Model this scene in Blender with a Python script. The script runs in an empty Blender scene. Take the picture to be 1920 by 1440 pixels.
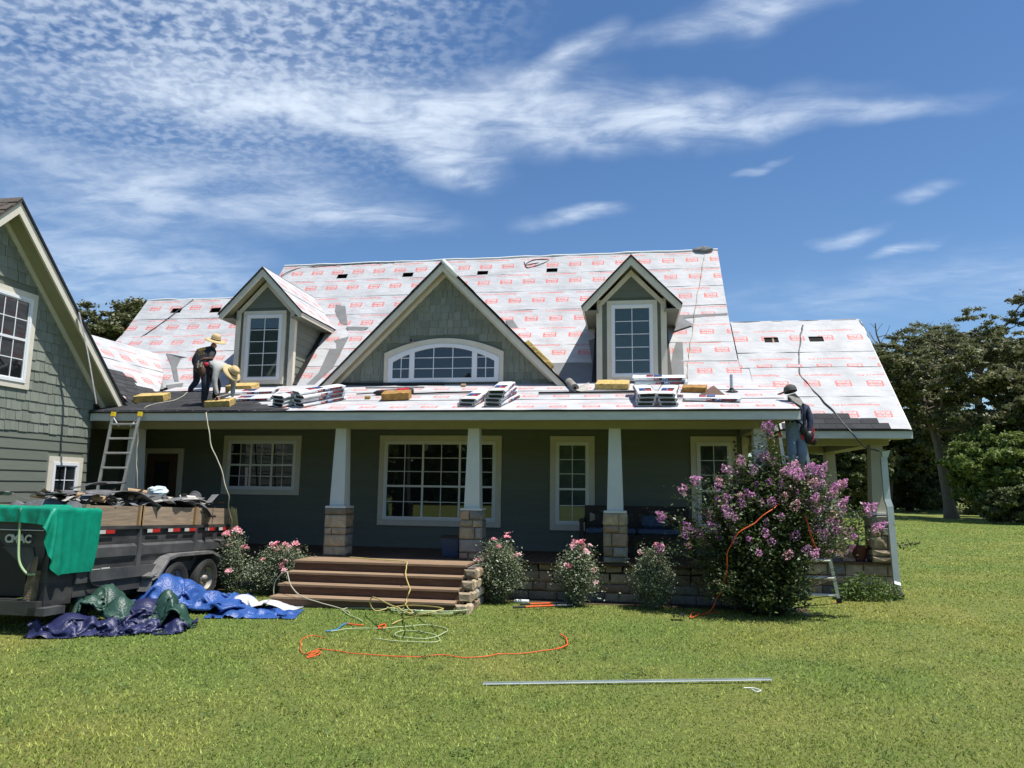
import bpy, bmesh, math, random
import numpy as np
from mathutils import Vector, Matrix, noise
random.seed(7); np.random.seed(7)
sc = bpy.context.scene
C = sc.collection
rnd = random.uniform

# ---------------------------------------------------------------- camera
CF, CP, CR_, CY = 1352.89, .1425, -.0130, -.1593
CL = Vector((5.852, -13.5453, 1.3502))
fw = Vector((math.sin(CY)*math.cos(CP), math.cos(CY)*math.cos(CP), math.sin(CP)))
_rt = Vector((math.cos(CY), -math.sin(CY), 0)); _up = _rt.cross(fw)
rt = math.cos(CR_)*_rt - math.sin(CR_)*_up
up = math.sin(CR_)*_rt + math.cos(CR_)*_up
cam = bpy.data.cameras.new('camera'); cam.sensor_width = 36; cam.lens = 36*CF/1920
cam.clip_start = .1; cam.clip_end = 2000
co = bpy.data.objects.new('camera', cam); C.objects.link(co)
co.matrix_world = Matrix(((rt.x, up.x, -fw.x, CL.x), (rt.y, up.y, -fw.y, CL.y), (rt.z, up.z, -fw.z, CL.z), (0, 0, 0, 1)))
sc.camera = co

# ---------------------------------------------------------------- light, sky, exposure
SUN = Vector((.37, -.09, 1)).normalized()
SUN_E, SKY_S, EXPO = 5.0, .088, .44
sl = bpy.data.lights.new('sun', 'SUN'); sl.energy = SUN_E; sl.angle = math.radians(.53); sl.color = (1, .955, .88)
so = bpy.data.objects.new('sun', sl); C.objects.link(so); so.location = (12, -4, 30)
so.rotation_euler = SUN.to_track_quat('Z', 'Y').to_euler()
w = bpy.data.worlds.new('World'); sc.world = w; w.use_nodes = True
nt = w.node_tree; nt.nodes.clear(); L = nt.links.new
def N(t, **k):
    n = nt.nodes.new(t)
    for a, b in k.items(): setattr(n, a, b)
    return n
def MA(op, a, b=None, c=None):
    n = N('ShaderNodeMath', operation=op)
    for i, x in enumerate((a, b, c)):
        if x is None: continue
        if isinstance(x, (int, float)): n.inputs[i].default_value = x
        else: L(x, n.inputs[i])
    return n.outputs[0]
sky = N('ShaderNodeTexSky', sky_type='NISHITA'); sky.sun_disc = False
sky.sun_elevation = math.asin(SUN.z); sky.sun_rotation = math.atan2(SUN.x, SUN.y)
sky.altitude = 100; sky.air_density = 1.0; sky.dust_density = .12; sky.ozone_density = 3.2
tc = N('ShaderNodeTexCoord'); sx = N('ShaderNodeSeparateXYZ'); L(tc.outputs['Generated'], sx.inputs[0])
az = MA('MULTIPLY', MA('ARCTAN2', sx.outputs[0], sx.outputs[1]), 57.29578)
el = MA('MULTIPLY', MA('ARCSINE', sx.outputs[2]), 57.29578)
ae = N('ShaderNodeCombineXYZ'); L(az, ae.inputs[0]); L(el, ae.inputs[1])
zz = MA('MAXIMUM', MA('ADD', sx.outputs[2], .10), .05)
pl = N('ShaderNodeCombineXYZ'); L(MA('DIVIDE', sx.outputs[0], zz), pl.inputs[0]); L(MA('DIVIDE', sx.outputs[1], zz), pl.inputs[1])
def noi(vec, scale, detail=6, rough=.55, dist=0, rot=0, sc3=(1, 1, 1)):
    m = N('ShaderNodeMapping'); m.inputs['Rotation'].default_value = (0, 0, rot); m.inputs['Scale'].default_value = sc3
    L(vec, m.inputs['Vector']); t = N('ShaderNodeTexNoise'); L(m.outputs[0], t.inputs['Vector'])
    t.inputs['Scale'].default_value = scale; t.inputs['Detail'].default_value = detail
    t.inputs['Roughness'].default_value = rough; t.inputs['Distortion'].default_value = dist
    return t.outputs['Fac']
def MR(v, a, b, c=0., d=1.):
    n = N('ShaderNodeMapRange', interpolation_type='SMOOTHSTEP'); L(v, n.inputs[0])
    for i, x in enumerate((a, b, c, d)): n.inputs[i+1].default_value = x
    return n.outputs[0]
wob = N('ShaderNodeTexNoise'); L(ae.outputs[0], wob.inputs['Vector']); wob.inputs['Scale'].default_value = .12; wob.inputs['Detail'].default_value = 3
wv = N('ShaderNodeVectorMath', operation='MULTIPLY_ADD'); L(wob.outputs['Color'], wv.inputs[0])
wv.inputs[1].default_value = (7, 3.4, 0); wv.inputs[2].default_value = (-3.5, -1.7, 0)
ae2 = N('ShaderNodeVectorMath', operation='ADD'); L(ae.outputs[0], ae2.inputs[0]); L(wv.outputs[0], ae2.inputs[1])
def ell(lst):                       # soft elongated cloud regions, in degrees of azimuth and elevation
    s = None
    for a, e, la, le, r, amp in lst:
        m = N('ShaderNodeMapping', vector_type='TEXTURE'); L(ae2.outputs[0], m.inputs['Vector'])
        m.inputs['Location'].default_value = (a, e, 0); m.inputs['Rotation'].default_value = (0, 0, math.radians(r)); m.inputs['Scale'].default_value = (la, le, 1)
        l = N('ShaderNodeVectorMath', operation='LENGTH'); L(m.outputs[0], l.inputs[0])
        v = MR(l.outputs['Value'], 1.5, .0, 0, amp)
        s = v if s is None else MA('ADD', s, v)
    return s
MACK = [(-35, 32.5, 21, 9.5, 4, 1.0), (-16, 40, 13, 4.5, 10, .5), (-75, 30, 25, 12, 0, .8), (95, 34, 30, 10, 0, .7), (-150, 38, 30, 12, 0, .8)]
STRK = [(-26.5, 28.0, 13, 2.2, 3, 1.25), (-12, 28.6, 10, 2.8, 6, 1.0), (-5.5, 32.0, 4.5, 1.1, 20, 1.0), (2, 28.0, 13, 1.8, -3, 1.05), (15, 26.6, 10, .8, -5, .6),
        (-14.5, 25.6, 4.5, 1.8, -14, 1.0), (11.5, 34.5, 7.5, 1.6, 8, .6), (6, 33.5, 9, .9, 6, .3), (-4, 21.2, 3.6, .75, 5, .8), (21.5, 20.2, 2.2, .6, 0, .5),
        (16.5, 18.3, 2.2, .5, 0, .6), (20.2, 16.8, 2.0, .4, 0, .6), (10.8, 24.2, 2.2, .3, 8, .6), (22, 14.0, 18, 1.8, -2, .25), (-36, 21, 15, 2.6, 3, .75),
        (-22, 21, 8, 1.2, -2, .5), (-38, 15.5, 10, 3.2, -3, .6), (-33, 11.5, 10, 2, 0, .4), (70, 24, 22, 3, 4, .6), (130, 20, 25, 4, -3, .6), (-110, 18, 25, 4, 2, .6)]
puff = MR(noi(pl.outputs[0], 36, 2.5, .5, .25, -.35, (1, 1.2, 1)), .36, .70)
fine = noi(pl.outputs[0], 5, 9, .62, .6, -.25, (1, 2.2, 1))
strk = noi(ae.outputs[0], .13, 9, .6, .35, -.05, (1, 3.2, 1))
veil = MR(noi(pl.outputs[0], 1.6, 7, .55, .4, -.3, (1, 1.8, 1)), .35, .75)
m1 = ell(MACK); m2 = ell(STRK)
a1 = MA('MULTIPLY', m1, MA('ADD', MA('MULTIPLY', puff, .62), MA('MULTIPLY', veil, .38)))
a2 = MA('MULTIPLY', m2, MA('MULTIPLY', MA('ADD', MR(strk, .25, .8), .25), MA('ADD', MR(fine, .3, .7), .35)))
alpha = MA('MULTIPLY', MA('SUBTRACT', 1, MA('POWER', 2.718, MA('MULTIPLY', MA('ADD', a1, a2), -1.0))), MR(el, 0., 6.))
hsv = N('ShaderNodeHueSaturation'); L(sky.outputs[0], hsv.inputs['Color']); hsv.inputs['Saturation'].default_value = 1.15; hsv.inputs['Value'].default_value = 1.12; hsv.inputs['Hue'].default_value = .502
mx = N('ShaderNodeMix', data_type='RGBA'); L(alpha, mx.inputs[0]); L(hsv.outputs[0], mx.inputs[6]); mx.inputs[7].default_value = (7.6, 8.5, 9.6, 1)
bg = N('ShaderNodeBackground'); L(mx.outputs[2], bg.inputs[0]); bg.inputs[1].default_value = SKY_S
wo = N('ShaderNodeOutputWorld'); L(bg.outputs[0], wo.inputs[0])
sc.view_settings.view_transform = 'Standard'; sc.view_settings.look = 'None'
sc.view_settings.exposure = EXPO; sc.view_settings.gamma = 1; sc.view_settings.use_curve_mapping = False
sc.render.engine = 'CYCLES'; sc.cycles.use_denoising = True; sc.cycles.max_bounces = 8
sc.cycles.transparent_max_bounces = 24; sc.cycles.caustics_reflective = False; sc.cycles.caustics_refractive = False

# ---------------------------------------------------------------- helpers
GZ = -.68                                       # the lawn; the porch deck is z = 0
def ray(u, v): return fw + (u-960)/CF*rt - (v-720)/CF*up
def at(u, v, ax, val):                          # where the sight line through a point of the photograph meets a plane of the place
    d = ray(u, v); return CL + d*((val-CL[ax])/d[ax])
def onpl(u, v, n, d):
    r = ray(u, v); n = Vector(n); return CL + r*((d-n.dot(CL))/n.dot(r))
MAINP = ((0, -1.31, 1), 5.235-1.31*3.85); LOWP = ((0, -1.05, 1), 3.63-1.05*2.29); PORP = ((0, -.32, 1), 2.76+.32*.45)
def zpor(y): return 2.76+.32*(y+.45)
def zlow(y): return 3.63+1.05*(y-2.29)
def zmain(y): return 5.235+1.31*(y-3.85)
def gz(x, y):
    s = max(0, min(1, (x-8.5)/3))*max(0, min(1, (y+.5)/2)); return GZ+.12*s
def onroof(u, v): return onpl(u, v, *PORP)
def G(u, v, h=0): p = at(u, v, 2, GZ+h); return p

ORG = {}
def link(o, parent=None, origin=None):
    C.objects.link(o)
    if parent is not None: o.parent = parent; ORG[o.name] = ORG.get(parent.name, Vector())
    else: ORG[o.name] = origin or Vector()
    return o
def tag(o, label=None, cat=None, group=None, kind=None):
    if label: o['label'] = label
    if cat: o['category'] = cat
    if group: o['group'] = group
    if kind: o['kind'] = kind
    return o
def thing(name, label, cat, loc, group=None, rot=(0, 0, 0), local=False):
    o = bpy.data.objects.new(name, None); o.empty_display_size = .2; C.objects.link(o)
    o.location = loc; o.rotation_euler = rot; ORG[o.name] = Vector() if local else Vector(loc)
    return tag(o, label, cat, group)
class MB:
    def __init__(s): s.v = []; s.f = []; s.uv = None; s.mi = []
    def add(s, vs, fs, m=0):
        k = len(s.v); s.v += [tuple(x) for x in vs]; s.f += [tuple(i+k for i in f) for f in fs]; s.mi += [m]*len(fs); return s
    def box(s, x0, x1, y0, y1, z0, z1, m=0):
        return s.add([(x0,y0,z0),(x1,y0,z0),(x1,y1,z0),(x0,y1,z0),(x0,y0,z1),(x1,y0,z1),(x1,y1,z1),(x0,y1,z1)],
                     [(0,3,2,1),(4,5,6,7),(0,1,5,4),(1,2,6,5),(2,3,7,6),(3,0,4,7)], m)
    def prism(s, poly, vec, m=0):
        n = len(poly); vec = Vector(vec); a = [Vector(p) for p in poly]
        return s.add(a+[p+vec for p in a], [tuple(range(n))[::-1], tuple(range(n, 2*n))]+[(i, (i+1) % n, n+(i+1) % n, n+i) for i in range(n)], m)
    def beam(s, p, q, a, b, m=0):             # box from p to q, half extents a and b
        p, q, a, b = Vector(p), Vector(q), Vector(a), Vector(b)
        return s.add([p-a-b, p+a-b, p+a+b, p-a+b, q-a-b, q+a-b, q+a+b, q-a+b],
                     [(0,3,2,1),(4,5,6,7),(0,1,5,4),(1,2,6,5),(2,3,7,6),(3,0,4,7)], m)
    def bar(s, p, q, w, h, m=0, ref=(0, 0, 1)):
        d = (Vector(q)-Vector(p)).normalized(); r = Vector(ref)
        if abs(d.dot(r)) > .95: r = Vector((0, 1, 0))
        a = d.cross(r).normalized(); b = a.cross(d); return s.beam(p, q, a*w/2, b*h/2, m)
    def tube(s, pts, r, n=8, m=0, caps=True):
        pts = [Vector(p) for p in pts]; k = len(pts); rs = r if isinstance(r, (list, tuple)) else [r]*k
        vs = []; pv = None
        for i, p in enumerate(pts):
            d = (pts[min(i+1, k-1)]-pts[max(i-1, 0)])
            d = d.normalized() if d.length > 1e-9 else Vector((0, 0, 1))
            if pv is None: pv = d.orthogonal().normalized()
            pv = (pv-d*pv.dot(d)); pv = pv.normalized() if pv.length > 1e-6 else d.orthogonal().normalized()
            w2 = d.cross(pv)
            vs += [p+(pv*math.cos(2*math.pi*j/n)+w2*math.sin(2*math.pi*j/n))*rs[i] for j in range(n)]
        fs = [(i*n+j, i*n+(j+1) % n, (i+1)*n+(j+1) % n, (i+1)*n+j) for i in range(k-1) for j in range(n)]
        if caps: fs += [tuple(range(n))[::-1], tuple(range((k-1)*n, k*n))]
        return s.add(vs, fs, m)
    def lathe(s, prof, c=(0, 0, 0), n=16, m=0, axis=None):   # (r, z) profile about z, or about an axis vector
        c = Vector(c); q = Vector((0, 0, 1)).rotation_difference(Vector(axis)) if axis is not None else None
        vs = []
        for r, z in prof:
            for j in range(n):
                p = Vector((r*math.cos(2*math.pi*j/n), r*math.sin(2*math.pi*j/n), z))
                vs.append(c+(q @ p if q else p))
        k = len(prof)
        return s.add(vs, [(i*n+j, i*n+(j+1) % n, (i+1)*n+(j+1) % n, (i+1)*n+j) for i in range(k-1) for j in range(n)], m)
    def ball(s, c, r, m=0, n=8, k=5, sq=(1, 1, 1)):
        prof = [(math.sin(math.pi*i/k), -math.cos(math.pi*i/k)) for i in range(k+1)]
        return s.lathe2(prof, c, r, n, m, sq)
    def lathe2(s, prof, c, r, n, m, sq):
        c = Vector(c); vs = [c+Vector((q*math.cos(2*math.pi*j/n)*sq[0], q*math.sin(2*math.pi*j/n)*sq[1], z*sq[2]))*r for q, z in prof for j in range(n)]
        return s.add(vs, [(i*n+j, i*n+(j+1) % n, (i+1)*n+(j+1) % n, (i+1)*n+j) for i in range(len(prof)-1) for j in range(n)], m)
    def mesh(s, name, mats, off=Vector(), smooth=False, recalc=True):
        me = bpy.data.meshes.new(name)
        me.from_pydata([(x-off.x, y-off.y, z-off.z) for x, y, z in s.v], [], s.f)
        if not isinstance(mats, (list, tuple)): mats = [mats]
        for m in mats: me.materials.append(m)
        if len(mats) > 1: me.polygons.foreach_set('material_index', s.mi)
        if s.uv is not None:
            ul = me.uv_layers.new(name='uv'); li = np.empty(len(me.loops), np.int32); me.loops.foreach_get('vertex_index', li)
            ul.data.foreach_set('uv', np.asarray(s.uv, np.float32)[li].ravel())
        if recalc:
            b = bmesh.new(); b.from_mesh(me); bmesh.ops.remove_doubles(b, verts=b.verts, dist=1e-6) if s.uv is None else None
            bmesh.ops.recalc_face_normals(b, faces=b.faces); b.to_mesh(me); b.free()
        if smooth: me.polygons.foreach_set('use_smooth', [True]*len(me.polygons))
        me.update(); return me
    def build(s, name, mats, parent=None, smooth=False, origin=None, recalc=True):
        off = ORG.get(parent.name, Vector()) if parent is not None else (Vector(origin) if origin is not None else Vector())
        o = bpy.data.objects.new(name, s.mesh(name, mats, off, smooth, recalc))
        if parent is None: o.location = off
        return link(o, parent, off)
def inst(name, me, parent, loc, rot=(0, 0, 0), scale=(1, 1, 1)):  # one more piece with shared mesh data
    o = bpy.data.objects.new(name, me); link(o, parent); o.location = Vector(loc)-(ORG[parent.name] if parent is not None else Vector())
    o.rotation_euler = rot; o.scale = scale; return o
def copy_tree(o, parent=None):
    c = o.copy(); C.objects.link(c); ORG[c.name] = ORG.get(o.name, Vector())
    if parent is not None: c.parent = parent
    for ch in [x for x in list(C.objects) if x.parent == o]: copy_tree(ch, c)
    return c
def spline(pts, k=8):                           # Catmull-Rom through the points
    P = [Vector(p) for p in pts]; P = [2*P[0]-P[1]]+P+[2*P[-1]-P[-2]]; out = []
    for i in range(1, len(P)-2):
        for j in range(k):
            t = j/k; a, b, c, d = P[i-1:i+3]
            out.append(.5*((2*b)+(c-a)*t+(2*a-5*b+4*c-d)*t*t+(3*b-a-3*c+d)*t*t*t))
    return out+[P[-2]]

# ---------------------------------------------------------------- materials
def mat(name, c1, c2=None, scale=6, rough=.7, bump=0, bscale=40, rand=0, metal=0, spec=.4, st=(1, 1, 1), det=6, coord='Object', island=0, trans=0, coat=0, dist=0):
    m = bpy.data.materials.new(name); m.use_nodes = True; t = m.node_tree; n = t.nodes; l = t.links.new
    b = n['Principled BSDF']; b.inputs['Roughness'].default_value = rough; b.inputs['Metallic'].default_value = metal
    b.inputs['Specular IOR Level'].default_value = spec
    if coat: b.inputs['Coat Weight'].default_value = coat; b.inputs['Coat Roughness'].default_value = .25
    tcn = n.new('ShaderNodeTexCoord'); mp = n.new('ShaderNodeMapping'); mp.inputs['Scale'].default_value = st
    l(tcn.outputs[coord], mp.inputs[0])
    nz = n.new('ShaderNodeTexNoise'); nz.inputs['Scale'].default_value = scale; nz.inputs['Detail'].default_value = det; nz.inputs['Distortion'].default_value = dist
    nz.inputs['Roughness'].default_value = .6
    l(mp.outputs[0], nz.inputs['Vector'])
    c2 = c2 or tuple(x*.82 for x in c1)
    rp = n.new('ShaderNodeValToRGB'); rp.color_ramp.elements[0].position = .32; rp.color_ramp.elements[1].position = .68
    rp.color_ramp.elements[0].color = (*c2, 1); rp.color_ramp.elements[1].color = (*c1, 1); l(nz.outputs['Fac'], rp.inputs[0])
    out = rp.outputs[0]
    if rand or island:
        hs = n.new('ShaderNodeHueSaturation'); mr = n.new('ShaderNodeMapRange'); k = rand or island
        if rand: src = n.new('ShaderNodeObjectInfo').outputs['Random']
        else: src = n.new('ShaderNodeNewGeometry').outputs['Random Per Island']
        l(src, mr.inputs[0]); mr.inputs[3].default_value = 1-k; mr.inputs[4].default_value = 1+k
        l(mr.outputs[0], hs.inputs['Value']); l(out, hs.inputs['Color']); out = hs.outputs[0]
    l(out, b.inputs['Base Color'])
    if bump:
        nb = n.new('ShaderNodeTexNoise'); nb.inputs['Scale'].default_value = bscale; nb.inputs['Detail'].default_value = 5; l(mp.outputs[0], nb.inputs['Vector'])
        bp = n.new('ShaderNodeBump'); bp.inputs['Strength'].default_value = bump; bp.inputs['Distance'].default_value = .02
        l(nb.outputs['Fac'], bp.inputs['Height']); l(bp.outputs[0], b.inputs['Normal'])
    if trans:
        tr = n.new('ShaderNodeBsdfTranslucent'); ms = n.new('ShaderNodeMixShader'); ms.inputs[0].default_value = trans
        l(out, tr.inputs[0]); l(b.outputs[0], ms.inputs[1]); l(tr.outputs[0], ms.inputs[2]); l(ms.outputs[0], n['Material Output'].inputs[0])
    return m
def glassmat(name, see):
    m = bpy.data.materials.new(name); m.use_nodes = True; t = m.node_tree; n = t.nodes; l = t.links.new
    if not see:
        b = n['Principled BSDF']; b.inputs['Base Color'].default_value = (.012, .015, .017, 1); b.inputs['Roughness'].default_value = .015; b.inputs['IOR'].default_value = 1.8
        return m
    fr = n.new('ShaderNodeFresnel'); fr.inputs[0].default_value = 1.65; tr = n.new('ShaderNodeBsdfTransparent'); tr.inputs[0].default_value = (.75, .8, .8, 1)
    gl = n.new('ShaderNodeBsdfGlossy'); gl.inputs['Roughness'].default_value = .015; ms = n.new('ShaderNodeMixShader')
    l(fr.outputs[0], ms.inputs[0]); l(tr.outputs[0], ms.inputs[1]); l(gl.outputs[0], ms.inputs[2]); l(ms.outputs[0], n['Material Output'].inputs[0]); return m
K = {}
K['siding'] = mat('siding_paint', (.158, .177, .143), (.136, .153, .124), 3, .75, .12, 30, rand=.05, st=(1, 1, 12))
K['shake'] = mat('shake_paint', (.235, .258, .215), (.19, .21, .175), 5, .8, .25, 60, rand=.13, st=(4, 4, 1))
K['trim'] = mat('trim_paint', (.70, .655, .545), (.63, .59, .49), 4, .6, .04, 60)
K['fascia'] = mat('fascia_paint', (.66, .67, .63), (.54, .56, .53), 2.2, .55, .05, 30, st=(1, 1, 5))
K['white'] = mat('white_vinyl', (.80, .82, .84), (.76, .78, .80), 3, .35)
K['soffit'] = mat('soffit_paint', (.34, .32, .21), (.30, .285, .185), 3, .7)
K['column'] = mat('column_paint', (.66, .68, .66), (.60, .62, .60), 2.5, .6, .03, 30)
K['dark'] = mat('unlit_black', (.012, .013, .013), None, 3, .9)  # near-black in place of shade behind panes and in holes
K['hole'] = mat('attic_shade_black', (.01, .009, .008), None, 3, .95)  # attic shade put into the colour of the vent boxes
K['glass'] = glassmat('window_glass', False); K['clear'] = glassmat('clear_glass', True)
K['blind'] = mat('blind_slat', (.62, .66, .64), (.56, .60, .58), 4, .6)
K['felt'] = mat('roofing_felt', (.20, .205, .205), (.15, .155, .155), 3, .85, .15, 20)
K['post'] = mat('post_tone', (.46, .44, .35), (.40, .385, .305), 2.5, .6, .03, 30)  # wing posts only, darker and warmer than the porch columns
K['roofshingle'] = mat('asphalt_shingle', (.050, .052, .056), (.028, .029, .032), 55, .9, .4, 160, rand=.3)
K['brownshingle'] = mat('brown_shingle', (.13, .105, .085), (.07, .058, .05), 40, .9, .4, 160, rand=.25)
K['drip'] = mat('black_metal', (.018, .018, .019), None, 5, .4)
K['stone'] = mat('ashlar_stone', (.46, .365, .24), (.25, .20, .14), 4, .85, .7, 16, rand=.34, dist=1)
K['stone2'] = mat('ashlar_stone_grey', (.31, .295, .26), (.19, .18, .16), 6, .85, .5, 22, rand=.25, dist=1)
K['stone3'] = mat('ashlar_stone_rust', (.42, .28, .185), (.27, .20, .145), 4, .85, .5, 22, rand=.2, dist=1)
K['mortar'] = mat('mortar', (.17, .16, .14), None, 20, .95, .4, 60)
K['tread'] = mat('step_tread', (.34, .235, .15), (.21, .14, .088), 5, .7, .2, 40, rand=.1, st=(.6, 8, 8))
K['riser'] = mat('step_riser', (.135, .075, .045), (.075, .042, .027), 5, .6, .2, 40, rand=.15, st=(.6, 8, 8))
K['deck'] = mat('deck_board', (.13, .075, .052), (.08, .045, .033), 6, .65, .15, 40, rand=.2, st=(8, .6, 8))
K['sheath'] = mat('roof_sheathing', (.42, .30, .17), (.33, .22, .12), 5, .8, .1, 30)
K['black'] = mat('black_plastic', (.018, .018, .02), None, 5, .5)
K['rubber'] = mat('rubber', (.022, .022, .022), (.035, .033, .03), 8, .8, .1, 50)
K['alu'] = mat('aluminium', (.72, .73, .74), (.6, .6, .61), 8, .35, 0, metal=.85)
K['yellow'] = mat('yellow_plastic', (.75, .55, .03), None, 5, .5)
K['foam'] = mat('foam_pad', (.66, .49, .19), (.36, .24, .07), 22, .9, .8, 55)
K['foamdk'] = mat('foam_pad_worn', (.42, .24, .07), (.24, .13, .04), 10, .9, .6, 45)
# ---------------------------------------------------------------- printed sheet: one tile of the print, drawn into an image here
def text_tris(s, shear=0.0, bold=.0):
    cu = bpy.data.curves.new('t', 'FONT'); cu.body = s; cu.size = 1; cu.shear = shear; cu.offset = bold; cu.fill_mode = 'FRONT'; cu.resolution_u = 3
    o = bpy.data.objects.new('t', cu); C.objects.link(o); dg = bpy.context.evaluated_depsgraph_get(); dg.update()
    me = bpy.data.meshes.new_from_object(o.evaluated_get(dg)); me.calc_loop_triangles()
    V = np.array([v.co[:2] for v in me.vertices]); T = np.array([t.vertices[:] for t in me.loop_triangles])
    bpy.data.objects.remove(o); bpy.data.curves.remove(cu); bpy.data.meshes.remove(me)
    return V, T
def raster(img, s, x0, x1, y0, y1, val=1., shear=0., bold=.02):
    V, T = text_tris(s, shear, bold); mn, mx_ = V.min(0), V.max(0)
    P = (V-mn)/(mx_-mn)*np.array([x1-x0, y1-y0])+np.array([x0, y0]); H, W = img.shape
    for t in T:
        a, b, c = P[t]; lo = np.floor(np.minimum(np.minimum(a, b), c)).astype(int); hi = np.ceil(np.maximum(np.maximum(a, b), c)).astype(int)
        xs, ys = np.meshgrid(np.arange(lo[0], hi[0]+1), np.arange(lo[1], hi[1]+1)); px, py = xs+.5, ys+.5
        d = (b[0]-a[0])*(c[1]-a[1])-(c[0]-a[0])*(b[1]-a[1])
        if abs(d) < 1e-9: continue
        u = ((px-a[0])*(c[1]-a[1])-(c[0]-a[0])*(py-a[1]))/d; v = ((b[0]-a[0])*(py-a[1])-(px-a[0])*(b[1]-a[1]))/d
        k = (u >= -.001) & (v >= -.001) & (u+v <= 1.001)
        img[np.clip(ys[k], 0, H-1), xs[k] % W] = val
def rrect(img, x0, x1, y0, y1, r, val):
    H, W = img.shape; ys, xs = np.mgrid[0:H, 0:W]
    dx = np.maximum(np.maximum(x0+r-xs, xs-(x1-r)), 0); dy = np.maximum(np.maximum(y0+r-ys, ys-(y1-r)), 0)
    img[(dx*dx+dy*dy) <= r*r] = val
def sheet_tile():                               # 1.38 m x 1.00 m, drawn the right way up, then turned half round as it lies on the roof
    W, H = 1104, 800; im = np.zeros((H, W), np.float32); gr = np.zeros((H, W), np.float32)
    for k in range(2):
        x = 60+k*552
        rrect(im, x, x+290, 380, 540, 26, 1.); 
        raster(im, 'Grip', x+34, x+256, 462, 532, 0., 0, .045); raster(im, 'Rite', x+34, x+256, 392, 458, 0., 0, .045)
        raster(im, 'PRO', x+150, x+222, 648+0, 682, .55, 0, .03)
        gr[664:668, x-20:x+110] = .5; im[664:668, x-20:x+110] = .3
        im[452:470, x+395:x+418] = .35
        gr[92:100, x+60:x+72] = .6; gr[92:100, x+330:x+342] = .6
    raster(im, 'Shinglelayment-15 Pro', 190, 1010, 192, 258, 1., .3, .035)
    gr[286:290, 380:840] = .4; im[286:290, 380:840] = .35
    rs = np.random.RandomState(3)
    for k in range(34):
        y = rs.randint(0, 80) if k < 12 else rs.randint(0, 795); x = rs.randint(0, W-420); gr[y:y+rs.randint(2, 5), x:x+rs.randint(120, 420)] = rs.uniform(.25, .7)
    im = im[::-1, ::-1]; gr = gr[::-1, ::-1]
    px = np.zeros((H, W, 4), np.float32); px[..., 0] = im; px[..., 1] = gr; px[..., 3] = 1
    i = bpy.data.images.new('sheet_print', W, H, float_buffer=False); i.colorspace_settings.name = 'Non-Color'
    i.pixels.foreach_set(px.ravel()); i.update(); i.pack(); return i
def sheet_mat():
    m = bpy.data.materials.new('printed_underlayment'); m.use_nodes = True; t = m.node_tree; n = t.nodes; l = t.links.new; b = n['Principled BSDF']
    uvn = n.new('ShaderNodeUVMap'); uvn.uv_map = 'uv'; mp = n.new('ShaderNodeMapping'); mp.inputs['Scale'].default_value = (1/1.24, 1, 1); l(uvn.outputs[0], mp.inputs[0])
    it = n.new('ShaderNodeTexImage'); it.image = sheet_tile(); l(mp.outputs[0], it.inputs[0]); sp = n.new('ShaderNodeSeparateColor'); l(it.outputs[0], sp.inputs[0])
    tcn = n.new('ShaderNodeTexCoord'); nz = n.new('ShaderNodeTexNoise'); nz.inputs['Scale'].default_value = 2.2; nz.inputs['Detail'].default_value = 8; l(tcn.outputs['Object'], nz.inputs[0])
    rp = n.new('ShaderNodeValToRGB'); rp.color_ramp.elements[0].color = (.39, .40, .412, 1); rp.color_ramp.elements[1].color = (.50, .505, .512, 1)
    rp.color_ramp.elements[0].position = .3; rp.color_ramp.elements[1].position = .62; l(nz.outputs['Fac'], rp.inputs[0])
    m1 = n.new('ShaderNodeMix'); m1.data_type = 'RGBA'; l(sp.outputs[1], m1.inputs[0]); l(rp.outputs[0], m1.inputs[6]); m1.inputs[7].default_value = (.24, .22, .22, 1)
    fd = n.new('ShaderNodeTexNoise'); fd.inputs['Scale'].default_value = 14; fd.inputs['Detail'].default_value = 4; l(tcn.outputs['Object'], fd.inputs[0])
    mm = n.new('ShaderNodeMath'); mm.operation = 'MULTIPLY'; l(sp.outputs[0], mm.inputs[0]); mr = n.new('ShaderNodeMapRange'); l(fd.outputs[0], mr.inputs[0])
    mr.inputs[1].default_value = .25; mr.inputs[2].default_value = .6; mr.inputs[3].default_value = .7; mr.inputs[4].default_value = 1; l(mr.outputs[0], mm.inputs[1])
    m2 = n.new('ShaderNodeMix'); m2.data_type = 'RGBA'; l(mm.outputs[0], m2.inputs[0]); l(m1.outputs[2], m2.inputs[6]); m2.inputs[7].default_value = (.60, .17, .15, 1)
    l(m2.outputs[2], b.inputs['Base Color']); b.inputs['Roughness'].default_value = .6; b.inputs['Specular IOR Level'].default_value = .2
    mp2 = n.new('ShaderNodeMapping'); mp2.inputs['Scale'].default_value = (1.0, 2.4, 1); l(uvn.outputs[0], mp2.inputs[0])
    nb = n.new('ShaderNodeTexNoise'); nb.inputs['Scale'].default_value = 3.0; nb.inputs['Detail'].default_value = 7; nb.inputs['Distortion'].default_value = .8; l(mp2.outputs[0], nb.inputs[0])
    bp = n.new('ShaderNodeBump'); bp.inputs['Strength'].default_value = .38; bp.inputs['Distance'].default_value = .06; l(nb.outputs[0], bp.inputs['Height']); l(bp.outputs[0], b.inputs['Normal'])
    return m
K['sheet'] = sheet_mat()
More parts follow.
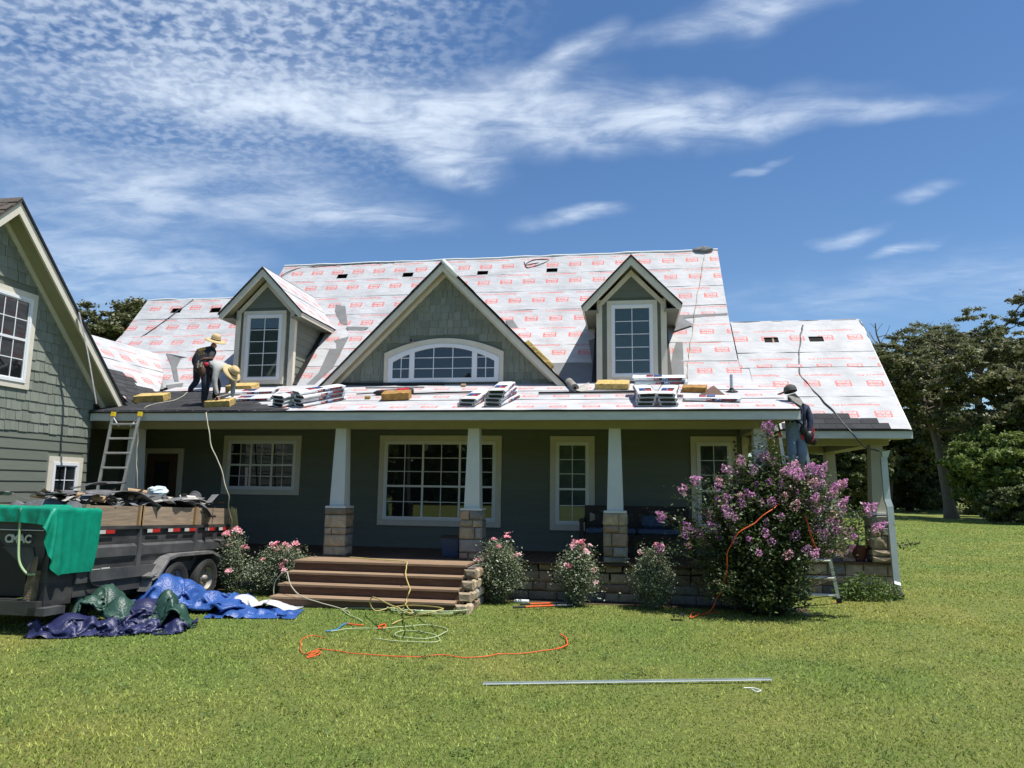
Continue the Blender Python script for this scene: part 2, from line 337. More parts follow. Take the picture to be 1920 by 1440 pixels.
def sheet(parent, O, u, v, quad, lift=.0, seed=0, holes=(), uoff=0., voff=0., m='sheet', name='underlayment', wav=.011, step=.22):
    # one course of roofing sheet: quad = [(u,v)] bottom-left, bottom-right, top-right, top-left in the roof plane
    O, u, v = Vector(O), Vector(u).normalized(), Vector(v).normalized(); n = u.cross(v)
    if n.z < 0: n = -n
    (a0, b0), (a1, b1), (a2, b2), (a3, b3) = quad
    ln = max(abs(a1-a0), abs(a2-a3)); nx = max(2, int(ln/step)); ny = max(2, int((max(b2, b3)-min(b0, b1))/.28))
    ss = [i/nx for i in range(nx+1)]; ts = [i/ny for i in range(ny+1)]
    for h in holes:                             # holes only on rectangular courses
        ss += [(h[0]-a0)/(a1-a0), (h[1]-a0)/(a1-a0)]; ts += [(h[2]-b0)/(b3-b0), (h[3]-b0)/(b3-b0)]
    ss = sorted(set(ss)); ts = sorted(set(ts)); b = MB(); vs = []; uvs = []
    for t in ts:
        for s_ in ss:
            A = (a0+(a1-a0)*s_)*(1-t)+(a3+(a2-a3)*s_)*t; B = (b0+(b1-b0)*s_)*(1-t)+(b3+(b2-b3)*s_)*t
            w_ = noise.noise((A*1.7+seed*9.1, B*2.3, seed))*wav
            if t == 0: B += noise.noise((A*1.3, seed*3.3, 1))*.012
            if t == 1: B += .03
            P = O+u*A+v*B+n*(lift+(.008 if t == 0 else .003)+w_+wav*.6)
            vs.append(P); uvs.append((A+uoff, B-min(b0, b1)+voff))
    nn = len(ss); fs = []
    for j in range(len(ts)-1):
        for i in range(nn-1):
            cs, ct = (ss[i]+ss[i+1])/2, (ts[j]+ts[j+1])/2
            if any(h[0] < a0+(a1-a0)*cs < h[1] and h[2] < b0+(b3-b0)*ct < h[3] for h in holes): continue
            fs.append((j*nn+i, j*nn+i+1, (j+1)*nn+i+1, (j+1)*nn+i))
    b.add(vs, fs); b.uv = uvs
    return b.build(name, K[m], parent, smooth=True, recalc=False)

# ---------------------------------------------------------------- cladding
def ivs(xl, xr, ops, z0, z1):
    out = [(xl, xr)]
    for o0, o1, p0, p1 in ops:
        if p1 <= z0+.01 or p0 >= z1-.01: continue
        nw = []
        for a, b in out:
            if o1 <= a or o0 >= b: nw.append((a, b)); continue
            if o0 > a: nw.append((a, o0))
            if o1 < b: nw.append((o1, b))
        out = nw
    return [(a, b) for a, b in out if b-a > .015]
def planks(parent, O, u, n, z0, z1, edge, ops=(), h=.185, m='siding', cap=3.66, t=(.018, .004)):
    O, u, n = Vector(O), Vector(u), Vector(n); z = z0
    while z < z1-.02:
        zt = min(z+h, z1); xl0, xr0 = edge(z); xl1, xr1 = edge(zt)
        for a, b in ivs(min(xl0, xl1), max(xr0, xr1), ops, z, zt):
            k = max(1, math.ceil((b-a)/cap)); cuts = [a+(b-a)*i/k+(rnd(-.5, .5) if 0 < i < k else 0) for i in range(k+1)]
            for c0, c1 in zip(cuts[:-1], cuts[1:]):
                g = .0015; l0 = max(c0, xl0)+g; r0 = min(c1, xr0)-g; l1 = max(c0, xl1)+g; r1 = min(c1, xr1)-g
                if r0-l0 < .02: continue
                if r1 < l1: l1 = r1 = (l1+r1)/2
                Z = Vector((0, 0, 1)); f = lambda x, zz_, d: O+u*x+Z*zz_+n*d
                MB().add([f(l0, z, 0), f(r0, z, 0), f(r1, zt, 0), f(l1, zt, 0), f(l0, z, t[0]), f(r0, z, t[0]), f(r1, zt+.012, t[1]), f(l1, zt+.012, t[1])],
                         [(4,5,6,7),(0,4,7,3),(1,2,6,5),(0,1,5,4),(3,7,6,2)]).build('plank', K[m], parent, recalc=False)
        z += h
def shakes(parent, O, u, n, z0, z1, edge, ops=(), h=.19, m='shake', cap=290, wr=(.10, .24)):
    O, u, n = Vector(O), Vector(u), Vector(n); z = z0; row = 0; cnt = 0; extra = MB(); Z = Vector((0, 0, 1))
    while z < z1-.03:
        zt = min(z+h, z1); zm = (z+zt)/2; xl, xr = edge(z)
        for a, b in ivs(xl, xr, ops, z, zt):
            x = a
            while x < b-.01:
                w_ = min(rnd(*wr), b-x)
                if b-x-w_ < .05: w_ = b-x
                zb = z+rnd(-.012, .010); th = rnd(.018, .027); g = .0035
                l, r = x+g, x+w_-g; el0, er0 = edge(zt); lt = min(max(l, el0), r); rt_ = max(min(r, er0), l)
                if lt > rt_: lt = rt_ = (lt+rt_)/2
                vs = [O+u*p+Z*q+n*d for p, q, d in ((l, zb, 0), (r, zb, 0), (rt_, zt+.02, 0), (lt, zt+.02, 0), (l, zb, th), (r, zb+rnd(-.003, .003), th), (rt_, zt+.02, .007), (lt, zt+.02, .007))]
                fs = [(4,5,6,7),(0,4,7,3),(1,2,6,5),(0,1,5,4)]
                if cnt < cap: MB().add(vs, fs).build('shingle', K[m], parent, recalc=False)
                else: extra.add(vs, fs)
                cnt += 1; x += w_
        z += h; row += 1
    if extra.v: tag(extra.build('shingle_field', K[m], parent, recalc=False), kind='stuff')
def stone(parent, O, u, n, x0, x1, z0, z1, d=.05, mk=None):
    O, u, n = Vector(O), Vector(u), Vector(n); Z = Vector((0, 0, 1)); g = .006; j = lambda k=.008: rnd(-k, k)*1.5; c = min(.028, (x1-x0)*.2, (z1-z0)*.2)
    P = lambda x, z, q: O+u*x+Z*z+n*q
    vs = []
    for q, e in ((0, g), (d*.55, g), (d, g+c)):
        vs += [P(x0+e+j(.003), z0+e+j(.003), q+(j(.008) if q else 0)), P(x1-e+j(.003), z0+e+j(.003), q+(j(.008) if q else 0)), P(x1-e+j(.003), z1-e+j(.003), q+(j(.008) if q else 0)), P(x0+e+j(.003), z1-e+j(.003), q+(j(.008) if q else 0))]
    vs.append(P((x0+x1)/2+j(.04), (z0+z1)/2+j(.02), d+rnd(0, .014)))
    fs = [(a+k*4, (a+1) % 4+k*4, (a+1) % 4+k*4+4, a+k*4+4) for k in range(2) for a in range(4)]+[(8+a, 8+(a+1) % 4, 12) for a in range(4)]
    mk = mk or random.choices(['stone', 'stone2', 'stone3'], (5, 3, 2.2))[0]
    return MB().add(vs, fs).build('stone', K[mk], parent)
def ashlar(parent, O, u, n, x0, x1, z0, z1, rows, wr=(.22, .5), d=.05):
    z = z0
    for i, hh in enumerate(rows):
        zt = z+hh*(z1-z0)/sum(rows); x = x0
        while x < x1-.02:
            w_ = rnd(*wr); w_ = (x1-x) if x1-x-w_ < wr[0]*.6 else w_
            stone(parent, O, u, n, x, x+w_, z, zt, d+rnd(-.012, .012)); x += w_
        z = zt
# ---------------------------------------------------------------- windows
def window(house, O, u, n, x0, x1, z0, z1, sashes, trim=.13, depth=.055, name='window', blind=False, sillw=None, gap=.0):
    # sashes: list of (x0,x1,z0,z1,cols,rows) as fractions of the frame opening; O lies on the wall plane
    O, u, n = Vector(O), Vector(u), Vector(n); Z = Vector((0, 0, 1)); P = lambda x, z, q: O+u*x+Z*z+n*q
    def bx(b, a0, a1, c0, c1, q0, q1): b.add([P(x, z, q) for q in (q0, q1) for x, z in ((a0, c0), (a1, c0), (a1, c1), (a0, c1))], [(0,3,2,1),(4,5,6,7),(0,1,5,4),(1,2,6,5),(2,3,7,6),(3,0,4,7)])
    fr = MB(); t = trim; f = .055; a0, a1, c0, c1 = x0+t, x1-t, z0+t, z1-t
    bx(fr, a0, a1, c0, c0+f, 0, depth); bx(fr, a0, a1, c1-f, c1, 0, depth); bx(fr, a0, a0+f, c0+f, c1-f, 0, depth); bx(fr, a1-f, a1, c0+f, c1-f, 0, depth)
    win = fr.build(name, K['white'], house)
    for q in ((x0, x1, z1-t, z1), (x0, x1, z0, z0+t), (x0, x0+t, z0+t, z1-t), (x1-t, x1, z0+t, z1-t)):
        e = .001; b = MB(); bx(b, q[0]+e, q[1]-e, q[2]+e, q[3]-e, 0, depth-.014); b.build('casing', K['trim'], win)
    ia0, ia1, ic0, ic1 = a0+f, a1-f, c0+f, c1-f
    mu = MB(); st = MB()
    for s0, s1, r0, r1, nc, nr in sashes:
        p0, p1 = ia0+(ia1-ia0)*s0, ia0+(ia1-ia0)*s1; w0, w1 = ic0+(ic1-ic0)*r0, ic0+(ic1-ic0)*r1; k = .022
        bx(st, p0, p1, w0, w0+k, 0, depth-.012); bx(st, p0, p1, w1-k, w1, 0, depth-.012); bx(st, p0, p0+k, w0+k, w1-k, 0, depth-.012); bx(st, p1-k, p1, w0+k, w1-k, 0, depth-.012)
        p0 += k; p1 -= k; w0 += k; w1 -= k; mw = .008
        for i in range(1, nc): x = p0+(p1-p0)*i/nc; bx(mu, x-mw, x+mw, w0, w1, .026, .036)
        for j in range(1, nr):
            z = w0+(w1-w0)*j/nr
            for i in range(nc): bx(mu, p0+(p1-p0)*i/nc+mw, p0+(p1-p0)*(i+1)/nc-mw, z-mw, z+mw, .027, .035)
        for i in range(nc):
            for j in range(nr):
                b = MB(); bx(b, p0+(p1-p0)*i/nc, p0+(p1-p0)*(i+1)/nc, w0+(w1-w0)*j/nr, w0+(w1-w0)*(j+1)/nr, .022+rnd(0, .001), .0245); b.build('pane', K['clear' if blind else 'glass'], win)
        if blind:
            bl = MB(); z = w0+.004
            while z < w1-.01:
                bl.add([P(p0, z, .006), P(p1, z, .006), P(p1, z+.021, .016), P(p0, z+.021, .016)], [(0,1,2,3)]); z += .025
            bl.build('blind', K['blind'], win, recalc=False)
    st.build('sash', K['white'], win); mu.build('muntin', K['white'], win)
    bk = MB(); bx(bk, a0, a1, c0, c1, .001, .003); bk.build('dark_backing', K['dark'], win)  # thin dark sheet standing in for the unlit interior
    return win
# ---------------------------------------------------------------- the lawn and what lies beyond it
def ground():
    xs = sorted(set([-400, -200, -100, -60, -40, -25, -15]+[x*.5 for x in range(-20, 41)]+[25, 32, 40, 60, 90, 140, 250, 400]))
    ys = sorted(set([-200, -100, -50, -30]+[y*.5 for y in range(-40, 21)]+[14, 20, 30, 45, 60, 90, 140, 250, 400, 700]))
    b = MB(); b.add([(x, y, gz(x, y)) for y in ys for x in xs], [(j*len(xs)+i, j*len(xs)+i+1, (j+1)*len(xs)+i+1, (j+1)*len(xs)+i) for j in range(len(ys)-1) for i in range(len(xs)-1)])
    m = bpy.data.materials.new('lawn_soil'); m.use_nodes = True; t = m.node_tree; n = t.nodes; l = t.links.new; p = n['Principled BSDF']; p.inputs['Roughness'].default_value = .9; p.inputs['Specular IOR Level'].default_value = .15
    tcn = n.new('ShaderNodeTexCoord')
    def nz(s, d, r=.6):
        q = n.new('ShaderNodeTexNoise'); q.inputs['Scale'].default_value = s; q.inputs['Detail'].default_value = d; q.inputs['Roughness'].default_value = r; l(tcn.outputs['Object'], q.inputs[0]); return q.outputs['Fac']
    def ramp(f, a, ca, b_, cb):
        q = n.new('ShaderNodeValToRGB'); e = q.color_ramp.elements; e[0].position = a; e[0].color = (*ca, 1); e[1].position = b_; e[1].color = (*cb, 1); l(f, q.inputs[0]); return q.outputs[0]
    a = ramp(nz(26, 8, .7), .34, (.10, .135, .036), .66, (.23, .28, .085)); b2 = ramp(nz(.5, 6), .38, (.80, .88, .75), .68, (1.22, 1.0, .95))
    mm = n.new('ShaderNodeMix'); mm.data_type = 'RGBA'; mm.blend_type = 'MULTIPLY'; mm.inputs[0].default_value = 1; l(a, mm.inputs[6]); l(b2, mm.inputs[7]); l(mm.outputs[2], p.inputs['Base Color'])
    bp = n.new('ShaderNodeBump'); bp.inputs['Strength'].default_value = .8; bp.inputs['Distance'].default_value = .05; l(nz(40, 6, .7), bp.inputs['Height']); l(bp.outputs[0], p.inputs['Normal'])
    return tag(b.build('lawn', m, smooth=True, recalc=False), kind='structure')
ground()
def strip(name, x0, x1, y0, y1, z, m):
    return tag(MB().add([(x0, y0, z), (x1, y0, z), (x1, y1, z), (x0, y1, z)], [(0, 1, 2, 3)]).build(name, m, recalc=False), kind='structure')
K['concrete'] = mat('concrete', (.52, .50, .45), (.42, .40, .36), 3, .85, .1, 40)
strip('road', -60, 200, 77, 82, GZ+.012, K['concrete'])
strip('driveway', -14, -5.15, -7, -.4, GZ+.008, K['concrete'])
K['soil'] = mat('bed_soil', (.09, .065, .04), (.05, .036, .022), 18, .95, .6, 40)
tag(MB().add([(-4.6, -.35, GZ+.006), (-.2, -.35, GZ+.006), (-.2, .12, GZ+.006), (-4.6, .12, GZ+.006), (3.2, -.32, GZ+.006), (8.9, -.28, GZ+.006), (8.9, .12, GZ+.006), (3.2, .12, GZ+.006)], [(0,1,2,3),(4,5,6,7)]).build('flower_bed', K['soil'], recalc=False), kind='structure')

# ---------------------------------------------------------------- the house
YW = 2.29
house = thing('house', 'grey-green farmhouse with front porch and dormers, its roof covered in white printed underlayment', 'house', (1.7, YW, GZ))
def obj(b, name, m, parent=house, **k): return b.build(name, K[m], parent, **k)
UX, UY, UZ = Vector((1, 0, 0)), Vector((0, 1, 0)), Vector((0, 0, 1)); NF = Vector((0, -1, 0)); NR = Vector((1, 0, 0)); NL = Vector((-1, 0, 0))
# porch wall
opsP = [(-3.56, -1.62, 1.11, 2.48), (.28, 3.10, .48, 2.49), (4.18, 5.15, .46, 2.49), (7.18, 8.13, .44, 2.47), (-5.68, -4.57, 0, 2.17)]
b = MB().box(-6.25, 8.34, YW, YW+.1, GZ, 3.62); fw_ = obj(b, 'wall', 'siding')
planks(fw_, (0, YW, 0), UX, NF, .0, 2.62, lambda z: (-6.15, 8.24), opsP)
for x in (8.24,): MB().box(x, x+.115, YW-.03, YW+.0, 0, 2.62).build('corner_board', K['trim'], fw_)
rw = obj(MB().box(8.24, 8.34, YW+.101, 9.2, GZ, 3.3), 'side_wall', 'siding')
planks(rw, (8.34, 0, 0), UY, NR, 0., 2.9, lambda z: (YW+.1, 6.0))
lw = obj(MB().box(-6.35, -6.25, -.3, 9.2, GZ, 3.3), 'side_wall', 'siding')
planks(lw, (-6.25, 0, 0), UY, NR, 0., 2.6, lambda z: (-.28, YW-.02))
obj(MB().box(-6.24, 8.23, 9.1, 9.2, GZ, 3.3), 'rear_wall', 'siding')
S2 = [(0, 1/3, .5, 1, 2, 2), (1/3, 2/3, .5, 1, 2, 2), (2/3, 1, .5, 1, 2, 2), (0, 1/3, 0, .5, 2, 2), (1/3, 2/3, 0, .5, 2, 2), (2/3, 1, 0, .5, 2, 2)]
Ow = (0, YW, 0)
window(house, Ow, UX, NF, -3.56, -1.62, 1.11, 2.48, S2, .115)
q = [.0, .345, .69, 1]
window(house, Ow, UX, NF, .28, 3.10, .48, 2.49, [(q[i], q[i+1], r0, r1, 2 if i < 2 else 2, n_) for i in range(3) for r0, r1, n_ in ((.42, 1, 3), (0, .42, 2))], .125)
for x0, x1 in ((4.18, 5.15), (7.18, 8.13)):
    window(house, Ow, UX, NF, x0, x1, .45, 2.48, [(0, 1, .42, 1, 2, 3), (0, 1, 0, .42, 2, 2)], .125, blind=True)
# front door at the left end of the porch
d = obj(MB().box(-5.52, -4.73, YW-.035, YW-.002, .02, 2.03), 'door', 'riser')
dp = MB(); dp.box(-5.31, -4.93, YW-.045, YW-.036, .5, 1.86); dp.build('door_pane', K['glass'], d)
MB().lathe([(0, 0), (.028, .005), (.03, .03), (0, .05)], (-4.79, YW-.036, 1.0), 10, axis=NF).build('handle', K['alu'], d)
for x0, x1, z0, z1 in ((-5.66, -5.54, 0, 2.05), (-4.71, -4.59, 0, 2.05), (-5.66, -4.59, 2.051, 2.17)): MB().box(x0, x1, YW-.045, YW-.002, z0, z1).build('door_casing', K['trim'], d)
# porch floor, base and ceiling
pf = obj(MB().box(-6.2, 8.5, .12, YW, -.3, -.032), 'porch_floor', 'dark')
x = -6.2
while x < 8.45: MB().box(x+.003, x+.137, -.02, YW-.003, -.03, 0).build('deck_board', K['deck'], pf); x += .14
wf = obj(MB().box(8.5, 10.98, 1.85, 6.0, -.3, -.032), 'porch_floor', 'dark')
x = 8.5
while x < 10.9: MB().box(x+.003, x+.137, 1.74, 6.1, -.03, 0).build('deck_board', K['deck'], wf); x += .14
for x0, x1, y0, y1, sd in ((-4.9, -.14, .15, .3, 0), (3.28, 8.62, .15, .3, 0), (8.5, 10.98, 1.86, 2.0, 1)):
    bs = obj(MB().box(x0, x1, y0, y1, GZ-.1, -.033), 'porch_base', 'mortar')
    ashlar(bs, (0, y0, 0), UX, NF, x0, x1, GZ-.03, -.035, (.17, .15, .19, .13) if not sd else (.2, .17, .2), (.24, .62), .05)
bs = obj(MB().box(8.5, 8.62, .31, 1.85, GZ-.1, -.033), 'porch_base', 'mortar'); ashlar(bs, (8.62, 0, 0), UY, NR, .3, 1.85, GZ-.03, -.035, (.2, .18, .24), (.25, .5), .04)
bs = obj(MB().box(10.86, 10.98, 2.01, 6.0, GZ-.1, -.033), 'porch_base', 'mortar'); ashlar(bs, (10.98, 0, 0), UY, NR, 1.86, 4.2, GZ-.03, -.035, (.2, .18, .24), (.25, .5), .05)
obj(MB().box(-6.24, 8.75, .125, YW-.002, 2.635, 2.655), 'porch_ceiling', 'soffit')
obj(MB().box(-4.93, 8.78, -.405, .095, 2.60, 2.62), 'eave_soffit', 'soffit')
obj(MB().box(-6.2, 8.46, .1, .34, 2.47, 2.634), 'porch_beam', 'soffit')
obj(MB().box(8.2, 8.46, .341, YW-.035, 2.47, 2.634), 'porch_beam', 'soffit')
f = obj(MB().box(-4.93, 8.8, -.45, -.41, 2.585, 2.735), 'fascia', 'fascia')
obj(MB().box(-4.95, 8.82, -.475, -.409, 2.737, 2.768), 'drip_edge', 'drip')
# columns on stone piers
def column(x, y, ztop, wb=.30, wt=.22, pw=.44, rows=(.13, .24, .17, .12, .22), m='column'):
    c = Vector((x+pw/2, y+pw/2, 0)); k = MB()
    k.add([c+Vector((sx_*a/2, sy_*a/2, z)) for a, z in ((wb, .95), (wt, ztop)) for sx_, sy_ in ((-1,-1),(1,-1),(1,1),(-1,1))], [(0,3,2,1),(4,5,6,7),(0,1,5,4),(1,2,6,5),(2,3,7,6),(3,0,4,7)])
    col = obj(k, 'porch_column', m)
    i = .05
    MB().box(x+i, x+pw-i, y+i, y+pw-i, 0, .91).build('pier_core', K['mortar'], col)
    MB().box(x+.01, x+pw-.01, y+.01, y+pw-.01, .911, .949).build('pier_cap', K['column'], col)
    z = 0.; hs = list(rows); random.shuffle(hs)
    for r_, hh in enumerate(hs):
        zt = z+hh*.91/sum(hs); s1 = x+pw*random.choice((.34, .42, .58, .66))
        if random.random() < .3: stone(col, (0, y+i, 0), UX, NF, x, x+pw, z, zt, .05)
        else: stone(col, (0, y+i, 0), UX, NF, x, s1, z, zt, .05); stone(col, (0, y+i, 0), UX, NF, s1, x+pw, z, zt, .05)
        stone(col, (x+pw-i, 0, 0), UY, NR, y+.03, y+pw, z, zt, .05); stone(col, (x+i, 0, 0), UY, NL, y+.03, y+pw, z, zt, .05)
        stone(col, (0, y+pw-i, 0), UX, UY, x, x+pw, z, zt, .05); z = zt
    return col
for x in (-4.55, 0, 2.7, 5.4, 8.02): column(x, 0, 2.47)
column(10.53, 1.70, 2.28, m='post'); column(10.5, 4.95, 2.28, m='post')
# steps
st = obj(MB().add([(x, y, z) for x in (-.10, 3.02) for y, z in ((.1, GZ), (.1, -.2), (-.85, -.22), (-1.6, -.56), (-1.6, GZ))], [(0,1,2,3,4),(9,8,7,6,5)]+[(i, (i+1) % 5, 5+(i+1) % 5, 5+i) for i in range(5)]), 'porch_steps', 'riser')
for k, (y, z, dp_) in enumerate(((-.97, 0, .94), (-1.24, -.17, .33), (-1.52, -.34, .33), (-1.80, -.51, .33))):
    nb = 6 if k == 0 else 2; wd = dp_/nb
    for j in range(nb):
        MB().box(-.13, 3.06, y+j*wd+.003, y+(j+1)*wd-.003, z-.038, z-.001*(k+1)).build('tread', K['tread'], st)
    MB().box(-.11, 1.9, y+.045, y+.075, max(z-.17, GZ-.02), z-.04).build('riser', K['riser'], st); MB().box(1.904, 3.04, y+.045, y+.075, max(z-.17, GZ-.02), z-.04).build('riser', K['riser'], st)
for k in range(4):
    z0, z1 = GZ-.02+k*.165, GZ-.02+(k+1)*.165; y = -1.72+k*.2
    stone(st, (0, y, 0), UX, NF, 3.07, 3.30, z0, z1, .06)
    while y < .1: w_ = rnd(.14, .3); stone(st, (3.24, 0, 0), UY, NR, y, min(y+w_, .12), z0, z1, .05+rnd(0, .04)); y += w_
MB().box(3.07, 3.235, -.9, .1, GZ, -.05).build('cheek_core', K['mortar'], st)

# ---------------------------------------------------------------- roofs
roof = obj(MB().add([(-7.8, 3.85, 5.2), (8.29, 3.85, 5.2), (8.29, YW, 3.57), (-7.8, YW, 3.57)], [(0, 1, 2, 3)]).add([(-4.1, 5.75, 7.68), (8.29, 5.75, 7.68), (8.29, 9.6, 2.7), (-4.1, 9.6, 2.7)], [(0,1,2,3)])
           .add([(-7.8, 4.86, 6.50), (-4.1, 4.86, 6.50), (-4.1, 8, 2.7), (-7.8, 8, 2.7)], [(0,1,2,3)]).add([(8.29, 3.87, 5.26), (11.2, 3.87, 5.26), (11.2, 6.5, 2.5), (8.29, 6.5, 2.5)], [(0,1,2,3)])
           .add([(-4.9, -.43, 2.735), (8.8, -.43, 2.735), (8.8, YW, 3.605), (-4.9, YW, 3.605)], [(0,1,2,3)]).add([(8.29, 1.27, 2.52), (11.2, 1.27, 2.52), (11.2, 3.87, 5.25), (8.29, 3.87, 5.25)], [(0,1,2,3)])
           .add([(-6.2, .3, 4.58), (-6.2, 3.3, 4.58), (-5.3, 2.6, 3.68), (-4.9, .6, 3.28), (-4.7, .3, 3.08)], [(0,1,2,3,4)]).add([(-6.2, -.3, 4.6), (-6.2, 3.5, 4.6), (-8.4, 3.5, 2.4), (-8.4, -.3, 2.4)], [(0,1,2,3)])
           .add([(8.25, YW, 3.3), (8.25, 3.85, 5.2), (8.25, 5.75, 7.66), (8.25, 9.2, 3.2)], [(0,1,2,3)]).add([(-4.05, YW, 3.3), (-4.05, 3.85, 5.2), (-4.05, 5.75, 7.66), (-4.05, 9.2, 3.2)], [(0,1,2,3)])
           .add([(11.12, 1.4, 2.5), (11.12, 3.87, 5.22), (11.12, 6.4, 2.5)], [(0,1,2)]).add([(-7.7, 2.3, 3.5), (-7.7, 3.85, 5.2), (-7.7, 4.86, 6.48), (-7.7, 8, 2.7)], [(0,1,2,3)]), 'roof', 'felt', recalc=False)
sM = Vector((0, 1, 1.31)).normalized(); sL = Vector((0, 1, 1.05)).normalized(); sP = Vector((0, 1, .32)).normalized(); KM, KL, KP = math.hypot(1, 1.31), math.hypot(1, 1.05), math.hypot(1, .32)
LM = 1.90*KM                                     # length of the steep slope
def vent(px, w_=.30, h_=.2, pl_=MAINP, O=(0, 3.85, 5.235), s=sM):
    P = onpl(px[0], px[1], *pl_); t = (P-Vector(O)).dot(s); return (P.x-w_/2, P.x+w_/2, t-h_/2, t+h_/2)
VM = [vent(p) for p in ((642, 519), (765, 516), (905, 513), (1035, 508))]; VL = [vent(p) for p in ((331, 583), (404, 582))]
OM, OL, OP = (0, 3.85, 5.235), (0, YW, 3.63), (0, -.46, 2.757)
c1, c2 = 1.0, 2.0
LV = 1.01*KM
e4 = [LM*k/4 for k in range(5)]
sheet(roof, OM, UX, sM, ((-7.8, e4[0]), (8.29, e4[0]), (8.29, e4[1]), (-7.8, e4[1])), .0, 1)
sheet(roof, OM, UX, sM, ((-7.8, e4[1]), (-4.1, e4[1]), (-4.1, LV), (-7.8, LV)), .004, 2, VL, .3, -.06)
sheet(roof, OM, UX, sM, ((-4.1, e4[1]), (8.29, e4[1]), (8.29, e4[2]), (-4.1, e4[2])), .004, 3, (), .5, .03)
sheet(roof, OM, UX, sM, ((-4.1, e4[2]), (8.29, e4[2]), (8.29, e4[3]), (-4.1, e4[3])), .006, 4, (), .2)
sheet(roof, OM, UX, sM, ((-4.1, e4[3]), (8.29, e4[3]), (8.29, LM), (-4.1, LM)), .008, 7, VM, .85, .05)
obj(MB().add([(-4.1, 3.85, 5.2), (8.29, 3.85, 5.2), (8.29, 5.3, 7.10), (-4.1, 5.3, 7.10)], [(0,1,2,3)]), 'roof_deck', 'sheath', recalc=False)
for h in VM+VL:                                   # ridge vent slots cut through the sheet, closed by boxes painted near-black for attic shade
    q_ = [Vector(OM)+UX*a+sM*t for a, t in ((h[0], h[2]), (h[1], h[2]), (h[1], h[3]), (h[0], h[3]))]; nrm = UX.cross(sM)
    bb = MB().prism([p-nrm*.16 for p in q_], -nrm*.02)
    for i in range(4): a, c = q_[i], q_[(i+1) % 4]; bb.add([a, c, c-nrm*.16, a-nrm*.16], [(0,1,2,3)])
    bb.build('vent_opening', K['hole'], roof, recalc=False)
LLW = (3.85-YW)*KL
for i, (a, c) in enumerate(((0, .78), (.78, 1.52), (1.52, LLW+.02))): sheet(roof, OL, UX, sL, ((-7.8, a), (8.79 if i == 0 else 8.29, a), (8.79 if i == 0 else 8.29, c), (-7.8, c)), .003+.002*i, 5+i, (), (.9, .45, .1)[i])
# right wing
OW = (0, 1.25, zlow(1.25)); LW = (3.87-1.25)*KL
VW = [vent(p, .31, .2, LOWP, OW, sL) for p in ((1446, 639), (1530, 637))]
rows = (0, 1.0, 2.0, 2.55, LW)
for i in range(4):
    x0 = 8.82 if i == 0 else 8.31 if i > 1 else 8.5
    sheet(roof, OW, UX, sL, ((x0, rows[i]), (11.2, rows[i]), (11.2, rows[i+1]), (x0, rows[i+1])), .010+.002*i, 10+i, VW if i == 3 else (), (.1, .62, .25, .0)[i], (-.02, 0, .42, -.12)[i])
for h in VW:  # shallow wing vents, bottoms coloured near-black as attic shade
    q_ = [Vector(OW)+UX*a+sL*t for a, t in ((h[0], h[2]), (h[1], h[2]), (h[1], h[3]), (h[0], h[3]))]; nrm = UX.cross(sL); bb = MB()
    for i in range(4): a, c = q_[i], q_[(i+1) % 4]; bb.add([a+nrm*.02, c+nrm*.02, c-nrm*.006, a-nrm*.006], [(0,1,2,3)])
    bb.prism([p-nrm*.002 for p in q_], -nrm*.004); bb.build('vent_opening', K['hole'], roof, recalc=False)
b = MB(); h = VW[0]; p = Vector(OW)+UX*(h[0]+.2)+sL*(h[2]+.01); b.beam(p, p+sL*.18, UX*.018, (UX.cross(sL))*.004); b.build('rafter', K['sheath'], roof)
obj(MB().box(8.82, 11.22, 1.235, 1.275, 2.375, 2.515), 'fascia', 'fascia'); obj(MB().box(8.82, 11.24, 1.21, 1.276, 2.517, 2.546), 'drip_edge', 'drip')
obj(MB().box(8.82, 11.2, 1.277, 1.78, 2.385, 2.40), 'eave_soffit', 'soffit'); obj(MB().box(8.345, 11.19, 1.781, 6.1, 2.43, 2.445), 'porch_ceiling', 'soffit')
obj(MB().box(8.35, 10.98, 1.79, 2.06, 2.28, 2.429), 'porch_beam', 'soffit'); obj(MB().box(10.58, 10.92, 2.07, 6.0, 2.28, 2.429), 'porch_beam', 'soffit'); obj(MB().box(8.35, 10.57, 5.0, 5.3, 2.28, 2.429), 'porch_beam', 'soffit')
rk = MB(); rk.prism([(11.2, 1.25, 2.37), (11.2, 1.25, 2.52), (11.2, 3.87, 5.27), (11.2, 6.5, 2.52), (11.2, 6.5, 2.37), (11.2, 3.87, 5.10)], (.035, 0, 0)); obj(rk, 'rake_board', 'fascia')
# porch roof
PL_ = (YW+.46)*KP
for i, (a, c) in enumerate(((0, .98), (.98, 1.93), (1.93, PL_))):
    sheet(roof, OP, UX, sP, ((-4.92, a), (8.82, a), (8.82, c), (-4.92, c)), .004*i+.004, 20+i, (), (.15, .8, .4)[i], (.12, .05, .1)[i], wav=.007)
rk = MB(); rk.prism([(8.80, -.41, 2.59), (8.80, -.41, 2.74), (8.80, YW-.03, 3.60), (8.80, YW-.03, 3.43)], (.035, 0, 0)); obj(rk, 'rake_board', 'fascia')
obj(MB().add([(8.2, .12, 2.66), (8.79, -.40, 2.60), (8.79, 2.2, 3.42), (8.2, 2.2, 3.42)], [(0,1,2,3)]), 'rake_soffit', 'soffit')
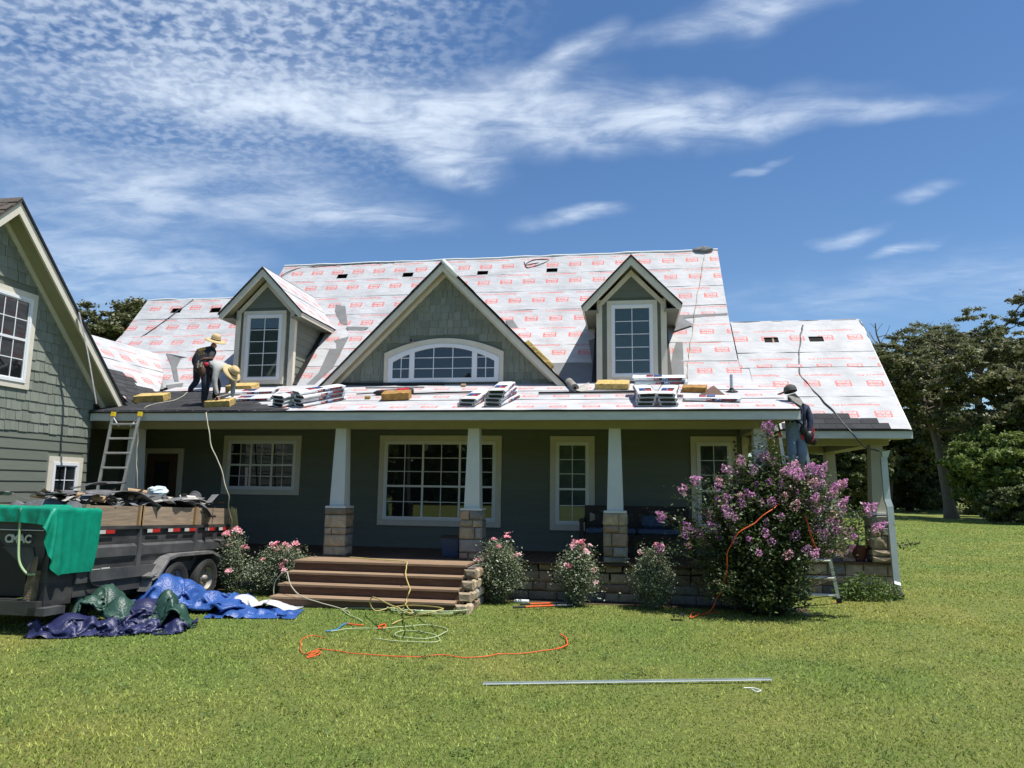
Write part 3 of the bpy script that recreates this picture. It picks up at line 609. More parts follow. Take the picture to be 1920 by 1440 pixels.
# the slope behind the garage that faces along the porch
sC = Vector((-1, 0, 1)).normalized(); OC = (-4.40, 0, 2.84)
def vx(y): return 4.64-6.2-zpor(y)+0.0            # valley x for the porch plane at y
LC = (6.2-4.40)*math.sqrt(2)
for i, (a, c) in enumerate(((0, .85), (.85, 1.75), (1.75, LC))):
    def yl(t):                                     # where the slope runs into the steep roof behind
        z = 2.84+t/math.sqrt(2); return YW+(z-3.63)/1.05 if z > 3.63 else (z-2.76)/.32-.45
    sheet(roof, OC, UY, sC, ((.16, a), (yl(a)+.05, a), (yl(c)+.05, c), (.16, c)), .006+.004*i, 30+i, (), (.2, .6, .1)[i], (.1, .05, .2)[i])
# asphalt shingles already laid: tabs in overlapping courses
def tabme(w_, h_, t_=.008, name='roof_shingle'):
    k = MB(); k.add([(-w_/2+.004, 0, t_), (w_/2-.004, 0, t_), (w_/2-.004, h_, .002), (-w_/2+.004, h_, .002), (-w_/2+.004, 0, 0), (w_/2-.004, 0, 0)], [(0,1,2,3),(4,5,1,0),(0,3,4),(5,2,1)])
    return k.mesh(name, K['roofshingle'], recalc=False)
TAB = tabme(.33, .17)
def tab(P, u, v, me=TAB, parent=roof):
    n_ = u.cross(v); R_ = Matrix((u, v, n_)).transposed(); return inst('roof_shingle', me, parent, P, R_.to_euler())
xm = [-.85, -.98, -1.25, -1.40, -1.72, -1.9, -1.95, -1.9, -2.3, -2.35, -2.6, -2.7, -3.0, -3.2, -3.5, -3.7]
for k in range(16):
    y = -.46+k*.14/KP; P0 = Vector((0, y, zpor(y)+.028)); x = -4.9 if y < .1 else vx(y)-.02; x += (k % 3)*.11-.1
    while x < xm[k]+rnd(-.1, .1): tab(P0+UX*(x+.165), UX, sP); x += .332
for k in range(9):
    t_ = .05+k*.14; P0 = Vector(OC)+sC*t_+(UY.cross(sC))*.028; z = P0.z; y0 = max(.12, (z-2.76)/.32-.45-1.9); y1 = (z-2.76)/.32-.45+.1 if z < 3.6 else 2.1
    y1 = min(y1, 1.9-.15*k+rnd(-.15, .15)+.35*max(0, 3-k)); y = .0+(k % 3)*.11
    while y < y1: tab(P0+UY*(y+.165), UY, sC); y += .332
WX = (10.78, 10.62, 10.36)
for k in range(3):
    P0 = Vector(OW)+sL*(k*.145)+(UX.cross(sL))*.028; x = 8.86+(k % 2)*.16
    while x < WX[k]-.2: tab(P0+UX*(x+.165), UX, sL); x += .332
# ---------------------------------------------------------------- centre gable
def gable_pts(xc, za, s, dx, dz=0): return [(xc+k*dx, za-s*dx+dz) for k in (-1, 1)]
GX, GA, GS = 1.715, 6.43, 1.01
gw = obj(MB().prism([(GX-2.9, YW-.002, 3.50), (GX+2.9, YW-.002, 3.50), (GX, YW-.002, 6.42)], (0, .06, 0)), 'gable_wall', 'siding')
arcx = [(-1.40+2.80*i/24) for i in range(25)]
def arc(x, dz=0): return 4.39+dz+.33*(1-(x/1.40)**2)
ao = [(GX-1.4+.02, GX+1.4-.02, 3.6, 4.37)]+[(GX-math.sqrt(max(0, 1-(z-.02-4.39)/.33))*1.40+.03, GX+math.sqrt(max(0, 1-(z-.02-4.39)/.33))*1.40-.03, z, z+.05) for z in (4.42, 4.47, 4.52, 4.57, 4.62)]
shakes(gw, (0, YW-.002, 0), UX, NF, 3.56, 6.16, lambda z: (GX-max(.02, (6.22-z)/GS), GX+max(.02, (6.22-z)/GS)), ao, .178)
for k in (-1, 1):
    P = lambda d, z, y: (GX+k*d, y, z)
    rb = MB().prism([P(0, GA, 1.95), P(2.82, GA-GS*2.82, 1.95), P(2.82, GA-GS*2.82-.08, 1.95), P(2.76, GA-GS*2.76-.20, 1.95), P(0, GA-.20, 1.95)], (0, .035, 0)); obj(rb, 'rake_board', 'trim')
    fb = MB().prism([P(0, 6.335, YW-.05), P(2.62, 6.335-GS*2.62, YW-.05), P(2.46, 6.335-GS*2.62, YW-.05), P(0, 6.335-.15, YW-.05)], (0, .047, 0)); fb.build('frieze_board', K['trim'], gw)
    sf = MB().prism([P(0, GA-.14, 1.986), P(2.72, GA-GS*2.72-.14, 1.986), P(2.72, GA-GS*2.72-.155, 1.986), P(0, GA-.155, 1.986)], (0, .31, 0)); obj(sf, 'rake_soffit', 'soffit')
    s_ = Vector((-k, 0, GS)).normalized(); O_ = (GX+k*2.85, 0, GA-GS*2.85+.012); LG = 2.85*math.hypot(1, GS)
    for i in range(4):
        a, c = LG*i/4, LG*(i+1)/4; ye = lambda t: max(2.2, 3.85+(O_[2]+t*s_.z-5.235)/1.31) if O_[2]+t*s_.z > 5.235 else YW+(O_[2]+t*s_.z-3.63)/1.05
        sheet(roof, O_, UY, s_, ((1.93, a), (ye(a)+.03, a), (ye(c)+.03, c), (1.93, c)), .01+.003*i, 40+i+5*k, (), .3*i, .02)
    obj(MB().prism([P(-.01*0, GA+.008, 1.925), P(2.86, GA-GS*2.86+.008, 1.925), P(2.86, GA-GS*2.86-.022, 1.925), P(0, GA-.022, 1.925)], (0, .024, 0)), 'drip_edge', 'drip')
# flap of sheet folded over the gable's peak
rl = MB(); rl.tube([(GX+.02, 1.92, GA+.03), (GX+.18, 1.90, GA-.16), (GX+.36, 1.90, GA-.36)], [.05, .065, .03], 10); obj(rl, 'sheet_flap', 'column', smooth=True)
# arched window
aw = MB(); fr = MB()
outer = [(GX+x, arc(x)) for x in arcx]; inn = lambda t, xx: [(GX+x*xx, arc(x)-t) for x in arcx]
def arcband(b, o, i, y0, y1):
    n_ = len(o); vs = [(x, y, z) for y in (y0, y1) for x, z in o+i]; fs = []
    for j in range(n_-1): fs += [(j, j+1, n_+j+1, n_+j), (2*n_+j, 3*n_+j, 3*n_+j+1, 2*n_+j+1), (n_+j, n_+j+1, 3*n_+j+1, 3*n_+j), (j, 2*n_+j, 2*n_+j+1, j+1)]
    b.add(vs, fs+[(0, n_, 3*n_, 2*n_), (n_-1, 3*n_-1, 4*n_-1, 2*n_-1)])
i1 = inn(.125, 1-.10/1.4); arcband(aw, outer, i1, YW-.058, YW-.004)
z0_ = 3.62; e_ = 4.39-.125
aw.box(GX-1.4, GX-1.302, YW-.057, YW-.004, z0_, 4.385); aw.box(GX+1.302, GX+1.4, YW-.057, YW-.004, z0_, 4.385)
i2 = [(GX+x*(1.19/1.4), arc(x)-.21) for x in arcx]; arcband(fr, [(x, z-.002) for x, z in i1], i2, YW-.07, YW-.006)
fr.box(GX-1.299, GX-1.192, YW-.069, YW-.006, 3.71, 4.26); fr.box(GX+1.192, GX+1.299, YW-.069, YW-.006, 3.71, 4.26); fr.box(GX-1.299, GX+1.299, YW-.068, YW-.006, 3.70, 3.80)
for s_ in (-1, 1): fr.box(GX+s_*.735-.06, GX+s_*.735+.06, YW-.066, YW-.006, 3.80, 4.46)
wa = obj(fr, 'arched_window', 'white'); aw.build('casing', K['trim'], wa)
def topz(x): t = x/(1.19/1.4); return arc(max(-1.4, min(1.4, t)))-.215
mu = MB()
for x0, x1, nc in ((-1.19, -.795, 2), (-.675, .675, 3), (.795, 1.19, 2)):
    for i in range(nc):
        a, c = x0+(x1-x0)*i/nc, x0+(x1-x0)*(i+1)/nc
        if i: mu.box(GX+a-.009, GX+a+.009, YW-.05, YW-.036, 3.80, topz(a)+.03)
        for z0, z1 in ((3.80, 4.02), (4.02, 4.27), (4.27, 9)):
            ta, tb = min(z1, max(z0+.001, topz(a)+.02)), min(z1, max(z0+.001, topz(c)+.02)); tm = min(z1, topz((a+c)/2)+.02)
            if max(ta, tb) < z0+.01: continue
            y = YW-.034+rnd(0, .001)
            MB().prism([(GX+a, y, z0), (GX+c, y, z0), (GX+c, y, tb), (GX+(a+c)/2, y, max(tm, z0+.002)), (GX+a, y, ta)], (0, .004, 0)).build('pane', K['glass'], wa)
    for z in (4.02, 4.27): mu.box(GX+x0, GX+x1, YW-.049, YW-.037, z-.008, z+.008)
mu.build('muntin', K['white'], wa)
lt = MB().lathe([(.02, 0), (.022, .03), (.05, .05), (.055, .10), (.03, .11)], (.98, YW-.062, 4.66), 12, axis=NF); lt.build('spotlight', K['felt'], gw)

# ---------------------------------------------------------------- dormers
def dormer(xc, za, s, half, xl, xr, zb, tz, wz, trimx, name='dormer'):
    ye = lambda z: 3.85+(z-5.235)/1.31 if z > 5.235 else YW+(z-3.63)/1.05
    ze = za-s*half; YR = 1.98
    core = MB().prism([(xl+.02, YW, 3.4), (xr-.02, YW, 3.4), (xr-.02, YW, ze-.02), (xc, YW, za-.1), (xl+.02, YW, ze-.02)], (0, 2.6, 0)); D = obj(core, name, 'siding')
    planks(D, (0, YW, 0), UX, NF, zb, za-.3, lambda z: (max(xl+.1, xc-max(.02, (za-.25-z)/s)), min(xr-.1, xc+max(.02, (za-.25-z)/s))), [(trimx[0], trimx[1], wz[0], wz[1])], .178)
    for x0, x1 in ((xl-.012, xl+.105), (xr-.105, xr+.012)):
        MB().box(x0, x1, YW-.032, YW-.001, zb-.12, tz-.1+.02).build('corner_board', K['trim'], D)
    MB().box(xr+.001, xr+.022, YW-.03, YW+.09, zb-.1, ze-.12).build('corner_board', K['trim'], D); MB().box(xl-.022, xl-.001, YW-.03, YW+.09, zb-.1, ze-.12).build('corner_board', K['trim'], D)
    for x, n_ in ((xr-.02, NR), (xl+.02, NL)):
        z = 3.45
        while z < ze-.14:
            zt = min(z+.178, ze-.13); y0, y1 = YW+.092 if n_ is NR else YW+.092, ye(z)+.25
            if y1 > y0+.05:
                f = lambda y, zz_, d: Vector((x, y, zz_))+n_*d
                MB().add([f(y0, z, 0), f(y1, z, 0), f(y1, zt, 0), f(y0, zt, 0), f(y0, z, .018), f(y1, z, .018), f(y1, zt+.01, .005), f(y0, zt+.01, .005)], [(4,5,6,7),(0,4,7,3),(1,2,6,5),(0,1,5,4),(3,7,6,2)]).build('plank', K['siding'], D)
            z = zt if zt > z+.01 else z+1
    for x, sg_ in ((xr, 1), (xl, -1)):
        fb_ = MB(); n_ = Vector((0, -1.05, 1)).normalized()*.02; fb_.prism([Vector((x+sg_*q_, y, zlow(y)+.03)) for q_, y in ((.0, YW+.02), (.13, YW+.02), (.11, 3.8), (.0, 3.85))], n_); fb_.box(*sorted((x, x+sg_*.012)), YW+.09, YW+.2, zlow(YW), zlow(YW)+.14); fb_.build('flashing', K['drip'], D)
    for k in (-1, 1):
        P = lambda d, z, y: (xc+k*d, y, z); h_ = .2
        MB().prism([P(0, za, YR), P(half, ze, YR), P(half, ze-.11, YR), P(half-(.2-.11)/s, ze-.11, YR), P(0, za-h_, YR)], (0, .035, 0)).build('rake_board', K['trim'], D)
        dd = (xr-xl)/2-.11
        MB().prism([P(0, za-.235, YW-.045), P(dd+.11, za-.235-s*(dd+.11), YW-.045), P(dd, za-.235-s*(dd+.11)-.02, YW-.045), P(0, za-.235-.14, YW-.045)], (0, .043, 0)).build('frieze_board', K['trim'], D)
        MB().prism([P(0, za-.13, YR+.036), P(half-.04, za-.13-s*(half-.04), YR+.036), P(half-.04, za-.145-s*(half-.04), YR+.036), P(0, za-.145, YR+.036)], (0, .27, 0)).build('rake_soffit', K['soffit'], D)
        MB().box(*sorted((xc+k*(half-.001), xc+k*(half-.033))), YR+.0351, ye(ze)+.05, ze-.112, ze-.012).build('eave_fascia', K['trim'], D)
        xa = (xr if k > 0 else xl); MB().box(*sorted((xa-k*.03, xc+k*(half-.034))), YR+.036, ye(ze)+.05, ze-.105, ze-.092).build('eave_soffit', K['siding'], D)
        s_ = Vector((-k, 0, s)).normalized(); O_ = (xc+k*(half+.02), 0, za-s*(half+.02)+.01); LG = (half+.02)*math.hypot(1, s)
        for i in range(2):
            a, c = LG*i/2, LG*(i+1)/2; yy = lambda t: ye(O_[2]+t*s_.z)+.03
            sheet(D, O_, UY, s_, ((YR-.025, a), (yy(a), a), (yy(c), c), (YR-.025, c)), .008+.003*i, 60+i+3*k+xc, (), .25+.5*i+xc, .15, wav=.005)
        MB().prism([P(0, za+.008, YR-.024), P(half+.02, za-s*(half+.02)+.008, YR-.024), P(half+.02, za-s*(half+.02)-.016, YR-.024), P(0, za-.016, YR-.024)], (0, .022, 0)).build('drip_edge', K['drip'], D)
    return D
DR = dormer(5.97, 6.43, 1.04, 1.06, 5.22, 6.71, 3.60, 5.60, (3.68, 5.49), (5.43, 6.53))
DLm = dormer(-2.71, 6.47, 1.05, 1.05, -3.45, -1.97, 3.60, 5.6, (3.70, 5.48), (-3.26, -2.17))
window(house, Ow, UX, NF, 5.43, 6.53, 3.68, 5.49, [(0, 1, 0, 1, 2, 5)], .10, name='dormer_window', blind=True, depth=.07)
window(house, Ow, UX, NF, -3.26, -2.17, 3.70, 5.48, [(0, 1, 0, 1, 2, 5)], .10, name='dormer_window', blind=True, depth=.07)
# grey felt laid beside the dormers and gable, and loose corners of sheet
def felt(pts, pl_, lift=.016, name='roofing_felt', m='felt'):
    P = [onpl(u, v, *pl_)+Vector((0, -pl_[0][1]*-1*0, 0))+Vector(pl_[0]).normalized()*lift for u, v in pts]
    k = MB(); k.prism(P, Vector(pl_[0]).normalized()*.004); return k.build(name, K[m], roof)
felt([(1250, 722), (1283, 722), (1281, 662), (1279, 630), (1272, 628), (1262, 660)], LOWP)
felt([(1262, 625), (1300, 612), (1275, 596), (1266, 600)], LOWP, .05)
felt([(1030, 682), (1122, 682), (1124, 722), (1060, 722)], LOWP); felt([(1104, 640), (1124, 632), (1124, 684), (1110, 684)], LOWP, .02)
felt([(1270, 592), (1364, 588), (1364, 592), (1270, 598)], MAINP, .012)
felt([(625, 640), (655, 632), (625, 690), (590, 722), (575, 722), (598, 700)], LOWP)
felt([(630, 572), (648, 575), (652, 610), (640, 608), (628, 585)], MAINP); felt([(650, 614), (692, 615), (668, 632), (656, 628)], MAINP, .03)
felt([(948, 602), (962, 602), (985, 635), (1002, 640), (985, 645), (960, 625)], MAINP, .03)
felt([(312, 724), (345, 720), (340, 735), (318, 735)], LOWP, .03)
fl = MB(); A = [onpl(u, v, *LOWP)+Vector((0, -.02, .02)) for u, v in ((312, 664), (322, 688), (328, 716), (336, 716), (332, 690), (340, 674))]
fl.add(A+[A[5]+Vector((.2, -.05, .02))], [(0, 1, 5), (1, 2, 3, 4), (1, 4, 5), (0, 5, 6)]); obj(fl, 'sheet_flap', 'felt', recalc=False)
pts = [onpl(u, v, *MAINP)+Vector((0, -.03, .03)) for u, v in ((535, 502), (545, 500), (560, 503))]
# ridge: underlayment lapped over, and the grey bundle at the right end
rg = MB().tube([(x, 5.75+rnd(-.02, .02), 7.735+rnd(-.012, .02)) for x in np.arange(-4.1, 8.35, .4)], .035, 6); obj(rg, 'ridge_lap', 'column')
rg = MB().tube([(x, 4.86+rnd(-.02, .02), 6.56+rnd(-.012, .02)) for x in np.arange(-7.8, -4.1, .35)], .03, 6); obj(rg, 'ridge_lap', 'column')
rg = MB().tube([(x, 3.87+rnd(-.01, .01), 5.30+rnd(-.006, .006)) for x in np.arange(8.32, 11.25, .35)], .022, 6); obj(rg, 'ridge_lap', 'drip')
bg_ = MB().ball((7.9, 5.73, 7.75), .145, n=9, k=6, sq=(1.9, .9, .6)); bg_.v = [tuple(Vector(v)+Vector((noise.noise(Vector(v)*5), noise.noise(Vector(v)*6+Vector((3, 0, 0))), noise.noise(Vector(v)*5+Vector((0, 9, 0)))))*.06) for v in bg_.v]; obj(bg_, 'sheet_flap', 'felt')
# vent pipe through the porch roof
P = onroof(1372, 736); vp = MB().tube([P-UZ*.02, P+UZ*.36], .032, 12); vpo = obj(vp, 'vent_pipe', 'alu'); MB().lathe([(.13, 0), (.12, .02), (.05, .05), (.038, .09)], P, 14).build('pipe_boot', K['black'], vpo)
# loose metal trim still hanging from the wing's rake
MB().beam((11.18, 3.8, 5.27), (11.3, 3.2, 4.62), (.002, 0, 0), (0, .05, .05)).build('loose_flashing', K['drip'], roof)

# ---------------------------------------------------------------- garage
gar = thing('garage', 'grey-green garage wing with a steep shingled gable end and white double-hung windows', 'garage', (-4.98, -2.99, GZ))
XG = -4.98
gwl = MB(); gwl.prism([(XG, -5.7, GZ), (XG, -.35, GZ), (XG, -.35, 2.95), (XG, .0, 2.9), (XG, -2.99, 6.1), (XG, -5.98, 2.9), (XG, -5.7, 2.9)], (-.1, 0, 0)); gwl = gwl.build('gable_wall', K['siding'], gar)
MB().box(-9, XG-.101, -.45, -.36, GZ, 2.9).build('rear_wall', K['siding'], gar); MB().box(-9, XG-.101, -5.7, -5.6, GZ, 2.9).build('front_wall', K['siding'], gar)
wU, wS = (-3.17, -2.03, 3.0, 4.77), (-1.39, -.51, .93, 1.83)
planks(gwl, (XG, 0, 0), UY, NR, GZ+.12, 2.235, lambda z: (-5.7, -.355), [wU, wS], .192)
Yr = lambda z: (2.80-z)/1.06
shakes(gwl, (XG, 0, 0), UY, NR, 2.25, 5.9, lambda z: (-3.75, max(-3.0, min(-.352, Yr(z)))), [wU, wS], .19)
window(gar, (XG, 0, 0), UY, NR, *wU, [(0, 1, .5, 1, 3, 2), (0, 1, 0, .5, 3, 2)], .11); window(gar, (XG, 0, 0), UY, NR, *wS, [(0, 1, 0, 1, 2, 2)], .11)
for k in (-1, 1):
    P = lambda d, z, x: (x, -2.99+k*d, z)
    MB().prism([P(0, 6.20, -4.6), P(3.06, 6.20-1.06*3.06, -4.6), P(3.06, 6.20-1.06*3.06-.2, -4.6), P(0, 5.98, -4.6)], (-.04, 0, 0)).build('rake_board', K['trim'], gar)
    MB().prism([P(0, 6.09, XG+.002), P(3.1, 6.09-1.06*3.1, XG+.002), P(2.95, 6.09-1.06*3.1-.03, XG+.002), P(0, 5.91, XG+.002)], (.045, 0, 0)).build('frieze_board', K['trim'], gar)
    MB().prism([P(0, 6.05, -4.641), P(3.06, 6.05-1.06*3.06, -4.641), P(3.06, 6.035-1.06*3.06, -4.641), P(0, 6.035, -4.641)], (-.29, 0, 0)).build('rake_soffit', K['soffit'], gar)
    MB().prism([P(0, 6.26, -4.57), P(3.10, 6.26-1.06*3.10, -4.57), P(3.10, 6.202-1.06*3.10, -4.57), P(0, 6.202, -4.57)], (-4.6, 0, 0)).build('roof', K['brownshingle'] if k < 0 else K['drip'], gar)
TB = None
sg = Vector((0, 1, 1.06)).normalized(); kb = MB(); kb.add([(-.16, 0, .014), (.16, 0, .014), (.16, .2, .004), (-.16, .2, .004), (-.16, 0, 0), (.16, 0, 0)], [(0,1,2,3),(4,5,1,0),(0,3,4),(5,2,1)]); TB = kb.mesh('roof_shingle', K['brownshingle'], recalc=False)
for r_ in range(12):
    t_ = -.17-r_*.15; P0 = Vector((0, -2.99, 6.265))+sg*t_; x = -4.56-.16-(r_ % 2)*.16
    for j in range(7): tab(P0+UX*(x-j*.325), UX, sg, TB, gar)
b = MB(); pp = spline([at(148, 585, 0, -4.55), at(160, 640, 0, -4.52), at(168, 680, 1, -1.25), at(181, 757, 1, -1.22)], 6)
for a, c in zip(pp[:-1], pp[1:]): b.bar(a, c, .055, .006, ref=(1, .3, 0))
b.build('loose_trim_strip', K['alu'], gar)
# ---------------------------------------------------------------- foliage
def qmesh(name, V, m, par=None, origin=None, kind=None):
    n = len(V)//4; me = bpy.data.meshes.new(name); off = ORG.get(par.name, Vector()) if par is not None else (origin or Vector())
    A = np.asarray(V, np.float32)-np.array(off, np.float32)
    me.vertices.add(n*4); me.vertices.foreach_set('co', A.ravel()); me.loops.add(n*4); me.loops.foreach_set('vertex_index', np.arange(n*4, dtype=np.int32))
    me.polygons.add(n); me.polygons.foreach_set('loop_start', np.arange(0, n*4, 4, dtype=np.int32)); me.polygons.foreach_set('loop_total', np.full(n, 4, np.int32))
    me.materials.append(m); me.update(calc_edges=True)
    o = bpy.data.objects.new(name, me); link(o, par, off)
    if par is None: o.location = off
    if kind: o['kind'] = kind
    return o
def leaves(P, size, asp=.55, upb=.5, rs=None, droop=0.):
    # one rhombic leaf at each point, turned at random with some bias to face up
    rs = rs or np.random; P = np.asarray(P, float); n = len(P)
    N_ = rs.normal(size=(n, 3)); N_[:, 2] = np.abs(N_[:, 2])+upb; N_ /= np.linalg.norm(N_, axis=1)[:, None]
    A = np.cross(N_, rs.normal(size=(n, 3))); A /= np.linalg.norm(A, axis=1)[:, None]; B = np.cross(N_, A)
    s = (size*rs.uniform(.6, 1.25, n))[:, None]; A = A*s; B = B*s*asp
    return np.stack([P-A*.5, P+B*.5, P+A*.55-N_*s*.12, P-B*.5], 1).reshape(-1, 3)
F = {}
F['oak'] = mat('oak_leaf', (.205, .21, .10), (.105, .118, .052), 1.2, .55, rand=0, island=.35, trans=.30, spec=.45)
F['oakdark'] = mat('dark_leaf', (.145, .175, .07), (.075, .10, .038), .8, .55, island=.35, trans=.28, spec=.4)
F['lime'] = mat('light_leaf', (.23, .29, .08), (.12, .17, .045), .9, .55, island=.3, trans=.28, spec=.4)
F['olive'] = mat('olive_leaf', (.22, .23, .09), (.12, .14, .05), 1.1, .55, island=.3, trans=.22, spec=.4)
F['crape'] = mat('crape_leaf', (.10, .14, .045), (.05, .075, .024), 3, .45, island=.4, trans=.25, spec=.5)
F['rose'] = mat('rose_leaf', (.27, .31, .19), (.16, .20, .115), 4, .45, island=.4, trans=.22, spec=.55)
F['weed'] = mat('weed_leaf', (.13, .20, .045), (.07, .12, .028), 3, .6, island=.3, trans=.25)
F['bark'] = mat('tree_bark', (.20, .165, .125), (.10, .085, .065), 7, .9, .6, 18, st=(3, 3, .6))
F['petal'] = mat('lilac_petal', (.78, .42, .66), (.64, .28, .54), 12, .6, rand=.14, island=.25, trans=.25)
F['petal2'] = mat('lilac_petal_dark', (.64, .27, .58), (.52, .19, .48), 12, .6, rand=.15, island=.2, trans=.25)
F['petal3'] = mat('fading_petal', (.76, .46, .52), (.60, .32, .34), 12, .6, rand=.15, island=.25, trans=.2)
F['pink'] = mat('rose_petal', (.86, .42, .47), (.82, .22, .30), 20, .6, rand=.25, trans=.2)
F['palepink'] = mat('pale_rose_petal', (.88, .62, .64), (.86, .48, .52), 20, .6, rand=.12, trans=.2)
F['stem'] = mat('shrub_stem', (.16, .13, .085), (.09, .075, .05), 10, .85)
def tree(name, label, bu, bv, topv, halfpx, leafm, seed, group=None, cat='tree', bare=.35, lean=0., n1=7, lsz=.26, dens=1., flat=.55, Yfix=None, zb=None, density=1., twigs=0, ck=1.):
    rs = np.random.RandomState(seed); R = random.Random(seed)
    P = at(bu, bv, 1, Yfix) if Yfix is not None else at(bu, bv, 2, GZ); P = Vector((P.x, P.y, GZ)); mpp = (P-CL).dot(fw)/CF
    bvv = bv if Yfix is None else 905
    H = (bvv-topv)*mpp*1.10 if Yfix is None else ((bvv-topv)*mpp+2.03)*1.12; r = halfpx*mpp; ln = lean*mpp
    T = thing(name, label, cat, P, group); tk = MB(); tips = []
    tr = H*.022+.06; top = P+Vector((ln, 0, H*.72)); mid = P+Vector((ln*.35+R.uniform(-.2, .2), 0, H*bare))
    path = spline([P-UZ*.2, P+(mid-P)*.5+Vector((R.uniform(-.2, .2), 0, 0)), mid, (mid+top)/2+Vector((R.uniform(-.5, .5), R.uniform(-.4, .4), 0)), top], 4); k = len(path)
    tk.tube(path, [tr*(1.5 if i == 0 else 1.15 if i == 1 else 1-.85*i/k) for i in range(k)], 9); tips.append(top+UZ*H*.12)
    for i in range(n1):
        f_ = .55+.45*(i+R.random()*.7)/n1; j = min(k-1, int(f_*(k-1))); s = path[j]; a = i*2.4+R.uniform(-.5, .5); up_ = R.uniform(.15, .75)*(1 if f_ < .9 else 1.5)
        L_ = r*R.uniform(.75, 1.08)*(1.0-.45*max(0, (s.z-GZ)/H-.45)); e = s+Vector((math.cos(a)*L_, math.sin(a)*L_, L_*up_)); e.z = min(e.z, GZ+H*.97)
        m_ = (s+e)/2+Vector((R.uniform(-.1, .1)*L_, R.uniform(-.1, .1)*L_, -.06*L_)); lp = spline([s, m_, e], 4); r0 = tr*.42
        tk.tube(lp, [max(.02, r0*(1-.85*q/(len(lp)-1))) for q in range(len(lp))], 6); tips.append(e)
        for q in range(4):
            s2 = lp[R.randint(2, len(lp)-2)]; a2 = a+R.uniform(-1.3, 1.3); l2 = L_*R.uniform(.35, .62); e2 = s2+Vector((math.cos(a2)*l2, math.sin(a2)*l2, l2*R.uniform(-.15, .85)))
            e2.z = min(e2.z, GZ+H*.99); lp2 = spline([s2, (s2+e2)/2+Vector((0, 0, R.uniform(-.1, .1)*l2)), e2], 3); tk.tube(lp2, [max(.012, r0*.42*(1-.8*z/(len(lp2)-1))) for z in range(len(lp2))], 5); tips.append(e2); tips.append(lp2[len(lp2)//2])
    for q in range(twigs):
        s2 = Vector(tips[R.randint(0, len(tips)-1)]); d_ = Vector((R.uniform(-1, 1), R.uniform(-1, 1), R.uniform(0, 1))).normalized()*r*.3; tk.tube(spline([s2, s2+d_*.5+Vector((0, 0, .2)), s2+d_], 3), .02, 4)
    tk.build('trunk', F['bark'], T, smooth=True)
    C_ = []
    for t_ in tips:
        cr = ck*r*R.uniform(.13, .25); n = int(dens*70*(cr/ck/.20/max(.8, r*.22))*density)+24
        for sub in range(7):
            o = rs.normal(size=3)*np.array([cr*.95, cr*.95, cr*.5]); m = max(6, n//4); e = cr*rs.uniform(.25, .55)
            C_.append(np.array(t_)+o+rs.normal(size=(m, 3))*np.array([e, e, e*flat])*.75)
    C_ = np.concatenate(C_); C_ = C_[C_[:, 2] > GZ+.3]
    qmesh('crown', leaves(C_, lsz, .6, .35, rs), F[leafm], T); return T
gR = 'trees at the edge of the lawn'
tree('oak_tree', 'big oak with a stout bare trunk leaning left and spreading limbs, nearest the lawn', 1786, 975, 598, 112, 'oak', 3, gR, bare=.36, lean=-46, n1=15, lsz=.26, dens=1.05, ck=.62, flat=.42, twigs=6)
tree('oak_tree', 'tallest oak at the lawn edge, its open crown rising above all the others', 1856, 966, 548, 118, 'oak', 11, gR, bare=.42, lean=-14, n1=15, lsz=.26, dens=1.05, ck=.60, flat=.42, twigs=14)
tree('shade_tree', 'bright green tree with foliage almost down to the grass, right of the big oak', 1862, 984, 800, 56, 'lime', 5, gR, bare=.2, n1=12, lsz=.30, dens=1.6)
tree('shade_tree', 'yellow-green bushy tree behind the round dark evergreen shrub', 1925, 984, 765, 62, 'lime', 8, gR, bare=.2, n1=12, lsz=.30, dens=1.6)
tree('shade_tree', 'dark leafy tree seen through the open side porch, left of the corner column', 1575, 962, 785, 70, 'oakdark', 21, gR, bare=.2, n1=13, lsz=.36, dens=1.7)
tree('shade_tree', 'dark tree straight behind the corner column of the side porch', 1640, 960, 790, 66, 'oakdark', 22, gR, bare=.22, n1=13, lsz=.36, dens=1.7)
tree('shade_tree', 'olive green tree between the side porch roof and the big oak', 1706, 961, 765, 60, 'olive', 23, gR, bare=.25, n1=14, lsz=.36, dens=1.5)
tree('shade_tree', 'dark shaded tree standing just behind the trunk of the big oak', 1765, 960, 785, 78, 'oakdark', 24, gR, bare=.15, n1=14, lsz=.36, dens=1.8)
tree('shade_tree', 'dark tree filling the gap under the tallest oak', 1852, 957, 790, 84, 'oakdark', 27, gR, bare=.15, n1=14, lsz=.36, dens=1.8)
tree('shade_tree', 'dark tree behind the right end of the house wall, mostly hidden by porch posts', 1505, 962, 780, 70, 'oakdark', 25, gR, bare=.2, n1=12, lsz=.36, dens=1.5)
tree('evergreen_shrub', 'round dark evergreen shrub on the lawn edge under the bright trees', 1903, 987, 915, 40, 'oakdark', 31, 'shrubs at the lawn edge', 'shrub', bare=.05, n1=14, lsz=.2, dens=2.0)
tree('leafy_shrub', 'low olive shrub beside the foot of the big oak', 1838, 972, 926, 34, 'olive', 33, 'shrubs at the lawn edge', 'shrub', bare=.05, n1=9, lsz=.18, dens=1.2)
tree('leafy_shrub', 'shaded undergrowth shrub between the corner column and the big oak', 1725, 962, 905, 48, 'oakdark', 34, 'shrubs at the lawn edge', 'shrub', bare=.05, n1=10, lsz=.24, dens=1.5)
tree('leafy_shrub', 'olive shrub in the shade seen under the side porch roof', 1580, 962, 880, 46, 'olive', 35, 'shrubs at the lawn edge', 'shrub', bare=.05, n1=10, lsz=.24, dens=1.4)
tree('oak_tree', 'oak just outside the right edge whose shade falls on the lawn', 2010, 985, 640, 105, 'oak', 36, gR, bare=.3, n1=12, lsz=.36, dens=1.3)
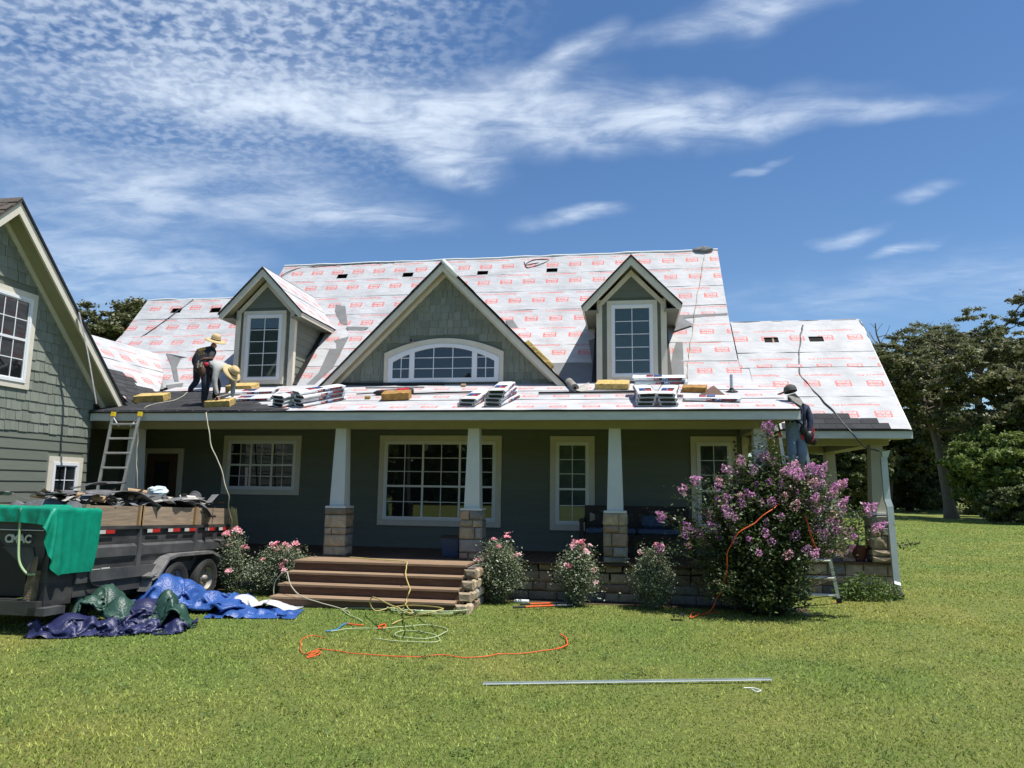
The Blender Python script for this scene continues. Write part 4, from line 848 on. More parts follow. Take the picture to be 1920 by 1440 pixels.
tree('shade_tree', 'dark green tree rising behind the garage roof', 143, 900, 556, 74, 'oak', 41, 'trees behind the house', bare=.35, n1=22, lsz=.24, dens=2.6, Yfix=22, ck=1.25)
tree('shade_tree', 'small olive treetop just showing left of the printed roof edge', 222, 900, 622, 30, 'olive', 43, 'trees behind the house', bare=.4, n1=13, lsz=.22, dens=1.6, Yfix=24)
# bare dead tree beside the wing roof
D_ = at(1668, 962, 2, GZ); dt = thing('dead_tree', 'bare dead tree with crooked leafless limbs beside the wing roof', 'tree', D_); b = MB(); Yd = D_.y
def dp(u, v): return at(u, v, 1, Yd)
for pts, r0 in (([(1668, 962), (1672, 850), (1664, 760), (1660, 700), (1654, 655), (1644, 628), (1641, 606)], .2), ([(1656, 668), (1640, 640), (1630, 622)], .06), ([(1646, 632), (1668, 628), (1684, 640)], .05), ([(1650, 645), (1664, 622), (1668, 610)], .04), ([(1641, 615), (1632, 606)], .03), ([(1662, 720), (1648, 690), (1640, 684)], .06), ([(1643, 622), (1655, 606)], .03)):
    p = spline([dp(*q) for q in pts], 3); b.tube(p, [max(.02, r0*(1-.75*i/(len(p)-1))) for i in range(len(p))], 6)
b.build('trunk', F['bark'], dt)
# the wood across the lawn behind the photographer, seen only in the window glass
rs = np.random.RandomState(5); V = []
for i in range(110):
    x, y, h = -75+(i % 55)*3.0+rs.uniform(-1.5, 1.5), -70+rs.uniform(-7, 7), rs.uniform(9, 16)
    q = rs.normal(size=(520, 3)); q /= np.linalg.norm(q, axis=1)[:, None]; q *= np.array([4.3, 3.4, h/2])*(rs.uniform(.5, 1, (520, 1))**.5); V.append(q+np.array([x, y, GZ+h/2-.6]))
o = qmesh('treeline', leaves(np.concatenate(V), 1.7, .7, .3, rs), F['oakdark'], None, None, 'stuff')

rs = np.random.RandomState(6); V = []
for i in range(70):
    x, y, h = -95+i*3.6+rs.uniform(-1.5, 1.5), 100+rs.uniform(-7, 9), rs.uniform(9, 13)
    q = rs.normal(size=(380, 3)); q /= np.linalg.norm(q, axis=1)[:, None]; q *= np.array([3.6, 3.0, h/2])*(rs.uniform(.5, 1, (380, 1))**.5); V.append(q+np.array([x, y, GZ+h/2-.6]))
qmesh('treeline', leaves(np.concatenate(V), .9, .6, .3, rs), F['oakdark'], None, None, 'stuff')
# ---------------------------------------------------------------- flowering shrubs
def petalmesh(name, m, n=70, r=(.075, .075, .11), s=.028, seed=1):
    rs = np.random.RandomState(seed); q = rs.normal(size=(n, 3)); q /= np.linalg.norm(q, axis=1)[:, None]; q *= (rs.uniform(.35, 1, n)**.5)[:, None]*np.array(r)
    q[:, :2] *= (1-.45*np.clip(q[:, 2:]/r[2], -1, 1)); V = leaves(q, s, .9, .2, rs); b = MB(); b.add(V.tolist(), [(4*i, 4*i+1, 4*i+2, 4*i+3) for i in range(n)]); return b.mesh(name, m, recalc=False)
PAN = [petalmesh('blossom', F[k], 80, (.075*a, .075*a, .11*c), .03, i) for i, (k, a, c) in enumerate((('petal', 1, 1), ('petal', 1.25, .9), ('petal2', .95, .85), ('petal3', 1.05, .95), ('petal', .8, 1.15)))]
def bloomme(seed):
    rs = np.random.RandomState(seed); b = MB()
    for k in range(9):
        a = k*2.4; r_ = .006+.004*k; c = Vector((math.cos(a)*r_, math.sin(a)*r_, .01-.001*k)); u = Vector((math.cos(a), math.sin(a), .9-.09*k)).normalized(); t = Vector((-math.sin(a), math.cos(a), 0)); h = .030
        b.add([c-t*.016, c+t*.016, c+u*h+t*.013, c+u*h-t*.013], [(0, 1, 2, 3)])
    return b.mesh('bloom', F['pink' if seed else 'palepink'], recalc=False)
BLM = [bloomme(i) for i in range(2)]
def shrub(name, label, base, shoots, wx, wy, hz, leafm, lsz, perlen, seed, cat='shrub', group=None, skew=(0, 0), elmin=.25, extra=()):
    rs = np.random.RandomState(seed); R = random.Random(seed); T = thing(name, label, cat, base, group); st_ = MB(); LP = []; tips = []
    spec = []
    for i in range(shoots):
        a = i*2.39996+R.uniform(-.3, .3); e = elmin+(1.45-elmin)*((i+.5)/shoots)**.75; k = R.uniform(.72, 1.05)
        spec.append(Vector((math.cos(a)*math.cos(e)*wx*k+skew[0]*math.sin(e), math.sin(a)*math.cos(e)*wy*k, (math.sin(e)**1.1)*hz*k+.05)))
    spec += [Vector(x) for x in extra]
    for v_ in spec:
        s = Vector(base)+Vector((R.uniform(-.12, .12)*wx*.6, R.uniform(-.1, .1)*wy*.6, 0)); e = Vector(base)+v_
        m = s+(e-s)*.5+Vector((-v_.x*.12, -v_.y*.12, v_.z*.10)); p = spline([s, m, e], 6); st_.tube(p, [.012*(1-.7*i/(len(p)-1))*min(1.4, hz/1.2) for i in range(len(p))], 4, caps=False); tips.append((e, (p[-1]-p[-3]).normalized()))
        L_ = sum((p[i+1]-p[i]).length for i in range(len(p)-1)); n = int(L_*perlen); t = rs.uniform(.05, 1, n)**.8*(len(p)-1.001); i0 = t.astype(int); f = (t-i0)[:, None]; A = np.array(p); Q = A[i0]*(1-f)+A[i0+1]*f
        LP.append(Q+rs.normal(size=(n, 3))*np.array([lsz*1.9, lsz*1.9, lsz*1.5]))
    st_.build('stems', F['stem'], T); LP = np.concatenate(LP); LP = LP[LP[:, 2] > base[2]+.03]
    if name == 'crape_myrtle': LP = LP[~((LP[:, 0] > base[0]+.62) & (LP[:, 2] < base[2]+.95))]
    qmesh('foliage', leaves(LP, lsz, .55, .5, rs), F[leafm], T); return T, tips, R
cb = G(1432, 1140); cb = Vector((cb.x-.05, -.70, GZ))
CT, tips, R = shrub('crape_myrtle', 'tall crape myrtle covered in lilac blossom at the porch corner', cb, 175, 1.55, 1.0, 2.46, 'crape', .062, 230, 4, 'shrub', elmin=.12,
                    extra=[(x*.96, y*.9, z*.92) for x, y, z in ((.05, -.1, 3.34), (.45, -.5, 2.45), (.75, -.6, 2.3), (.3, -.5, 2.5), (1.0, -.4, 2.25), (1.15, -.5, 2.0), (.65, -.7, 2.1), (.8, -.3, 2.55), (1.2, -.2, 2.3), (.0, -.15, 2.8), (.05, 0, 2.7), (.75, -.2, 2.65), (1.0, .1, 2.55), (.55, 0, 2.65), (1.65, -.1, 1.9), (1.8, 0, 1.6), (-1.75, -.1, 1.75), (-1.75, .1, 1.15), (-1.4, -.3, 2.2), (-1.2, -.5, 2.35))])
cand = [t for t in tips[-21:]]*2+[t for t in tips if t[0].z > cb.z+1.0]+[t for t in tips if cb.z+.3 < t[0].z <= cb.z+1.0][::5]
nb = 0
for e, d in cand:
    for k in range(2 if R.random() < .5 else 1):
        if nb >= 230: break
        p = e+Vector((R.uniform(-.12, .12), R.uniform(-.12, .12), R.uniform(-.14, .06)))*(1 if k else .45)+d*.05
        q = inst('blossom', R.choices(PAN, (4, 3, 2.4, 2.2, 3))[0], CT, p, (d.to_track_quat('Z', 'X').to_euler()), [R.uniform(.6, 1.1)]*3); nb += 1
rl_ = [('straggly pink rose bush at the rear corner of the dump trailer', G(457, 1103), 26, .30, .3, 1.08, 15, (0, 0), 12, 1.0), ('broad low pink rose bush left of the wooden steps', G(535, 1103), 120, .92, .50, .84, 16, (.30, 0), 16, .95), ('pink rose bush tight against the right side of the steps', G(938, 1122), 75, .56, .45, 1.08, 17, (0, 0), 10, 1),
       ('pink rose bush left of the third stone pier from the steps, full of blooms', G(1076, 1128), 62, .5, .42, 1.0, 18, (.05, 0), 15, 1), ('sparsely flowering rose bush between the stone pier and the crape myrtle', G(1220, 1132), 70, .52, .42, 1.0, 19, (-.02, 0), 7, 1)]
for lab, p, ns, wx, wy, hz, sd, sk, nbl, sc_ in rl_:
    p = Vector((p.x+.05, -.52, GZ)); T, tips, R = shrub('rose_bush', lab, p, ns, wx, wy, hz, 'rose', .040, 250, sd, 'shrub', 'rose bushes along the porch', sk, elmin=.3)
    fr_ = [t for t in tips if t[0].y < p.y+.15 and t[0].z > GZ+.25]; R.shuffle(fr_); tp = sorted(tips, key=lambda t: -t[0].z)[:nbl//3]+fr_[:nbl-nbl//3]
    for e, d in tp:
        for k in range(R.choice((1, 1, 2, 3))): inst('bloom', R.choice(BLM), T, e+d*.03+Vector((R.uniform(-.06, .06)*(k > 0), -.03, R.uniform(-.05, .05)*(k > 0)+.01)), (R.uniform(-.2, 1.1), R.uniform(-.6, .6), 0), [R.uniform(.65, 1.15)]*3)
# ---------------------------------------------------------------- grass
def grass(n, seed=2):
    rs = np.random.RandomState(seed); r = (4.2**.45+(62**.45-4.2**.45)*rs.rand(n))**(1/.45); a = math.atan2(fw.x, fw.y)+rs.uniform(-.68, .68, n)
    x = CL.x+np.sin(a)*r; y = CL.y+np.cos(a)*r
    k = ~((y > -.25) & (x < 8.6) & (x > -6)) & ~((y > 1.6) & (x < 11.1) & (x > -6)) & ~((x > -.15) & (x < 3.3) & (y > -1.78)) & ~((x < -5.1) & (y < -.3)) & ~((x > -4.7) & (x < 8.9) & (y > -.33) & ~((x > -.2) & (x < 3.2)))
    x, y, r = x[k], y[k], r[k]; n = len(x); z = np.array([gz(p, q) for p, q in zip(x, y)])
    pat = np.array([noise.noise((p*.55, q*.55, 1))+.6*noise.noise((p*2.1, q*2.1, 5)) for p, q in zip(x, y)])
    h = (.018+.016*rs.rand(n))*(1+.35*pat)*np.where(rs.rand(n) < .03, 1.35, 1); w_ = .0022+.00072*r; t = rs.uniform(0, 2*np.pi, n); le = rs.uniform(.2, 1.3, n)*h; la = rs.uniform(0, 2*np.pi, n)
    P = np.stack([x, y, z-.004], 1); W = np.stack([np.cos(t)*w_, np.sin(t)*w_, 0*w_], 1); T = P+np.stack([np.cos(la)*le, np.sin(la)*le, h], 1)
    V = np.stack([P-W, P+W, T], 1).reshape(-1, 3).astype(np.float32); me = bpy.data.meshes.new('grass')
    me.vertices.add(n*3); me.vertices.foreach_set('co', V.ravel()); me.loops.add(n*3); me.loops.foreach_set('vertex_index', np.arange(n*3, dtype=np.int32)); me.polygons.add(n)
    me.polygons.foreach_set('loop_start', np.arange(0, n*3, 3, dtype=np.int32)); me.polygons.foreach_set('loop_total', np.full(n, 3, np.int32)); me.materials.append(F['grass']); me.update(calc_edges=True)
    o = bpy.data.objects.new('grass', me); C.objects.link(o); o['kind'] = 'stuff'; return o
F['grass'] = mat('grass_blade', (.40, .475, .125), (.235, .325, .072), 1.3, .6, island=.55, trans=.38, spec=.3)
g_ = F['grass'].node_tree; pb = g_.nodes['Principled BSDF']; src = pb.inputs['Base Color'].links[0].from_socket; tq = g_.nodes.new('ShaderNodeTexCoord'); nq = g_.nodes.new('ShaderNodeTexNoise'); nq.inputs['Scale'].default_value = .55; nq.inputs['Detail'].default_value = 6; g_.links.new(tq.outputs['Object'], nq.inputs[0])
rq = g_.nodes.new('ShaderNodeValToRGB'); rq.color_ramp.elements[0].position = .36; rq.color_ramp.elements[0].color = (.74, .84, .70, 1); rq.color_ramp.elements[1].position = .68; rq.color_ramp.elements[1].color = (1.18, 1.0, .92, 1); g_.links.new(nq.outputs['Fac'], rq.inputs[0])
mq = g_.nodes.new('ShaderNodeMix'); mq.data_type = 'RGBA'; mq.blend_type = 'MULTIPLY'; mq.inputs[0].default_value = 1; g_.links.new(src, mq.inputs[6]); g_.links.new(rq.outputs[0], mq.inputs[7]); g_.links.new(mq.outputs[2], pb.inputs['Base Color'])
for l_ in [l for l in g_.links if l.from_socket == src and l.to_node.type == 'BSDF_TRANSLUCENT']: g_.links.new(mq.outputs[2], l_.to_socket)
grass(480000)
# small broad-leaved weeds in the turf
rs = np.random.RandomState(51); Q = []
for k in range(420):
    r_ = rs.uniform(4.5, 16); a_ = math.atan2(fw.x, fw.y)+rs.uniform(-.62, .62); x_, y_ = CL.x+math.sin(a_)*r_, CL.y+math.cos(a_)*r_
    if y_ > -2.0 or x_ < -1.5: continue
    n_ = rs.randint(6, 22); Q.append(np.stack([x_+rs.normal(size=n_)*.05, y_+rs.normal(size=n_)*.05, GZ+.02+rs.uniform(0, .025, n_)], 1))
o = qmesh('lawn_weeds', leaves(np.concatenate(Q), .028, .7, 1.2, rs), F['weed'], None, None, 'stuff')
# ---------------------------------------------------------------- dump trailer
K['tblack'] = mat('trailer_black', (.026, .027, .030), (.075, .073, .068), 2.2, .5, .05, 20, st=(1, 1, 3)); K['tgrey'] = mat('dusty_steel', (.095, .095, .095), (.04, .042, .045), 3, .6, .05, 20)
K['tplate'] = mat('tread_plate', (.42, .42, .42), (.25, .24, .23), 9, .4, .5, 60, metal=.6); K['board'] = mat('weathered_board', (.36, .27, .185), (.20, .15, .105), 5, .85, .2, 40, rand=.18, st=(6, .5, 6)); K['boardnew'] = mat('pine_post', (.42, .28, .14), (.30, .19, .09), 5, .8, .1, 40, rand=.15, st=(4, 4, .6))
K['red'] = mat('red_reflector', (.50, .03, .025), None, 5, .4); K['refw'] = mat('white_reflector', (.62, .62, .58), None, 5, .4); K['orange'] = mat('orange_reflector', (.60, .16, .05), None, 5, .5)
K['rim'] = mat('dusty_rim', (.36, .34, .30), (.22, .20, .18), 9, .6, metal=.4); K['mud'] = mat('dried_mud', (.26, .20, .13), (.14, .10, .065), 16, .95, .9, 50); K['silver'] = mat('silver_badge', (.62, .62, .58), None, 5, .4, metal=.3)
TO = Vector((-2.78, -2.05, GZ))
tr = thing('dump_trailer', 'black dump trailer with weathered wooden side boards parked by the garage', 'trailer', TO, rot=(-.038, 0, 0), local=True)
def tb(name, m, *bx, par=tr):
    b = MB(); [b.box(*q) for q in bx]; return b.build(name, K[m], par)
tb('body', 'tblack', (.80, .845, -2.1, 2.05, .50, 1.30), (-.845, -.80, -2.1, 2.05, .50, 1.30), (-.80, .80, -2.1, -2.05, .50, 1.50), (-.80, .80, -2.05, 2.05, .50, .56))
tb('tailgate', 'tgrey', (-.80, .80, 2.0, 2.05, .56, 1.30))
tb('top_rail', 'tblack', (.79, .885, -2.1, 2.06, 1.265, 1.315), (-.885, -.79, -2.1, 2.06, 1.265, 1.315))
for y in (-.82, .72): 
    MB().add([(.846, y-.03, .60), (.846, y+.10, .60), (.846, y+.06, 1.262), (.846, y, 1.262), (.90, y-.02, .62), (.90, y+.09, .62), (.89, y+.055, 1.262), (.89, y+.005, 1.262)], [(4,5,6,7),(0,4,7,3),(1,2,6,5),(0,1,5,4),(3,7,6,2)]).build('rib', K['tgrey'], tr)
for y0, y1 in ((-2.05, -.87), (-.69, .68), (.86, 1.98)): MB().prism([(.846, y0, .82), (.885, y0+.03, .86), (.885, y0+.03, 1.0), (.846, y0, 1.04)], (0, y1-y0, 0)).build('side_panel', K['tgrey'], tr)
tb('sill', 'tgrey', (.846, .90, -2.1, 2.05, .52, .69)); tb('skirt', 'tblack', (.70, .86, -2.1, 2.05, .33, .515))
tb('frame', 'tblack', (.5, .66, -2.7, 2.0, .22, .36), (-.66, -.5, -2.7, 2.0, .22, .36), (-.5, .5, -2.7, -2.6, .22, .36), (-.5, .5, 1.9, 2.0, .22, .36), (-.5, .5, .4, .5, .22, .36))
for y0, y1 in ((-2.04, -.86), (-.80, .68), (.74, 1.98)): tb('side_board', 'board', (.80, .845, y0, y1, 1.318, 1.62)); tb('side_board', 'board', (-.845, -.80, y0, y1, 1.318, 1.62))
for y in (-2.06, -.86, -.82, .68, 1.93, 2.0): tb('board_post', 'boardnew' if abs(y) < 1 or y > 1.99 else 'board', (.846, .89, y, y+.075, 1.318, 1.635))
for y in (-1.6, -.5, .05, .52, 1.15, 1.62):
    a = tb('reflector', 'refw', (.886, .889, y-.13, y-.001, 1.205, 1.26)); tb('reflector', 'red', (.886, .889, y, y+.20, 1.205, 1.26))
b = MB(); b.box(.886, .889, -1.95, -1.83, .62, .72); b.box(.886, .889, -1.80, -1.62, .60, .70); b.box(.886, .889, -1.60, -1.42, .61, .71); b.build('sticker', K['refw'], tr)
b = MB(); b.tube(spline([(.90, -1.95, .80), (.92, -1.88, .72), (.92, -1.86, .55), (.92, -1.72, .46), (.92, -1.45, .44)], 5), .014, 6); b.build('hose_hook', K['black'], tr)
def wheel(y):
    w_ = MB(); R_ = .358; w_.lathe([(.20, -.10), (.235, -.115), (.33, -.115), (.352, -.09), (R_, -.05), (R_, .05), (.352, .09), (.33, .115), (.235, .115), (.20, .10)], (.93, y, .362), 32, axis=(1, 0, 0))
    W = w_.build('wheel', K['rubber'], tr, smooth=True); 
    for k in range(4):
        g = MB(); g.lathe([(.25+.022*k, .116), (.262+.022*k, .119), (.264+.022*k, .116)], (.93, y, .362), 32, axis=(1, 0, 0)); g.build('tyre_ring', K['tgrey'] if k == 2 else K['rubber'], W)
    r_ = MB(); r_.lathe([(.235, .112), (.215, .10), (.205, .02), (.15, .01), (.13, .035), (.07, .04), (.055, .05), (.055, .09), (.0, .10)], (.93, y, .362), 24, axis=(1, 0, 0)); r_.build('rim', K['rim'], W, smooth=True)
    n = MB()
    for k in range(6): a = k*math.pi/3; n.lathe([(0, .03), (.014, .03), (.012, .06), (0, .062)], (.93, y+.10*math.cos(a), .362+.10*math.sin(a)), 6, axis=(1, 0, 0))
    n.build('lug_nut', K['rim'], W)
    for k in range(8): a = k*math.pi/4+.2; h = MB(); h.lathe([(0, .011), (.018, .011), (.018, .016), (0, .016)], (.93, y+.165*math.cos(a), .362+.165*math.sin(a)), 8, axis=(1, 0, 0)); h.build('rim_hole', K['dark'], W)
for y in (.06, .98): wheel(y)
for y in (.06, .98): b = MB(); b.lathe([(.0, -.12), (.33, -.115), (.358, -.05), (.358, .05), (.33, .115), (0, .12)], (-.93, y, .362), 24, axis=(1, 0, 0)); b.build('wheel', K['rubber'], tr)
fp = [(-.62, .46), (-.5, .50), (-.22, .80), (.0, .845), (1.05, .845), (1.30, .76), (1.46, .50)]
b = MB()
for (y0, z0), (y1, z1) in zip(fp[:-1], fp[1:]): b.add([(.80, y0, z0), (1.07, y0, z0), (1.07, y1, z1), (.80, y1, z1), (.80, y0, z0-.012), (1.07, y0, z0-.012), (1.07, y1, z1-.012), (.80, y1, z1-.012)], [(0,1,2,3),(7,6,5,4),(1,5,6,2),(0,3,7,4)])
for (y0, z0), (y1, z1) in zip(fp[1:-1], fp[2:]): b.add([(1.071, y0, z0), (1.071, y1, z1), (1.071, y1, z1-.05), (1.071, y0, z0-.05)], [(0,1,2,3)])
b.build('fender', K['tplate'], tr, recalc=False); b = MB(); b.add([(.82, -.60, .50), (1.06, -.60, .50), (1.06, -.66, .28), (.82, -.66, .28)], [(0,1,2,3)]); b.prism([(.82, -.66, .5), (1.06, -.66, .5), (1.06, -.5, .55), (.82, -.5, .55)], (0, 0, .02)); b.build('fender_step', K['tplate'], tr)
# front: header with reflectors, gooseneck plates, tool box, lower beam
hd = tb('header', 'tblack', (-1.1, .80, -2.66, -2.60, 1.26, 1.55)); 
for x, m in ((-.98, 'orange'), (-.72, 'refw'), (-.50, 'orange'), (.30, 'refw'), (.47, 'orange')): MB().box(x-.1 if m == 'refw' else x-.1, x+.1 if m == 'refw' else x+.1, -2.668, -2.661, 1.40, 1.46).build('reflector', K[m], hd)
MB().box(-1.1, .80, -2.68, -2.661, 1.262, 1.275).build('header_lip', K['refw'], hd)
b = MB(); b.prism([(-.10, -2.62, 1.25), (.78, -2.62, 1.25), (.80, -2.62, .95), (.735, -2.62, .70), (.62, -2.62, .70), (.56, -2.62, .78)], (0, .05, 0)); gp = b.build('gusset', K['tblack'], tr)
b = MB(); b.prism([(.14, -2.635, 1.04), (.62, -2.635, 1.04), (.72, -2.635, .74), (.63, -2.635, .70)], (0, .012, 0)); b.build('gusset_face', K['tgrey'], gp)
b = MB(); b.beam((.675, -2.60, .26), (.69, -2.60, .74), (.07, 0, 0), (0, .06, 0)); b.build('post', K['mud'], tr)
b = MB(); b.add([(.60, -2.67, .26), (.76, -2.67, .26), (.75, -2.665, .92), (.70, -2.665, .92), (.60, -2.66, .55)], [(0, 1, 2, 3, 4)]); b.box(.50, .62, -2.68, -2.6, .27, .34); b.build('mud_cake', K['mud'], tr)
tb('front_beam', 'tblack', (-1.1, .86, -2.72, -2.62, .16, .34)); tb('front_beam', 'tgrey', (.74, .99, -2.72, -2.35, .16, .26)); tb('tool_box', 'black', (-1.05, .50, -2.55, -2.12, .38, 1.10)); tb('side_bulkhead', 'tblack', (.76, .86, -2.60, -2.11, .26, .95))
tb('jack', 'tblack', (-1.32, -1.20, -2.75, -2.63, .02, .7))
# badge: raised letters on the plate
cu = bpy.data.curves.new('badge', 'FONT'); cu.body = 'CMAC'; cu.size = .15; cu.extrude = .006; cu.offset = .006; cu.space_character = .92; cu.resolution_u = 4
o = bpy.data.objects.new('badge', cu); C.objects.link(o); dg = bpy.context.evaluated_depsgraph_get(); me = bpy.data.meshes.new_from_object(o.evaluated_get(dg)); bpy.data.objects.remove(o)
me.name = 'badge'; me.materials.clear(); me.materials.append(K['silver']); o = bpy.data.objects.new('badge', me); link(o, tr); o.rotation_euler = (math.pi/2, 0, 0); o.location = (.18, -2.645, 1.10)
for s in (0,):
    b = MB(); b.tube(spline([(.42, -2.70, 1.56), (.44, -2.71, 1.35), (.46, -2.71, 1.1), (.52, -2.72, .85), (.64, -2.70, .70), (.74, -2.66, .69)], 6), .016, 6); b.build('tarp_rope', mat('green_rope', (.38, .52, .30), (.30, .42, .22), 30, .8), tr)
    b = MB(); b.tube(spline([(.05, -2.70, 1.57), (-.2, -2.8, 1.40), (-.55, -2.85, 1.22), (-1.2, -2.8, 1.15)], 6), .008, 6); b.build('tarp_rope', K['refw'], tr)

# torn roofing heaped in the trailer
K['torn'] = mat('torn_felt', (.13, .132, .14), (.075, .077, .082), 8, .8, .4, 30, rand=.35); K['tornlt'] = mat('felt_underside', (.36, .34, .31), (.2, .19, .17), 8, .85, .3, 30, rand=.3); K['card'] = mat('cardboard', (.40, .27, .16), None, 8, .8); K['film'] = mat('crumpled_film', (.55, .66, .70), (.42, .55, .60), 8, .35, .5, 20)
def TW(x, y, z): return TO+Matrix.Rotation(-.038, 3, 'X') @ Vector((x, y, z+(.05 if z > 1.62 else 0)))
b = MB(); vs = []; nx, ny = 14, 30
for j in range(ny+1):
    for i in range(nx+1):
        x, y = -.79+1.58*i/nx, -2.0+3.98*j/ny; h = 1.50+.14*math.sin(math.pi*i/nx)*(.6+.5*math.sin(j*.35+1))+noise.noise((x*3, y*3, 2))*.10; vs.append(TW(x, y, h if 0 < i < nx and 0 < j < ny else 1.42))
b.add(vs, [(j*(nx+1)+i, j*(nx+1)+i+1, (j+1)*(nx+1)+i+1, (j+1)*(nx+1)+i) for j in range(ny) for i in range(nx)])
for k in range(260):
    c = TW(rnd(-.75, .75), rnd(-1.95, 1.9), rnd(1.55, 1.76)); u = Vector((rnd(-1, 1), rnd(-1, 1), rnd(-.4, .4))).normalized(); v = u.cross(Vector((rnd(-.4, .4), rnd(-.4, .4), 1))).normalized(); a, d_ = rnd(.05, .2), rnd(.03, .09)
    b.add([c-u*a-v*d_, c+u*a-v*d_, c+u*a*.8+v*d_, c-u*a+v*d_*.7], [(0, 1, 2, 3)], random.choice((0, 0, 0, 1, 2, 3)))
o = b.build('debris', [K['torn'], K['tornlt'], K['card'], K['refw']], recalc=False); o['kind'] = 'stuff'; o['label'] = 'torn shingles and scraps filling the dump trailer'
def torn(label, c, yaw, ln, wd, bend, m='torn', tilt=0., seed=0, group='torn roofing sheets heaped in the trailer', name='torn_roofing_sheet'):
    R_ = Matrix.Rotation(yaw, 3, 'Z') @ Matrix.Rotation(tilt, 3, 'Y'); n1, n2 = 8, 4; vs = []; ed = random.Random(seed)
    for j in range(n2+1):
        for i in range(n1+1):
            u, v = i/n1-.5, j/n2-.5; e = 1+(ed.uniform(-.25, .1) if i in (0, n1) or j in (0, n2) else 0); p = Vector((u*ln*e, v*wd*e, -bend*(2*u)**2*1.2+noise.noise((u*4+seed, v*3, seed))*.05)); vs.append(c+R_ @ p)
    b = MB(); b.add(vs, [(j*(n1+1)+i, j*(n1+1)+i+1, (j+1)*(n1+1)+i+1, (j+1)*(n1+1)+i) for j in range(n2) for i in range(n1)]); o = b.build(name, K[m], origin=c, recalc=False, smooth=True)
    so_ = o.modifiers.new('s', 'SOLIDIFY'); so_.thickness = .008; return tag(o, label, 'roofing scrap', group)
torn('large slate-grey sheet draped over the middle of the trailer heap, peaked like a tent', TW(.45, -.75, 1.80), 1.35, 1.3, .75, .20, tilt=.25, seed=1); torn('dark sheet lying flat at the front of the heap just behind the green tarp', TW(.2, -1.35, 1.74), .9, 1.0, .7, .08, tilt=.2, seed=2)
torn('long curled sheet hanging over the side board towards the rear', TW(.62, .55, 1.66), 1.65, 1.3, .6, .12, tilt=.3, seed=3); torn('ragged brownish flap overhanging the rear side board', TW(.70, 1.05, 1.64), .5, .7, .45, .12, tilt=.35, seed=4); torn('thin black strip sticking up at the top of the heap', TW(-.1, -.7, 1.93), 1.2, .9, .16, .02, tilt=-.12, seed=5)
torn('pale felt scrap peeping out below the large slate-grey sheet', TW(.72, -.25, 1.67), 1.45, .8, .25, .04, 'tornlt', seed=6); torn('bluish black sheet folded behind the curled long one', TW(.1, .35, 1.76), .4, .8, .5, .1, seed=7); torn('dark square sheet at the far side of the heap by the ladder', TW(-.45, -.9, 1.80), .3, .8, .6, .08, seed=8); torn('white-backed strip lying along the rear side board', TW(.60, .42, 1.70), 1.6, .75, .14, .02, 'tornlt', seed=9); torn('grey flap nearest the crumpled blue film', TW(.3, 0.05, 1.74), 2.1, .8, .6, .1, tilt=.2, seed=10)
p0, p1 = TW(.55, 1.15, 1.68), TW(.15, 1.75, 1.82); b = MB(); b.tube([p0, (p0+p1)/2+Vector((0, 0, .02)), p1], [.10, .12, .09], 14); tag(b.build('felt_roll', K['torn'], origin=p0, smooth=True), 'rolled black roofing felt sticking out at the rear of the heap', 'felt roll')
for lab, a, c in (('bent cardboard tube lying near the green tarp on the heap', TW(.35, -1.62, 1.72), TW(.70, -1.45, 1.66)), ('brown cardboard tube poking up from the middle of the heap', TW(.0, -.05, 1.84), TW(.25, .25, 1.80))):
    b = MB(); n_ = (c-a).normalized(); b.tube([a, c], .05, 12, caps=False); b.tube([a, c], .042, 12, caps=False); tag(b.build('cardboard_tube', K['card'], origin=a), lab, 'tube', 'cardboard tubes on the heap')
c = TW(.35, .28, 1.84); b = MB().ball(c, .14, n=14, k=9, sq=(1.3, 1.1, .7)); b.v = [tuple(Vector(v)+(Vector(v)-c)*.35*noise.noise(Vector(v)*16)) for v in b.v]; tag(b.build('plastic_wad', K['film'], origin=c), 'crumpled pale blue plastic wad on top of the trailer heap', 'plastic film')
# ---------------------------------------------------------------- tarps
def tarpmat(name, c1, c2): return mat(name, c1, c2, 4, .42, .5, 34, spec=.5)
K['tgreen'] = mat('green_tarp', (.0, .27, .165), (.0, .18, .11), 5, .45, .35, 9, spec=.4); K['tblue'] = tarpmat('blue_tarp', (.032, .10, .34), (.022, .07, .25)); K['tdkblue'] = tarpmat('dark_blue_tarp', (.022, .027, .095), (.014, .017, .06)); K['tdkgreen'] = tarpmat('dark_green_tarp', (.03, .08, .058), (.018, .052, .038)); K['twhite'] = tarpmat('white_sheet', (.60, .60, .60), (.5, .5, .5))
def crumple(p, s, sd, k=1.0):
    q = Vector(p)*s+Vector((sd*7.3, sd*3.1, sd)); a = noise.noise(q); b_ = noise.noise(q*2.1+Vector((5, 1, 2))); c_ = noise.noise(q*4.5)
    return k*((1-2*abs(a))*.55+(1-2*abs(b_))*.30+c_*.14)
_rf = np.random.RandomState(77); FOLD = [(_rf.uniform(0, 2*math.pi), .8*1.33**k_, _rf.uniform(0, 1)) for k_ in range(12)]
def ridge(x, y, s, sd):                          # crumpled sheet: flat facets meeting in sharp creases, from folded triangle waves
    v = t = 0.
    for k_, (a, f, ph) in enumerate(FOLD):
        a += sd*1.7+k_; wq = noise.noise((x*1.1+sd, y*1.1, k_*2.3))*.22; q = ((x*math.cos(a)+y*math.sin(a))*f*s*.45+ph+sd*.37+wq) % 1.0; tw = abs(2*q-1); am = f**-.75; v += am*tw; t += am
    return max(0, min(1, (v/t-.22)*1.8))
